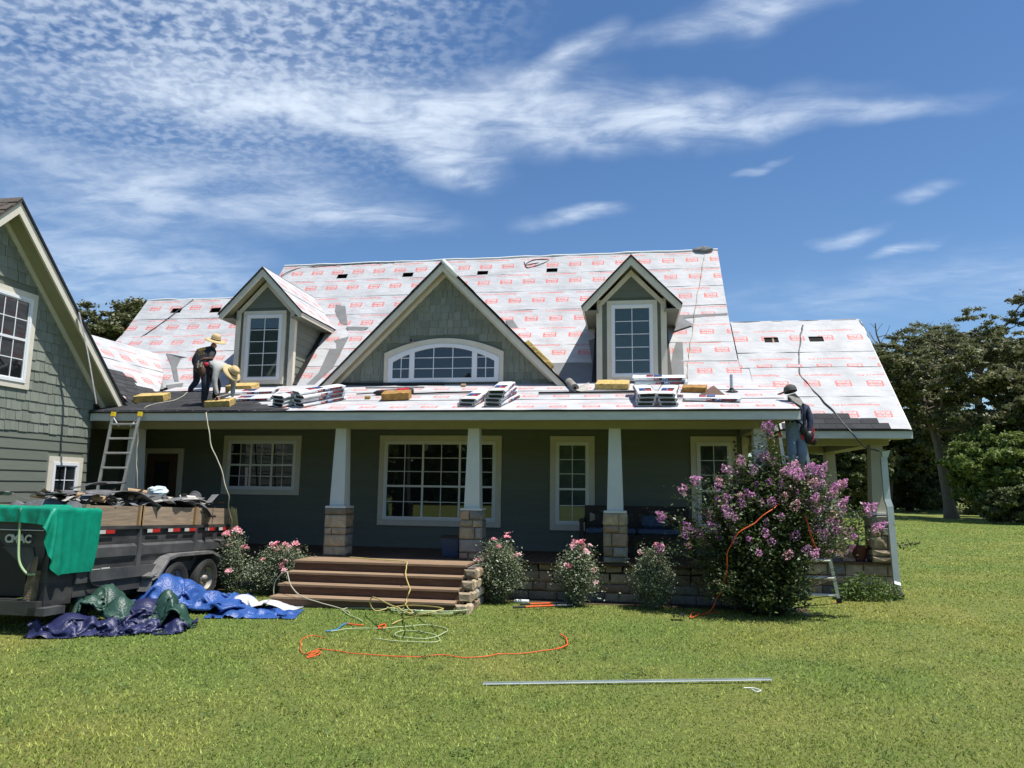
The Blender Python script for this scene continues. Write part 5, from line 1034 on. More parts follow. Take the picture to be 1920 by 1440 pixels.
def heap(name, label, c, rx, ry, h, yaw, m, seed, cat='tarp', group='crumpled tarps on the lawn', fine=2.2, nr=46, na=110, amp=.6, peak=(0, 0)):
    vs = []; b = MB(); cy, sy_ = math.cos(yaw), math.sin(yaw)
    for i in range(nr+1):
        r = i/nr
        for j in range(na):
            a = 2*math.pi*j/na; wob_ = 1+.30*noise.noise((math.cos(a)*1.6+seed, math.sin(a)*1.6, seed*2))+.16*noise.noise((math.cos(a)*5, math.sin(a)*5+seed, 3)); x, y = math.cos(a)*r*rx*wob_, math.sin(a)*r*ry*wob_
            dx, dy = x/rx-peak[0], y/ry-peak[1]; pr = max(0., 1-.8*(dx*dx+dy*dy))**.7*(1-r**6); rg = ridge(x, y, fine, seed); z = h*pr*(1-amp+amp*1.7*rg)+.11*rg*(1-r**10); f = .20*(1-r**3)*min(1, h*2.4)
            x0_, y0_ = x, y; x += (ridge(x0_+3, y0_, fine*1.3, seed+.4)-.5)*f; y += (ridge(x0_, y0_+5, fine*1.3, seed+.9)-.5)*f
            vs.append((c.x+x*cy-y*sy_, c.y+x*sy_+y*cy, GZ+max(.004 if r > .97 else .012, z+.012)))
    fs = [((i)*na+j, (i)*na+(j+1) % na, (i+1)*na+(j+1) % na, (i+1)*na+j) for i in range(nr) for j in range(na)]
    b.add(vs, fs); o = b.build(name, K[m], origin=Vector((c.x, c.y, GZ)), smooth=False); return tag(o, label, cat, group)
def relax(P, tri_rest, nx, ny, push, steps=110, grav=.0045, damp=.90, bend=.35, seed=0, iters=5):
    # position-based sheet: P (ny,nx,3) starting points, rest lengths from tri_rest (same shape), push(P) keeps it off solid things
    Pv = P.copy(); prs = []
    def pair(di, dj, stiff, par):
        for q in range(2):
            if par == 0: a = (slice(0, ny-di), slice(q, nx-dj, 2)); b_ = (slice(di, ny), slice(q+dj, nx, 2))
            else: a = (slice(q, ny-di, 2), slice(0, nx-dj)); b_ = (slice(q+di, ny, 2), slice(dj, nx))
            A = tri_rest[a]; B = tri_rest[b_]; n0 = min(A.shape[0], B.shape[0]); n1 = min(A.shape[1], B.shape[1]); L0 = np.linalg.norm(A[:n0, :n1]-B[:n0, :n1], axis=2); prs.append((a, b_, n0, n1, L0, stiff))
    pair(0, 1, 1, 0); pair(1, 0, 1, 1)
    for q in range(2):
        for sgn in (1, -1):
            a = (slice(q, ny-1, 2), slice(0, nx-1)) if sgn > 0 else (slice(q, ny-1, 2), slice(1, nx)); b_ = (slice(q+1, ny, 2), slice(1, nx)) if sgn > 0 else (slice(q+1, ny, 2), slice(0, nx-1))
            A = tri_rest[a]; B = tri_rest[b_]; n0 = min(A.shape[0], B.shape[0]); prs.append((a, b_, n0, nx-1, np.linalg.norm(A[:n0]-B[:n0], axis=2), .5))
    for q in range(4):
        a = (slice(0, ny), slice(q, nx-2, 4)); b_ = (slice(0, ny), slice(q+2, nx, 4)); A = tri_rest[a]; B = tri_rest[b_]; n1 = min(A.shape[1], B.shape[1]); prs.append((a, b_, ny, n1, np.linalg.norm(A[:, :n1]-B[:, :n1], axis=2), bend))
        a = (slice(q, ny-2, 4), slice(0, nx)); b_ = (slice(q+2, ny, 4), slice(0, nx)); A = tri_rest[a]; B = tri_rest[b_]; n0 = min(A.shape[0], B.shape[0]); prs.append((a, b_, n0, nx, np.linalg.norm(A[:n0]-B[:n0], axis=2), bend))
    for it in range(steps):
        V = (P-Pv)*damp; V[..., 2] -= grav; ln = np.linalg.norm(V, axis=2, keepdims=True); V *= np.minimum(1, .05/np.maximum(ln, 1e-9)); Pv = P.copy(); P = P+V
        for _ in range(iters):
            for a, b_, n0, n1, L0, st_ in prs:
                A = P[a][:n0, :n1]; B = P[b_][:n0, :n1]; D = B-A; l = np.linalg.norm(D, axis=2)+1e-9; c_ = (.5*st_*(l-L0)/l)[..., None]*D
                A += c_; B -= c_
            P, Pv = push(P, Pv)
    return P
def clothmesh(name, P, m, label, cat, group):
    ny, nx = P.shape[:2]; b = MB(); b.add([tuple(q) for q in P.reshape(-1, 3)], [(j*nx+i, j*nx+i+1, (j+1)*nx+i+1, (j+1)*nx+i) for j in range(ny-1) for i in range(nx-1)]); c = P.reshape(-1, 3).mean(0)
    o = b.build(name, K[m], origin=Vector((c[0], c[1], P[..., 2].min())), smooth=True, recalc=False); return tag(o, label, cat, group)
def tarp(label, c, w_, h_, yaw, comp, m, seed, bumps, name='tarp', cat='tarp', group='crumpled tarps on the lawn', n=58, steps=75, bmax=.24):
    # a sheet gathered to a fraction of its size lying over bumps (x, y, radius, height)
    rs = np.random.RandomState(seed); nx = n; ny = max(16, int(n*h_/w_)); u, v = np.meshgrid(np.linspace(-.5, .5, nx), np.linspace(-.5, .5, ny)); R0 = np.stack([u*w_, v*h_, 0*u], 2); P = np.empty_like(R0)
    nz_ = np.array([[noise.noise((a*5+seed, b_*5, seed)) for a, b_ in zip(ra, rb)] for ra, rb in zip(u*w_, v*h_)]); nx_ = np.array([[noise.noise((a*4+seed, b_*4, seed+9)) for a, b_ in zip(ra, rb)] for ra, rb in zip(u*w_, v*h_)]); ny_ = np.array([[noise.noise((a*4+seed+5, b_*4, seed+4)) for a, b_ in zip(ra, rb)] for ra, rb in zip(u*w_, v*h_)])
    x, y = u*w_*comp+nx_*.16, v*h_*comp+ny_*.16; cy, sy_ = math.cos(yaw), math.sin(yaw)
    bumps = list(bumps)
    for q in range(int(34*w_*h_*comp*comp/1.6)): a_, b2_ = rs.uniform(-.46, .46)*w_*comp, rs.uniform(-.46, .46)*h_*comp; bumps.append((c.x+a_*cy-b2_*sy_, c.y+a_*sy_+b2_*cy, rs.uniform(.05, .15), rs.uniform(.04, bmax)))
    def B(X, Y):
        z = np.full(X.shape, GZ+.015)
        for bx, by, br, bh in bumps: z = np.maximum(z, GZ+.015+bh*np.clip(1-((X-bx)**2+(Y-by)**2)/br**2, 0, 1)**.8)
        return z
    X, Y = c.x+x*cy-y*sy_, c.y+x*sy_+y*cy; P[..., 0] = X; P[..., 1] = Y; P[..., 2] = B(X, Y)+.10+nz_*.14
    def push(P, Pv):
        z = B(P[..., 0], P[..., 1]); k_ = P[..., 2] < z; P[..., 2] = np.where(k_, z, P[..., 2]); Pv[k_] = P[k_]*.9+Pv[k_]*.1; return P, Pv
    P = relax(P, R0, nx, ny, push, steps); return clothmesh(name, P, m, label, cat, group)
GB = lambda u, v, r, h: (G(u, v).x, G(u, v).y, r, h)
tarp('bright blue tarp heaped in folds against the trailer wheels', G(360, 1140), 3.0, 2.1, .2, .60, 'tblue', 1, [GB(305, 1140, .40, .54), GB(345, 1135, .36, .42), GB(390, 1145, .36, .30), GB(285, 1165, .3, .28), GB(425, 1150, .3, .2)], n=84)
tarp('flat end of the bright blue tarp trailing towards the steps', G(480, 1152), 1.5, .9, .2, .80, 'tblue', 2, [GB(450, 1148, .3, .10)], n=50, bmax=.10)
tarp('dark navy tarp bunched in the middle of the tarp heap', G(268, 1180), 2.0, 1.4, .3, .58, 'tdkblue', 3, [GB(270, 1172, .34, .36), GB(235, 1175, .3, .26), GB(310, 1172, .34, .24)], n=70)
tarp('dark navy tarp lying flattest and farthest left', G(140, 1188), 1.5, 1.0, .4, .66, 'tdkblue', 4, [GB(130, 1186, .32, .24)], n=56)
tarp('dark green tarp balled up beside the trailer corner', G(192, 1172), 1.8, 1.5, .2, .46, 'tdkgreen', 5, [GB(195, 1166, .36, .52), GB(222, 1176, .26, .42), GB(168, 1178, .24, .44), GB(205, 1158, .2, .62)], n=80, bmax=.46)
tarp('small dark green tarp end standing between blue folds', G(315, 1178), 1.3, 1.0, .3, .44, 'tdkgreen', 6, [GB(310, 1174, .2, .50), GB(325, 1182, .18, .30)], n=60, bmax=.40)
tarp('white plastic sheet lying on the end of the blue tarp', G(478, 1143)+Vector((0, .1, 0)), 1.5, .7, .1, .82, 'twhite', 7, [GB(455, 1142, .30, .22), GB(505, 1145, .4, .12)], 'plastic_sheet', 'sheet', None, n=50, bmax=.08)
# green tarp over the trailer's front corner: a sheet let fall over the header
def gtarp():
    nx, ny = 76, 48; fr_ = spline([(-1.35, -2.87, 0), (-.6, -2.87, 0), (.1, -2.87, 0), (.6, -2.88, 0), (.96, -2.88, 0), (1.42, -2.82, 0), (1.75, -2.50, 0)], 13)[:nx]; bk_ = spline([(-1.35, -2.2, 0), (-.6, -2.1, 0), (.0, -2.0, 0), (.45, -1.85, 0), (.88, -1.80, 0), (1.35, -1.82, 0), (1.82, -1.92, 0)], 13)[:nx]; nx = len(fr_)
    P = np.array([[list(a.lerp(b_, j/(ny-1))) for a, b_ in zip(fr_, bk_)] for j in range(ny)]); R0 = P.copy(); P[..., 2] = 1.66+np.array([[noise.noise((q[0]*3, q[1]*3, 1))*.03 for q in r_] for r_ in P])
    def push(P, Pv):
        x, y, z = P[..., 0], P[..., 1], P[..., 2]
        for x0, x1, y0, y1, zt in ((-3, .93, -2.70, -1.0, 1.575), (-3, .5, -2.5, 0, 1.62), (.3, .90, -2.66, 2, 1.45)):
            ins = (x > x0) & (x < x1) & (y > y0) & (y < y1) & (z < zt); d1, d2, d3 = x1-x, y-y0, zt-z; top = ins & (d3 <= d1+.02) & (d3 <= d2+.02); rt2 = ins & ~top & (d1 <= d2); fr2 = ins & ~top & ~rt2
            P[..., 2] = np.where(top, zt, P[..., 2]); P[..., 0] = np.where(rt2, x1+.002, P[..., 0]); P[..., 1] = np.where(fr2, y0-.002, P[..., 1]); Pv[top] = P[top]; 
            x, y, z = P[..., 0], P[..., 1], P[..., 2]
        P[ny//3:, :nx//2] = PIN[ny//3:, :nx//2]; k_ = PIN[-1, :, 0] < .82; P[-1][k_] = PIN[-1][k_]; return P, Pv
    PIN = P.copy(); PIN[..., 2] = 1.60; P = relax(P, R0*1.07, nx, ny, push, 110, .0030, .90, .10, 0, 26); P = np.array([[list(TW0(*q)) for q in r_] for r_ in P])
    return clothmesh('tarp', P, 'tgreen', 'bright emerald green tarp hanging over the front corner of the trailer', 'tarp', None)
def TW0(x, y, z): return TO+Matrix.Rotation(-.038, 3, 'X') @ Vector((float(x), float(y), float(z)))
gtarp()
g2 = heap('tarp', 'bright emerald green tarp bundle stuffed under the trailer header', Vector((-3.75, -4.75, 0)), .45, .25, .2, 0, 'tgreen', 9, group=None); g2.location.z += 1.18
# ---------------------------------------------------------------- bundles of shingles and what lies on the porch roof
K['wrap'] = mat('white_wrapper', (.76, .77, .78), (.60, .62, .64), 9, .3, .3, 30, spec=.5); K['wred'] = mat('wrapper_red', (.50, .03, .05), None, 5, .35); K['wblue'] = mat('wrapper_blue', (.035, .10, .36), None, 5, .35); K['wink'] = mat('wrapper_ink', (.02, .022, .035), None, 5, .35)
NP = Vector((0, -.32, 1)).normalized()
def bundle_proto():
    b = MB(); L_, W_, H_ = 1.0, .335, .080; secs = []
    n = 14
    for i in range(9):
        x = -L_/2+L_*i/8; k = 1+(.05 if i in (0, 8) else 0); r = []
        for j in range(n):
            a = 2*math.pi*j/n; c, s = math.cos(a), math.sin(a); yy = W_/2*abs(c)**.45*(1 if c > 0 else -1)*k; z = H_/2*abs(s)**.6*(1 if s > 0 else -1)*k+H_/2; r.append((x+rnd(-.006, .006)+(rnd(-.03, .03) if i in (0, 8) else 0), yy+rnd(-.003, .003), z+rnd(-.004, .004)))
        secs += r
    b.add(secs, [(i*n+j, i*n+(j+1) % n, (i+1)*n+(j+1) % n, (i+1)*n+j) for i in range(8) for j in range(n)])
    e = []
    for sx_ in (-1, 1):                          # rolled lips and the dark open ends
        o = [(sx_*(L_/2+.004), W_/2*.97*abs(math.cos(a))**.45*(1 if math.cos(a) > 0 else -1), H_/2+H_/2*.97*abs(math.sin(a))**.6*(1 if math.sin(a) > 0 else -1)) for a in [2*math.pi*j/n for j in range(n)]]
        i_ = [(sx_*(L_/2-.012), y*.86, H_/2+(z-H_/2)*.74) for _, y, z in o]; k = len(b.v); b.add(o+i_, [(j, (j+1) % n, n+(j+1) % n, n+j) for j in range(n)])
        e.append([(sx_*(L_/2-.03), y, z) for _, y, z in i_]); 
    return b, e
bb_, ee_ = bundle_proto()
T0 = thing('shingle_bundle', 'x', 'shingle bundle', (0, 0, 0), 'bundles of roof shingles on the porch roof'); bb_.build('wrapper', K['wrap'], T0, recalc=False)
for e_ in ee_: MB().add(e_, [tuple(range(len(e_)))]).build('shingle_end', K['drip'], T0, recalc=False)
lb = MB()
for sy_ in (-1, 1):
    y = sy_*.1725; 
    for x0, x1, m in ((-.10, -.015, 0), (-.005, .06, 2), (.07, .15, 1), (.16, .44, 2)): lb.add([(x0, y, .018), (x1, y, .018), (x1+.012, y, .064), (x0+.012, y, .064)], [(0, 1, 2, 3)], m)
    for k in range(5): lb.add([(.19+k*.042, y*1.008, .036), (.215+k*.042, y*1.008, .036), (.222+k*.042, y*1.008, .054), (.197+k*.042, y*1.008, .060)], [(0, 1, 2, 3)], 0)
    lb.add([(-.085, y*1.008, .04), (-.03, y*1.008, .04), (-.024, y*1.008, .058), (-.079, y*1.008, .058)], [(0, 1, 2, 3)], 3); lb.add([(.085, y*1.008, .04), (.13, y*1.008, .04), (.136, y*1.008, .058), (.091, y*1.008, .058)], [(0, 1, 2, 3)], 3)
for x0, x1, y0, y1, m in ((-.10, .06, -.12, 0, 2), (-.10, .06, .005, .11, 1), (-.24, -.11, -.11, .0, 0), (-.24, -.11, .005, .11, 2)): lb.add([(x0, y0, .0830), (x1, y0, .0830), (x1, y1, .0830), (x0, y1, .0830)], [(0, 1, 2, 3)], m)
lb.build('print', [K['wred'], K['wblue'], K['wink'], K['wrap']], T0, recalc=False)
usedb = [False]
def bundle(label, u, v, yaw, lev=0, jit=.0, base=None):
    o = T0 if not usedb[0] else copy_tree(T0); usedb[0] = True; o['label'] = label; P = (onroof(u, v) if base is None else Vector(base))
    o.location = P+NP*(.018+lev*.080)+Vector((rnd(-jit, jit), rnd(-jit, jit), 0)); q = Vector((0, 0, 1)).rotation_difference(NP); o.rotation_euler = (q.to_matrix() @ Matrix.Rotation(yaw, 3, 'Z')).to_euler(); return o
R_ = math.radians; P = onroof
bundle('bottom shingle bundle of the pair just right of the crouching roofer in grey', 470, 752, R_(4)); bundle('top shingle bundle of the pair just right of the crouching roofer in grey', 478, 746, R_(7), 1)
c1_, c2_ = P(560, 757), P(600, 757)
nm = ('bottom', 'second', 'third', 'top')
for k in range(3): bundle('%s shingle bundle in the left column of the skewed pile below the left dormer' % ('bottom', 'middle', 'top')[k], 0, 0, R_(60+3*k), k, .02, c1_)
for k in range(4): bundle('%s shingle bundle in the right column of the skewed pile below the left dormer' % nm[k], 0, 0, R_(56-2*k+(5 if k == 2 else 0)), k, .025, c2_)
c3_, c4_ = P(891, 755), P(942, 755)
for k in range(2): bundle('%s of two shingle bundles in the low stack under the arched window' % ('lower', 'upper')[k], 0, 0, R_(82+3*k), k, .012, c3_)
for k in range(4): bundle('%s shingle bundle of the four-high stack under the arched window' % nm[k], 0, 0, R_(76+4*k), k, .02, c4_)
c5_, c6_ = P(1208, 754), P(1252, 754)
for k in range(3): bundle('%s shingle bundle in the left column of the big stack below the right dormer' % ('bottom', 'middle', 'top')[k], 0, 0, R_(91+2*k), k, .015, c5_)
for k in range(3): bundle('%s shingle bundle in the right column of the big stack below the right dormer' % ('bottom', 'middle', 'top')[k], 0, 0, R_(88-3*k), k, .015, c6_)
bundle('lower shingle bundle laid crossways on the big stack below the right dormer', 0, 0, R_(-4), 3, 0, P(1240, 745)+Vector((0, .12, .03))); bundle('topmost shingle bundle laid crossways on the big stack below the right dormer', 0, 0, R_(-3), 4, 0, P(1236, 745)+Vector((0, .14, .03)))
bundle('single shingle bundle lying alone towards the right end of the porch roof', 1335, 752, R_(-8))
def foam(label, u, v, yaw, L_=.62, W_=.42, H_=.13, m='foam', pos=None, rot=None, seed=0):
    b = MB(); nx, ny = 10, 7; vs = []; D = random.Random(seed); pts = {}
    def nzv(p): return noise.noise(Vector(p)*14+Vector((seed*5, 0, 0)))*.012
    for side in (0, 1):
        for j in range(ny+1):
            for i in range(nx+1):
                ed = (i in (0, nx) or j in (0, ny)); x, y, z = (i/nx-.5)*L_, (j/ny-.5)*W_, (H_ if side else 0.); k = nzv((x, y, z)); vs.append((x+(k*1.6 if ed else 0), y+(k*1.6 if ed else 0), z+(k+(-.012 if ed else 0) if side else 0)))
    o_ = (nx+1)*(ny+1); g = lambda s, i, j: s*o_+j*(nx+1)+i; fs = []
    for j in range(ny):
        for i in range(nx): fs += [(g(1, i, j), g(1, i+1, j), g(1, i+1, j+1), g(1, i, j+1)), (g(0, i, j), g(0, i, j+1), g(0, i+1, j+1), g(0, i+1, j))]
    for i in range(nx): fs += [(g(0, i, 0), g(0, i+1, 0), g(1, i+1, 0), g(1, i, 0)), (g(1, i, ny), g(1, i+1, ny), g(0, i+1, ny), g(0, i, ny))]
    for j in range(ny): fs += [(g(0, nx, j), g(0, nx, j+1), g(1, nx, j+1), g(1, nx, j)), (g(1, 0, j), g(1, 0, j+1), g(0, 0, j+1), g(0, 0, j))]
    b.add(vs, fs); o = b.build('foam_pad', K[m], recalc=False); tag(o, label, 'foam pad', 'foam pads on the roof')
    o.location = (P(u, v)+NP*.03) if pos is None else pos; q = Vector((0, 0, 1)).rotation_difference(NP); o.rotation_euler = (q.to_matrix() @ Matrix.Rotation(yaw, 3, 'Z')).to_euler() if rot is None else rot; return o
foam('thick yellow foam pad at the left end of the porch roof', 286, 754, R_(10), .64, .36, .15, seed=1); foam('torn yellow foam pad at the feet of the bent roofer in grey', 413, 763, R_(12), .52, .36, .13, seed=2); foam('yellow foam pad under the left dormer window behind the shingle bundles', 456, 735, R_(2), .62, .4, .16, seed=3)
foam('brownish foam pad in front of the black and red tool', 744, 750, R_(8), .56, .34, .15, 'foamdk', seed=4); foam('flat yellow foam pad below the right dormer, left of the big stack', 1149, 729, R_(-4), .68, .5, .13, seed=5)
foam('worn foam pad behind the big stack at its right end', 1302, 735, R_(-8), .46, .34, .10, 'foamdk', seed=6)
fp_ = at(1012, 664, 1, 2.25); foam('long foam pad wedged on the right slope of the centre gable', 0, 0, 0, .82, .3, .11, 'foam', at(1009, 668, 1, 2.5), (0, R_(45), R_(0)), seed=7)
b = MB(); A_ = [P(1312, 741), P(1338, 728), P(1362, 744)]; b.prism([A_[0]+UZ*.02, A_[1]+UZ*.06, A_[2]+UZ*.02], (0, .05, .0)); tag(b.build('board_scrap', K['riser'], origin=A_[0]), 'dark brown folded board scrap right of the big shingle stack', 'board scrap')
# tool with a red body
t0, t1 = P(668, 744)+UZ*.06, P(775, 741)+UZ*.09; d_ = (t1-t0).normalized(); tl = thing('power_tool', 'long black power tool with a red body lying behind the brown foam pad', 'tool', P(705, 746)); ln = (t1-t0).length
b = MB(); b.tube([t0, t0+d_*ln*.32], .012, 8); b.tube([t0+d_*ln*.30, t0+d_*ln*.36, t0+d_*ln*.75], [.02, .055, .065], 12); b.build('barrel', K['black'], tl, smooth=True); b = MB(); b.tube([t0+d_*ln*.72, t0+d_*ln*.93], [.075, .08], 12); b.build('body', K['wred'], tl); b = MB(); b.tube([t0+d_*ln*.92, t0+d_*ln], [.07, .055], 12); b.tube([t0+d_*ln*.8, t0+d_*ln*.78-UZ*.1], .03, 8); b.build('grip', K['black'], tl)
def rod(name, label, a, c, w_=.05, h_=.02, m='drip', cat='metal trim', group='loose metal trim strips on the porch roof'):
    b = MB(); b.bar(a, c, w_, h_*.3); d = (Vector(c)-Vector(a)).normalized().cross(NP)*w_*.5; b.bar(Vector(a)+d+NP*h_*.5, Vector(c)+d+NP*h_*.5, .004, h_); return tag(b.build(name, K[m], origin=Vector(a)), label, cat, group)
up3 = NP*.035
rod('drip_edge_strip', 'long black trim strip along the foot of the centre gable wall', P(640, 724)+up3, P(833, 724)+up3, .07, .05); rod('drip_edge_strip', 'grey trim strip just below the long black one at the gable foot', P(686, 730)+up3, P(796, 729)+up3, .05, .02, 'felt'); rod('drip_edge_strip', 'black trim strip running behind the foam pad and the four-high stack', P(775, 742)+up3, P(905, 738)+up3, .05, .03); rod('drip_edge_strip', 'black trim strip in front of the right dormer, left of the big stack', P(1010, 741)+up3, P(1195, 739)+up3, .05, .04)
for lab, u, v, m in (('small brown roll lying below the arched window', 869, 727, 'card'), ('small roll of tape left of the brown foam pad', 689, 750, 'foamdk')):
    c = P(u, v)+UZ*.045; b = MB(); b.tube([c-UX*.05, c+UX*.05], .045, 12); tag(b.build('tape_roll', K[m], origin=c), lab, 'roll')
a, c = P(1067, 723)+UZ*.085, P(1078, 735)+UZ*.085; ro = thing('felt_roll', 'grey roll of roofing felt left of the right dormer, partly unrolled', 'roofing roll', (a+c)/2-UZ*.08); b = MB(); b.tube([a, c], .085, 18); b.build('roll', K['tornlt'], ro, smooth=False); b = MB(); n_ = (c-a).normalized(); b.tube([c, c+n_*.004], .03, 12); b.build('core', K['dark'], ro)
b = MB(); q = [P(1080, 736)+UZ*.05, P(1105, 727)+UZ*.12, P(1102, 735)+UZ*.03, P(1084, 728)+UZ*.04]; b.add(q+[P(1098, 738)+UZ*.02], [(0, 2, 4), (0, 3, 1, 2)]); b.build('loose_end', K['tornlt'], ro, recalc=False)
# ropes, hoses and cords
K['rope'] = mat('tan_rope', (.42, .33, .22), None, 30, .85); K['hoseblk'] = mat('dark_hose', (.045, .047, .05), None, 5, .45); K['hosetan'] = mat('pale_hose', (.42, .40, .30), None, 8, .6); K['hosey'] = mat('yellow_hose', (.55, .45, .16), None, 8, .5); K['hoseg'] = mat('pale_green_hose', (.42, .50, .26), None, 8, .5); K['hoseo'] = mat('orange_cord', (.80, .12, .03), None, 8, .5); K['hoseb'] = mat('blue_hose', (.05, .22, .42), None, 8, .45)
def cord(name, label, pts, r, m, cat='hose', group=None, k=9, n=6):
    q_ = spline(pts, k); q_ = [p+Vector((noise.noise(p*4+Vector((7, 0, 0))), noise.noise(p*4), 0))*.035*(1 if 0 < i_ < len(q_)-1 else 0) for i_, p in enumerate(q_)]; b = MB(); b.tube(q_, r, n); return tag(b.build(name, K[m], origin=Vector(pts[-1]), smooth=True), label, cat, group)
def OM_(u, v, l=.03): return onpl(u, v, *MAINP)+Vector((0, -.8, .6))*l
def OL_(u, v, l=.03): return onpl(u, v, *LOWP)+Vector((0, -.72, .69))*l
def OP_(u, v, l=.03): return onroof(u, v)+NP*l
cord('safety_rope', 'thin tan rope hanging from the ridge bundle down beside the right dormer', [OM_(1322, 478), OM_(1312, 530), OM_(1304, 580), OL_(1297, 630), OL_(1290, 680), OL_(1287, 720)], .007, 'rope', 'rope'); cord('safety_rope', 'dark taut rope crossing the left wing of the printed roof', [OM_(363, 563), OM_(310, 603), OM_(249, 645)], .012, 'hoseblk', 'rope')
cord('air_hose', 'black hose running down the right wing roof to the downspout', [OL_(1505, 613, .05), OL_(1499, 650), OL_(1499, 697), OL_(1520, 728), OL_(1560, 772), OL_(1592, 808), at(1608, 826, 1, 1.15), at(1622, 838, 1, 1.3), at(1648, 846, 1, 1.6)], .016, 'hoseblk'); cord('air_hose', 'loop of black hose coiled just under the ridge right of the gable peak', [OM_(983, 492), OM_(988, 503), OM_(1005, 500), OM_(1030, 489), OM_(1000, 489), OM_(986, 498), OM_(1010, 494)], .010, 'hoseblk')
cord('air_hose', 'dark hose lying along the left end of the main ridge', [OM_(528, 520), OM_(545, 510), OM_(570, 503), OM_(620, 499), OM_(680, 496), OM_(740, 494)], .011, 'hoseblk')
cord('air_hose', 'pale hose running from the roofer in grey over the eave down into the trailer', [OP_(447, 735), OP_(415, 745), OP_(395, 752), OP_(388, 765), at(387, 776, 1, -.50), at(391, 800, 1, -.62), at(398, 840, 1, -.7), at(418, 890, 1, -.75), at(429, 935, 1, -.7), at(432, 970, 1, -.45), at(436, 1010, 1, -.2), at(434, 1060, 1, -.15), G(446, 1110, .02)], .012, 'hosetan')
cord('air_hose', 'pale hose drooping from the left ladder top along the porch roof edge', [OP_(352, 738), OP_(330, 752), OP_(290, 760), OP_(275, 766), at(262, 778, 1, -.52), at(258, 820, 1, -.55), at(257, 870, 1, -.58), at(255, 920, 1, -.6)], .010, 'hosetan')
b = MB(); 
for k in range(4): b.tube(spline([at(434+k*1.5, 950+k, 1, -.05), at(430+k*3, 990, 1, -.12), at(436+k*2, 1040+k*6, 1, -.1), at(441+k*2, 1010, 1, -.1), at(440+k, 955, 1, -.05)], 6), .010, 6)
tag(b.build('rope_coil', K['hosey'], origin=at(436, 1000, 1, -.1)), 'coiled yellowish rope hanging on the rear end of the trailer', 'rope')
def gl(pts, h=.022): return [G(u, v, h) for u, v in pts]
cord('extension_cord', 'orange cord curving across the middle of the lawn', gl([(608, 1196), (585, 1192), (566, 1200), (562, 1215), (572, 1226), (585, 1222), (600, 1216), (625, 1219), (665, 1225), (720, 1229), (780, 1232), (830, 1228), (870, 1233), (905, 1231), (940, 1226), (975, 1225), (1010, 1221), (1042, 1217)], .016), .0062, 'hoseo', 'cord', 'orange cords on the lawn'); cord('extension_cord', 'small tangle of orange cord at the left bend of the long lawn cord', gl([(578, 1228), (590, 1222), (600, 1222), (590, 1230), (576, 1233), (588, 1226), (598, 1220)], .03), .0075, 'hoseo', 'cord', 'orange cords on the lawn')
cord('extension_cord', 'short orange cord end showing in the grass right of the lawn coils', gl([(1042, 1217), (1055, 1214), (1066, 1207), (1060, 1196), (1052, 1188)], .03), .010, 'hoseo', 'cord', 'orange cords on the lawn')
cc = G(1320, 1154); cord('extension_cord', 'red-orange cord rising from the lawn up through the crape myrtle', [G(1352, 1148, .02), G(1320, 1150, .02), G(1296, 1158, .03), G(1300, 1148, .04), G(1325, 1150, .03), at(1352, 1108, 1, -1.0), at(1362, 1070, 1, -1.35), at(1367, 1030, 1, -1.45), at(1385, 1000, 1, -1.5), at(1415, 980, 1, -1.45), at(1440, 960, 1, -1.4), at(1462, 945, 1, -1.2)], .0085, 'hoseo', 'cord'); cord('extension_cord', 'orange cord end lying right of the aluminium ladder foot', gl([(1560, 1128), (1575, 1132), (1592, 1130), (1604, 1134)], .025), .011, 'hoseo', 'cord', 'orange cords on the lawn')
cord('extension_cord', 'red cord showing among the blossoms near the right ladder', [at(1500, 955, 1, -1.1), at(1512, 975, 1, -1.25), at(1520, 1000, 1, -1.25), at(1530, 1030, 1, -1.1)], .012, 'hoseo', 'cord')
def loops(c, n, rx, ry, seed, h=.03):
    D = random.Random(seed); out = []
    for i in range(n*7): a = i*2*math.pi/7+D.uniform(-.15, .15); k = D.uniform(.75, 1.15); out.append(Vector((c.x+math.cos(a)*rx*k+D.uniform(-.1, .1)*rx, c.y+math.sin(a)*ry*k, max(GZ+.02, c.z+h+D.uniform(0, .05)))))
    return out
cord('air_hose', 'tangle of pale green hose at the foot of the wooden steps', loops(G(800, 1150), 5, .62, .28, 4, .04)+gl([(650, 1140), (680, 1165)]), .009, 'hoseg', 'hose', 'hoses in front of the steps', 5)
S_ = lambda u, v, y, h=.02: at(u, v, 1, y)
cord('air_hose', 'yellow hose looping down the wooden steps from the porch', [Vector((.7, -.35, .02)), Vector((1.3, -.6, .02)), Vector((1.95, -.9, .03)), Vector((2.0, -1.02, -.05)), Vector((2.1, -1.30, -.14)), Vector((2.2, -1.45, -.30)), Vector((2.28, -1.7, -.38)), Vector((2.3, -1.95, -.52)), G(770, 1150, .35), G(700, 1120, .30), G(702, 1145, .05), G(760, 1135, .12), G(828, 1140, .3), G(800, 1150, .28), G(760, 1160, .05), G(735, 1170, .02)], .010, 'hosey', 'hose', 'hoses in front of the steps')
cord('air_hose', 'pale hose lying over the left half of the lowest steps', [G(512, 1118, .1), Vector((-.25, -1.35, -.3)), Vector((-.02, -1.42, -.15)), Vector((.12, -1.6, -.30)), Vector((.45, -1.85, -.47)), Vector((.8, -1.95, -.55)), G(640, 1141, .03), G(655, 1150, .02)], .010, 'hosetan', 'hose', 'hoses in front of the steps')
cord('air_hose', 'thin green hose in long loops on the lawn below the steps', gl([(700, 1197), (760, 1203), (820, 1203), (812, 1190), (760, 1182), (740, 1192), (800, 1197), (840, 1182), (800, 1172), (720, 1178), (660, 1178), (620, 1184)]), .008, 'hoseg', 'hose', 'hoses in front of the steps')
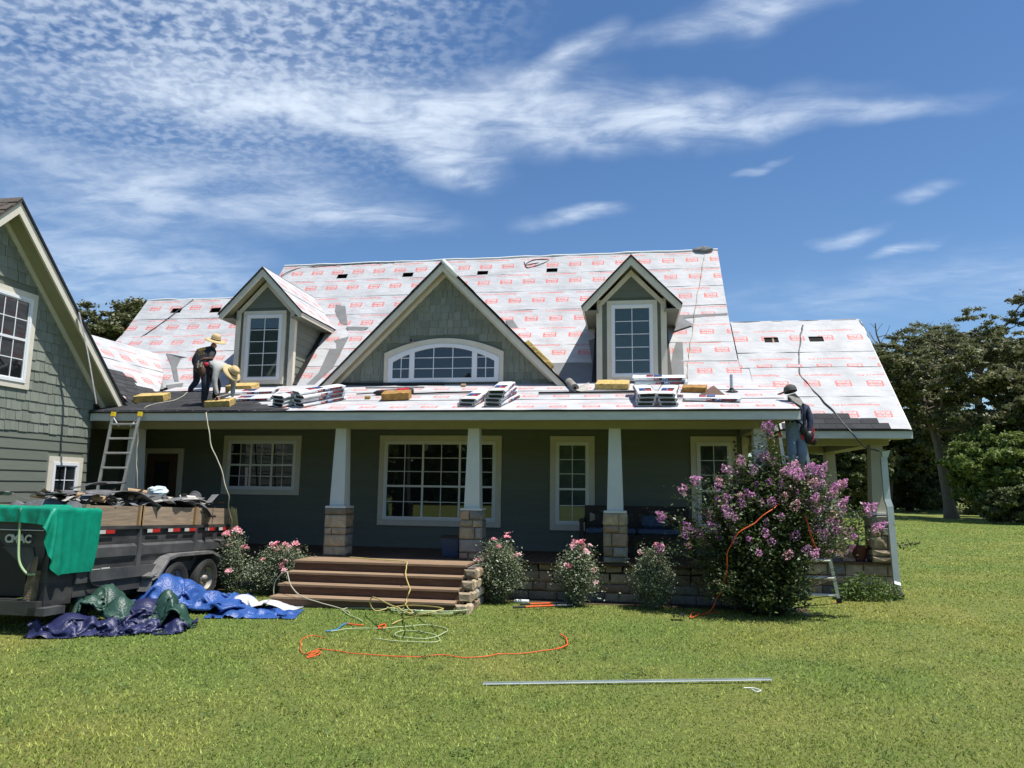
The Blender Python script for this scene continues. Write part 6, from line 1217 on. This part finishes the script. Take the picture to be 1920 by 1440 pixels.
cord('air_hose', 'short blue hose end on the lawn below the left of the steps', gl([(612, 1184), (632, 1180), (645, 1172), (652, 1168)], .025), .012, 'hoseb', 'hose'); cord('extension_cord', 'short red whip joined to the blue hose end', gl([(652, 1169), (668, 1171), (680, 1172)], .025), .012, 'hoseo', 'cord', 'orange cords on the lawn'); cord('extension_cord', 'small red-orange coil on the lawn below the steps', gl([(708, 1174), (720, 1170), (724, 1175), (712, 1178), (709, 1174)], .025), .011, 'hoseo', 'cord', 'orange cords on the lawn')
b = MB(); a, c = G(905, 1283, .015), G(1447, 1275, .03); K['pvc'] = mat('pale_metal', (.44, .49, .47), (.34, .38, .37), 3, .5); b.bar(a, c, .028, .005); b.bar(a+Vector((.0, .014, .010)), c+Vector((0, .014, .010)), .004, .020); tag(b.build('metal_trim', K['pvc'], origin=a), 'long pale metal trim piece lying in the grass in front', 'metal trim')
cord('wire_loop', 'small white wire loop in the grass under the right end of the metal trim', gl([(1395, 1290), (1412, 1290), (1425, 1294), (1415, 1296), (1408, 1292)], .02), .005, 'white', 'wire')
# garden tools by the roses
for lab, a, c, m in (('long-handled loppers with an orange handle lying nearest the lawn', G(962, 1139, .05), G(1066, 1134, .05), 'hoseo'), ('second orange-handled tool lying behind the loppers by the roses', G(975, 1133, .06), G(1058, 1130, .06), 'hoseo')):
    t = thing('garden_tool', lab, 'garden tool', a-UZ*.05, 'garden tools by the roses'); d = c-a; b = MB(); b.tube([a+d*.2, a+d*.72], .016, 8); b.build('handle', K[m], t); b = MB(); b.tube([a, a+d*.22], .018, 8); b.build('grip', K['black'], t); b = MB(); b.tube([a+d*.72, a+d*.95], .012, 6); b.beam(a+d*.9, a+d*1.08, (0, .05, 0), (0, 0, .006)); b.build('blade', K['felt'], t)
c = G(975, 1127, .03); b = MB(); b.tube([c-UX*.1, c+UX*.16], .03, 10); tag(b.build('caulk_tube', K['white'], origin=c), 'white tube lying behind the garden tools', 'tube')
def scrap(label, u, v, w_, d_, m, seed, lift=.03, name='plastic_scrap', cat='scrap'):
    c = G(u, v); D = random.Random(seed); b = MB(); n = 7; vs = [(c.x+(i/n-.5)*w_+D.uniform(-.02, .02), c.y+(j-.5)*d_*D.uniform(.5, 1.2), GZ+.015+D.uniform(.1, 1)*lift) for j in range(2) for i in range(n+1)]
    b.add(vs, [(i, i+1, n+2+i, n+1+i) for i in range(n)]); return tag(b.build(name, K[m], origin=c, recalc=False), label, cat)
scrap('crumpled silvery wrapper lying under the crape myrtle', 1452, 1146, .75, .16, 'wrap', 1, .07); scrap('small black plastic scrap on the lawn left of the crape myrtle', 1273, 1163, .2, .16, 'black', 2, .1); scrap('dark shingle scrap on the lawn right of the wrapper', 1518, 1156, .16, .1, 'felt', 3); scrap('dark shingle scrap nearest the aluminium ladder feet', 1535, 1154, .14, .1, 'felt', 4); scrap('grey paper scrap at the edge of the flower bed', 1370, 1139, .3, .08, 'felt', 5); scrap('white paper bag crumpled in the green hose tangle', 786, 1154, .42, .12, 'wrap', 6, .07, 'paper_bag', 'bag'); scrap('dark scrap of felt at the tip of the white plastic sheet', 572, 1137, .35, .12, 'felt', 7, .06)
# ---------------------------------------------------------------- ladders
def ladder(name, label, rails, zr, w_=.055, d_=.03, capm='yellow', m='alu', group=None, feet=True):
    (a0, a1), (b0, b1) = [[Vector(x) for x in r] for r in rails]; T = thing(name, label, 'ladder', (a0+b0)/2, group)
    for p, q in ((a0, a1), (b0, b1)):
        b = MB(); b.bar(p, q, d_, w_, ref=(1, 0, 0)); b.build('rail', K[m], T); d = (q-p).normalized(); b = MB(); b.bar(q-d*.02, q+d*.07, d_+.025, w_+.02, ref=(1, 0, 0)); b.build('end_cap', K[capm], T); b = MB(); b.bar(p, p+d*.08, d_+.02, w_+.03, ref=(1, 0, 0)); b.build('foot', K['black'], T)
    for z in zr:
        f = lambda p, q: p+(q-p)*((z-p.z)/(q.z-p.z)); b = MB(); b.tube([f(a0, a1), f(b0, b1)], .024, 8); b.build('rung', K[m], T)
    return T, (a0, a1, b0, b1)
LT, (a0, a1, b0, b1) = ladder('ladder', 'aluminium ladder with yellow tips leaning on the left end of the porch eave', (((-4.25, -1.20, GZ), (-4.34, -.55, 2.68)), ((-3.82, -1.20, GZ), (-3.75, -.55, 2.68))), [-.4+.29*i for i in range(11)])
b = MB(); b.tube([a1-UZ*.02, Vector((-4.17, -.58, 2.46))], .014, 6); b.tube([b1-UZ*.02, Vector((-3.92, -.58, 2.46))], .014, 6); b.build('brace', K['alu'], LT)
ladder('ladder', 'white and orange ladder under the roofer at the right end of the porch', ((at(1512, 1126, 1, .25), at(1462, 818, 1, -.05)), (at(1574, 1130, 1, .25), at(1506, 822, 1, -.05))), [-.45+.3*i for i in range(9)], capm='wred', m='white'); K['lorange'] = K['hoseo']
# ---------------------------------------------------------------- porch furniture
def porchx(u, v, y): return at(u, v, 1, y)
bx0, bx1 = porchx(1088, 1000, 1.5).x, porchx(1302, 1000, 1.5).x; K['bwood'] = mat('black_brown_wood', (.030, .022, .020), (.018, .013, .012), 6, .5); K['cush'] = mat('blue_cushion', (.10, .15, .24), (.04, .06, .11), 22, .9)
bn = thing('bench', 'dark wooden porch bench with crossed back braces and blue cushions', 'bench', ((bx0+bx1)/2, 1.5, 0)); B = lambda n_, m, *q: [MB().box(*x).build(n_, K[m], bn) for x in q]
zt = porchx(1150, 948, 1.75).z; zs = .46
B('seat', 'bwood', (bx0+.08, bx1-.08, 1.12, 1.72, zs-.08, zs)); B('back', 'bwood', (bx0+.08, bx1-.08, 1.73, 1.78, zt-.10, zt)); B('back_rail', 'bwood', (bx0+.08, bx1-.08, 1.73, 1.78, zs+.1, zs+.17))
B('back_post', 'bwood', *[(x-.05, x+.05, 1.725, 1.785, zs, zt-.001) for x in (bx0+.13, (bx0+bx1)/2, bx1-.13)]); B('leg', 'bwood', *[(x-.05, x+.05, y, y+.09, 0, zs-.001) for x in (bx0+.05, bx1-.05) for y in (1.1, 1.69)]); B('arm', 'bwood', *[(x-.05, x+.05, 1.08, 1.72, zs+.22, zs+.28) for x in (bx0+.05, bx1-.05)]); B('arm_post', 'bwood', *[(x-.04, x+.04, 1.1, 1.17, zs, zs+.219) for x in (bx0+.05, bx1-.05)])
xm_ = (bx0+bx1)/2
for xa, xb in ((bx0+.18, xm_-.05), (xm_+.05, bx1-.18)):
    for s in (0, 1): b = MB(); b.bar((xa, 1.755, zs+.17 if s else zt-.1), (xb, 1.755, zt-.1 if s else zs+.17), .09, .03, ref=(0, 1, 0)); b.build('cross_brace', K['bwood'], bn)
for xa, xb in ((bx0+.12, xm_-.02), (xm_+.02, bx1-.12)): b = MB(); b.box(xa, xb, 1.12, 1.7, zs+.001, zs+.10); o = tag(b.build('cushion', K['cush'], origin=((xa+xb)/2, 1.4, zs)), 'blue patterned seat cushion on the %s half of the porch bench' % ('left' if xa < xm_-.1 else 'right'), 'cushion', 'bench cushions'); o.modifiers.new('b', 'BEVEL').width = .03
b = MB(); b.box(xm_+.1, xm_+.6, 1.52, 1.66, zs+.102, zs+.36); o = tag(b.build('pillow', K['cush'], origin=(xm_+.35, 1.6, zs+.1)), 'blue pillow leaning on the back of the porch bench', 'pillow'); o.modifiers.new('b', 'BEVEL').width = .06
p = porchx(847, 1046, .62); bn_ = thing('storage_bin', 'dark blue plastic bin on the porch beside the second stone pier', 'bin', (p.x, .62, 0)); K['bin'] = mat('blue_plastic', (.055, .085, .15), None, 5, .5)
b = MB(); k = .15; b.add([(p.x-k, .47, .005), (p.x+k, .47, .005), (p.x+k, .77, .005), (p.x-k, .77, .005), (p.x-k*1.15, .45, .36), (p.x+k*1.15, .45, .36), (p.x+k*1.15, .79, .36), (p.x-k*1.15, .79, .36)], [(0,3,2,1),(4,5,6,7),(0,1,5,4),(1,2,6,5),(2,3,7,6),(3,0,4,7)]); b.build('tub', K['bin'], bn_); MB().box(p.x-.19, p.x+.19, .43, .81, .361, .40).build('lid', K['black'], bn_)
p = porchx(1624, 1046, 1.92); pt = thing('flower_pot', 'dark red pot with a leafy plant beside the corner pier', 'pot', (p.x-.12, 1.95, 0)); c = Vector((p.x-.12, 1.95, 0)); K['pot'] = mat('dark_red_pot', (.10, .025, .025), None, 6, .6)
MB().lathe([(0, .005), (.11, .005), (.17, .27), (.185, .27), (.185, .30), (.16, .30), (.15, .25), (0, .25)], c, 18).build('pot', K['pot'], pt)
rs = np.random.RandomState(9); q = rs.normal(size=(420, 3))*np.array([.20, .16, .20])+np.array([c.x-.1, c.y, .62]); q = q[q[:, 2] > .3]; qmesh('foliage', leaves(q, .06, .5, .3, rs), F['weed'], pt); b = MB()
for k in range(9): e = Vector(q[k*30]); b.tube(spline([c+UZ*.26, (c+e)/2+UZ*.2, e], 4), .005, 4)
b.build('stems', F['stem'], pt)
for i, (u, v, dz, lab) in enumerate(((1590, 1050, 0, 'brick at the left end of the small pile beside the flower pot'), (1604, 1051, 0, 'bottom brick of the small pile, next to the flower pot'), (1603, 1051, .066, 'middle brick of the small pile beside the flower pot'), (1605, 1051, .132, 'top brick of the small pile beside the flower pot'), (1596, 1049, .066, 'brick resting half across the left of the small pile'))):
    p = porchx(u, v, 1.9); b = MB(); b.box(p.x-.1, p.x+.1, 1.86+.02*i, 1.96+.02*i, .002+dz, .064+dz); tag(b.build('brick', K['stone3'], origin=(p.x, 1.9, dz)), lab, 'brick', 'loose bricks on the side porch')
# plants by the side porch
def weeds(name, label, c, rx, ry, h, n, m, s, seed, cat='weeds'):
    rs = np.random.RandomState(seed); a = rs.uniform(0, 6.283, n); r = rs.uniform(0, 1, n)**.5; q = np.stack([c.x+np.cos(a)*r*rx, c.y+np.sin(a)*r*ry, GZ+.05+h*(1-r*r*.7)*rs.uniform(0, 1, n)], 1); return tag(qmesh(name, leaves(q, s, .3, .1, rs), F[m], None, Vector((c.x, c.y, GZ)), 'stuff'), label, cat)
weeds('undergrowth', 'rank green weeds growing along the side porch base', Vector((10.25, 1.2, 0)), .62, .32, .50, 1300, 'weed', .10, 3)
weeds('undergrowth', 'low green weeds at the foot of the left rose bushes', Vector((-1.0, -.6, 0)), .5, .15, .12, 500, 'weed', .05, 4)
sp = at(1684, 1022, 1, 2.3); rs = np.random.RandomState(12); b = MB(); p0_, p1_ = at(1662, 1030, 1, 2.4), at(1725, 1018, 1, 2.4); stx = spline([Vector((p0_.x-.1, 2.5, GZ)), p0_, (p0_+p1_)/2+UZ*.02, p1_], 8); ss = thing('shrub_branch', 'leafy branch sticking out to the right from behind the corner pier', 'branch', (p0_.x-.1, 2.5, GZ)); b.tube(stx, .008, 5); b.build('stem', F['stem'], ss); t = rs.uniform(.35, 1, 90)*(len(stx)-1.01); A = np.array(stx); i0 = t.astype(int); Q = A[i0]*(1-(t-i0)[:, None])+A[i0+1]*(t-i0)[:, None]+rs.normal(size=(90, 3))*.035; qmesh('foliage', leaves(Q, .07, .4, .2, rs), F['crape'], ss)
# downspout at the corner column
ds = MB(); K['spout'] = mat('pale_blue_grey_paint', (.55, .62, .62), (.48, .55, .55), 4, .5); pts = [at(1656, 856, 1, 1.60), at(1657, 862, 1, 1.60), at(1663, 936, 1, 1.60), at(1668, 950, 1, 1.58), at(1681, 1092, 1, 1.58), at(1682, 1098, 1, 1.52)]
for a, c in zip(pts[:-1], pts[1:]): ds.bar(a, c+(c-a).normalized()*.01, .115, .07, ref=(0, 1, 0))
q = at(1658, 850, 1, 1.60); ds.add([q+Vector(x) for x in ((-.05, -.05, -.08), (.05, -.05, -.08), (.05, .04, -.08), (-.05, .04, -.08), (-.065, -.07, .03), (.09, -.07, .06), (.09, .05, .06), (-.065, .05, .03))], [(0,1,5,4),(1,2,6,5),(2,3,7,6),(3,0,4,7)]); dso = ds.build('downspout', K['spout'], house)
b = MB(); a, c = at(1678, 1099, 1, 1.5), at(1688, 1118, 1, 1.18); b.bar(a, c, .14, .03, ref=(0, 0, 1)); b.build('splash_spout', K['black'], dso)
# string of hanging ornaments by the right window
b = MB(); q0 = at(1377, 824, 1, 1.9)
for k in range(9): b.lathe([(0, 0), (.03, .01), (.035, .035), (.02, .06), (0, .065)], at(1377+(k % 2)*3, 832+k*7.5, 1, 1.9), 8)
b.tube([Vector((q0.x, q0.y, 2.63)), at(1378, 900, 1, 1.9)], .004, 4); tag(b.build('wind_chime', K['felt'], origin=q0), 'dangling string of dark ornaments beside the rightmost porch window', 'wind chime')
# ---------------------------------------------------------------- the roofers
K['skin'] = mat('skin', (.42, .24, .16), (.36, .20, .13), 8, .55); K['shirtblk'] = mat('black_shirt', (.035, .035, .037), (.022, .022, .024), 9, .85, .3, 25); K['shirtgry'] = mat('grey_shirt', (.42, .42, .40), (.34, .34, .33), 7, .85, .3, 22); K['navy'] = mat('navy_shirt', (.020, .032, .075), (.013, .02, .045), 8, .8, .3, 22); K['jeansdk'] = mat('dark_jeans', (.022, .030, .052), (.014, .018, .03), 10, .85, .3, 30); K['jeans'] = mat('faded_jeans', (.22, .30, .38), (.14, .20, .27), 7, .85, .3, 30); K['boot'] = mat('brown_boot', (.12, .05, .035), (.07, .03, .02), 10, .7); K['straw'] = mat('straw', (.62, .47, .25), (.46, .33, .16), 30, .8, .4, 80); K['leather'] = mat('tool_leather', (.11, .055, .035), (.06, .03, .02), 10, .6, .2, 40); K['gold'] = mat('gold_print', (.55, .33, .05), None, 5, .7); K['cap'] = mat('grey_cloth', (.10, .095, .09), (.05, .05, .05), 9, .85, .3, 30); K['scarf'] = mat('striped_scarf', (.30, .29, .26), (.14, .14, .13), 16, .85, .3, 30); K['brimunder'] = mat('brim_underside', (.05, .045, .045), None, 8, .9)
def figure(label, J, E_, mats, foot):
    names = list(J); me = bpy.data.meshes.new('p'); me.from_pydata([J[n][0] for n in names], [], []) ; me = bpy.data.meshes.new('p'); me.from_pydata([tuple(J[n][0]) for n in names], [(names.index(a), names.index(b)) for a, b, m in E_], [])
    o = bpy.data.objects.new('p', me); C.objects.link(o); sk = o.modifiers.new('s', 'SKIN'); sk.use_smooth_shade = True
    for i, n in enumerate(names): r = J[n][1]; me.skin_vertices[0].data[i].radius = (r, r) if not isinstance(r, tuple) else r; me.skin_vertices[0].data[i].use_root = (n == 'pelvis')
    sb = o.modifiers.new('u', 'SUBSURF'); sb.levels = 2; dg = bpy.context.evaluated_depsgraph_get(); dg.update(); m2 = bpy.data.meshes.new_from_object(o.evaluated_get(dg)); bpy.data.objects.remove(o); bpy.data.meshes.remove(me)
    m2.name = 'person'; m2.materials.clear(); ml = []
    for _, _, m in E_:
        if m not in ml: ml.append(m)
    for m in ml: m2.materials.append(K[m])
    segs = [(Vector(J[a][0]), Vector(J[b][0]), ml.index(m)) for a, b, m in E_]
    def near(p):
        best = (9e9, 0)
        for a, b, k in segs:
            d = b-a; t = max(0, min(1, (p-a).dot(d)/max(1e-9, d.dot(d)))); q = (p-a-d*t).length
            if q < best[0]: best = (q, k)
        return best[1]
    F0 = Vector(foot)
    for f in m2.polygons: f.material_index = near(f.center); f.use_smooth = True
    for v in m2.vertices:
        n_ = noise.noise(Vector(v.co)*11)*.010; v.co = v.co+v.normal*n_-F0
    ob = bpy.data.objects.new('person', m2); link(ob, None, F0); ob.location = F0; return tag(ob, label, 'person', 'roofers at work')
def hand(par, p, d, m='skin', r=.011):
    d = Vector(d).normalized(); s = d.orthogonal().normalized(); b = MB(); b.tube([p-d*.03, p+d*.03, p+d*.07], [.026, .038, .034], 8)
    for k in range(4): o = p+d*.06+s*(-.03+.02*k); t = d.cross(s); l = (.055, .07, .075, .06)[k]; b.tube([o, o+d*l*.55, o+d*l-t*.025], [r, r*.9, r*.6], 6)
    b.tube([p+s*.035, p+s*.06+d*.03, p+s*.06+d*.065], [r*1.1, r, r*.7], 6); b.build('hand', K[m], par, smooth=True)
def strawhat(par, c, axis, R1=.225, m='straw', tilt=None, under=True):
    b = MB(); b.lathe([(R1, -.035), (R1*.97, -.012), (R1*.75, -.008), (.112, .0), (.108, .06), (.095, .115), (.06, .14), (0, .135)], c, 24, axis=axis); h = b.build('hat', K[m], par, smooth=True); b = MB(); b.lathe([(R1*.99, -.038), (R1*.75, -.014), (.09, -.006), (.0, .03)], c, 24, axis=axis); b.build('brim_underside', K['brimunder'] if under else K[m], h, smooth=True); b = MB(); b.lathe([(.1145, .004), (.112, .03)], c, 20, axis=axis); b.build('hat_band', K['cap'], h)
V3 = lambda f, *q: Vector(f)+Vector(q)
ED = lambda sh, sl, ha, tr_, bo, he: [('pelvis', 'spine', tr_), ('spine', 'chest', sh), ('chest', 'neck', sh), ('neck', 'head', he), ('chest', 'shL', sh), ('shL', 'elL', sl), ('elL', 'haL', sl), ('chest', 'shR', sh), ('shR', 'elR', sl), ('elR', 'haR', sl), ('pelvis', 'hipL', tr_), ('hipL', 'knL', tr_), ('knL', 'anL', tr_), ('anL', 'toL', bo), ('pelvis', 'hipR', tr_), ('hipR', 'knR', tr_), ('knR', 'anR', tr_), ('anR', 'toR', bo)]
# the roofer in black, half crouched, back to the lawn
f = onroof(360, 738); a = lambda *q: V3(f, *q)
J = dict(pelvis=(a(.12, .06, .56), .145), spine=(a(.16, .08, .76), .165), chest=(a(.21, .12, .95), .185), neck=(a(.31, .18, 1.11), .06), head=(a(.36, .22, 1.21), .095), shL=(a(.04, .10, .99), .095), elL=(a(-.06, .06, .76), .066), haL=(a(.02, .12, .56), .038), shR=(a(.37, .12, .97), .095), elR=(a(.40, -.02, .80), .066), haR=(a(.44, .02, .73), .036), hipL=(a(.04, .05, .52), .10), knL=(a(-.02, .18, .30), .08), anL=(a(-.08, .02, .10), .06), toL=(a(-.10, .15, .05), .05), hipR=(a(.21, .07, .52), .10), knR=(a(.24, .28, .32), .08), anR=(a(.18, .14, .10), .06), toR=(a(.2, .28, .08), .05))
W1 = figure('roofer in black shirt with gold print and wide straw hat, half crouched facing the roof', J, ED('shirtblk', 'shirtblk', 'skin', 'jeansdk', 'boot', 'skin'), None, f+Vector((0, 0, 0)))
strawhat(W1, a(.37, .20, 1.29), (.35, -.25, 1), .235); hand(W1, a(.45, .0, .70), (.5, -.2, -1))
b = MB(); 
for x0, x1, z0, z1 in ((.10, .16, .98, 1.04), (.17, .22, .99, 1.05), (.23, .28, 1.0, 1.05), (.12, .15, .88, .92), (.18, .21, .89, .93), (.24, .27, .90, .94), (.15, .23, .945, .965)):
    b.add([a(x0, -.052+.06*(z0-.85), z0), a(x1, -.052+.06*(z0-.85), z0+.006), a(x1, -.052+.06*(z1-.85)-.004, z1), a(x0, -.052+.06*(z1-.85)-.004, z1)], [(0, 1, 2, 3)])
b.build('shirt_print', K['gold'], W1, recalc=False)
# the roofer in grey, bent double over the shingles
f = onroof(384, 763); a = lambda *q: V3(f, *q)
J = dict(pelvis=(a(-.04, .05, .84), .15), spine=(a(.12, .05, .93), .14), chest=(a(.30, .05, .86), .155), neck=(a(.42, .05, .78), .062), head=(a(.50, .04, .71), .095), shL=(a(.30, -.14, .78), .085), elL=(a(.28, -.18, .50), .058), haL=(a(.34, -.14, .22), .042), shR=(a(.33, .24, .80), .085), elR=(a(.45, .26, .52), .058), haR=(a(.50, .16, .22), .042), hipL=(a(-.04, -.05, .78), .115), knL=(a(.04, -.08, .45), .088), anL=(a(.0, -.05, .11), .062), toL=(a(.13, -.07, .055), .052), hipR=(a(-.02, .15, .78), .115), knR=(a(.12, .22, .46), .088), anR=(a(.06, .24, .18), .062), toR=(a(.19, .22, .12), .052))
W2 = figure('roofer in grey shirt and dark jeans bent double over the shingles in a straw hat', J, ED('shirtgry', 'shirtgry', 'skin', 'jeansdk', 'boot', 'skin'), None, f)
strawhat(W2, a(.545, .03, .72), (.75, -.18, .5), .215, under=False); hand(W2, a(.35, -.13, .17), (.3, .1, -1)); hand(W2, a(.5, .13, .17), (-.1, -.2, -1))
b = MB(); b.ball(a(-.12, -.12, .80), .09, sq=(1.1, .7, 1.3)); b.ball(a(-.02, -.15, .72), .10, sq=(.8, .6, 1.4)); b.ball(a(-.20, .02, .82), .08, sq=(.7, 1.1, 1.3)); b.tube([a(-.16, -.12, .90), a(.0, -.14, .98), a(.06, .05, 1.02)], .03, 6); tb_ = b.build('tool_belt', K['leather'], W2, smooth=True); MB().ball(a(.04, -.13, .86), .06, sq=(1.2, .8, .8)).build('red_cloth', K['wred'], tb_); b = MB(); b.tube([a(-.10, -.2, .78), a(-.08, -.21, .93)], .014, 6); b.tube([a(-.02, -.21, .8), a(.0, -.22, .90)], .018, 6); b.build('hammer', K['alu'], tb_)
b = MB(); b.tube([a(.33, -.16, .10), a(.46, -.16, .06)], .03, 8); b.tube([a(.36, -.16, .1), a(.36, -.16, .18)], .025, 8); tag(b.build('nail_gun', K['black'], origin=a(.36, -.16, .03)), 'black nail gun in the hands of the bent roofer', 'nail gun')
# the roofer on the ladder
q = lambda u, v, y: at(u, v, 1, y); f = q(1492, 893, .12)
J = dict(pelvis=(q(1493, 814, .06), .155), spine=(q(1494, 795, .05), .15), chest=(q(1494, 771, .08), .17), neck=(q(1487, 753, .14), .065), head=(q(1481, 740, .16), .095), shL=(q(1474, 765, .15), .085), elL=(q(1464, 766, .38), .06), haL=(q(1455, 767, .62), .042), shR=(q(1513, 767, .08), .085), elR=(q(1520, 790, .0), .058), haR=(q(1517, 812, -.06), .042), hipL=(q(1484, 820, .06), .115), knL=(q(1485, 850, -.02), .085), anL=(q(1484, 884, .10), .06), toL=(q(1484, 887, .24), .052), hipR=(q(1502, 820, .06), .115), knR=(q(1505, 850, -.04), .085), anR=(q(1500, 884, .10), .06), toR=(q(1500, 887, .24), .052))
W3 = figure('roofer in navy shirt and faded jeans standing on the ladder at the porch corner', J, ED('navy', 'navy', 'skin', 'jeans', 'boot', 'cap'), None, f)
b = MB(); c = q(1482, 733, .17); b.lathe([(.118, -.02), (.118, .03), (.10, .08), (.05, .115), (0, .12)], c, 16, axis=(-.2, .2, 1)); b.prism([c+Vector((-.09, .02, -.01)), c+Vector((-.21, .10, -.05)), c+Vector((-.17, .18, -.05)), c+Vector((-.03, .13, -.01))], (0, 0, .012)); b.build('cap', K['cap'], W3, smooth=True)
b = MB(); A = [q(1476, 742, .05), q(1490, 738, .03), q(1500, 748, .02), q(1508, 760, -.05), q(1500, 762, -.09), q(1486, 752, -.04)]; b.add(A, [(0, 1, 2, 5), (2, 3, 4, 5)]); o = b.build('neck_cloth', K['scarf'], W3, recalc=False); o.modifiers.new('s', 'SOLIDIFY').thickness = .02
b = MB(); b.tube([q(1506, 757, -.10), q(1508, 775, -.13), q(1507, 803, -.12)], .022, 6); b.tube([q(1482, 760, -.08), q(1490, 780, -.12), q(1506, 800, -.12)], .016, 6); b.build('harness_strap', K['jeansdk'], W3)
b = MB(); b.ball(q(1517, 820, -.05), .13, n=10, sq=(.8, .7, 1.0)); b.ball(q(1525, 826, -.05), .09, n=10, sq=(.8, .8, 1.0)); b.ball(q(1507, 806, -.1), .07, sq=(1, .6, 1.5)); tb_ = b.build('tool_bag', K['black'], W3, smooth=True); b = MB(); b.tube(spline([q(1521, 812, -.12), q(1526, 802, -.1), q(1526, 818, -.13), q(1523, 828, -.14)], 4), .008, 5); b.build('red_strap', K['wred'], tb_)
hand(W3, q(1517, 813, -.07), (0, 0, -1)); hand(W3, q(1454, 767, .66), (-.5, .8, -.2))
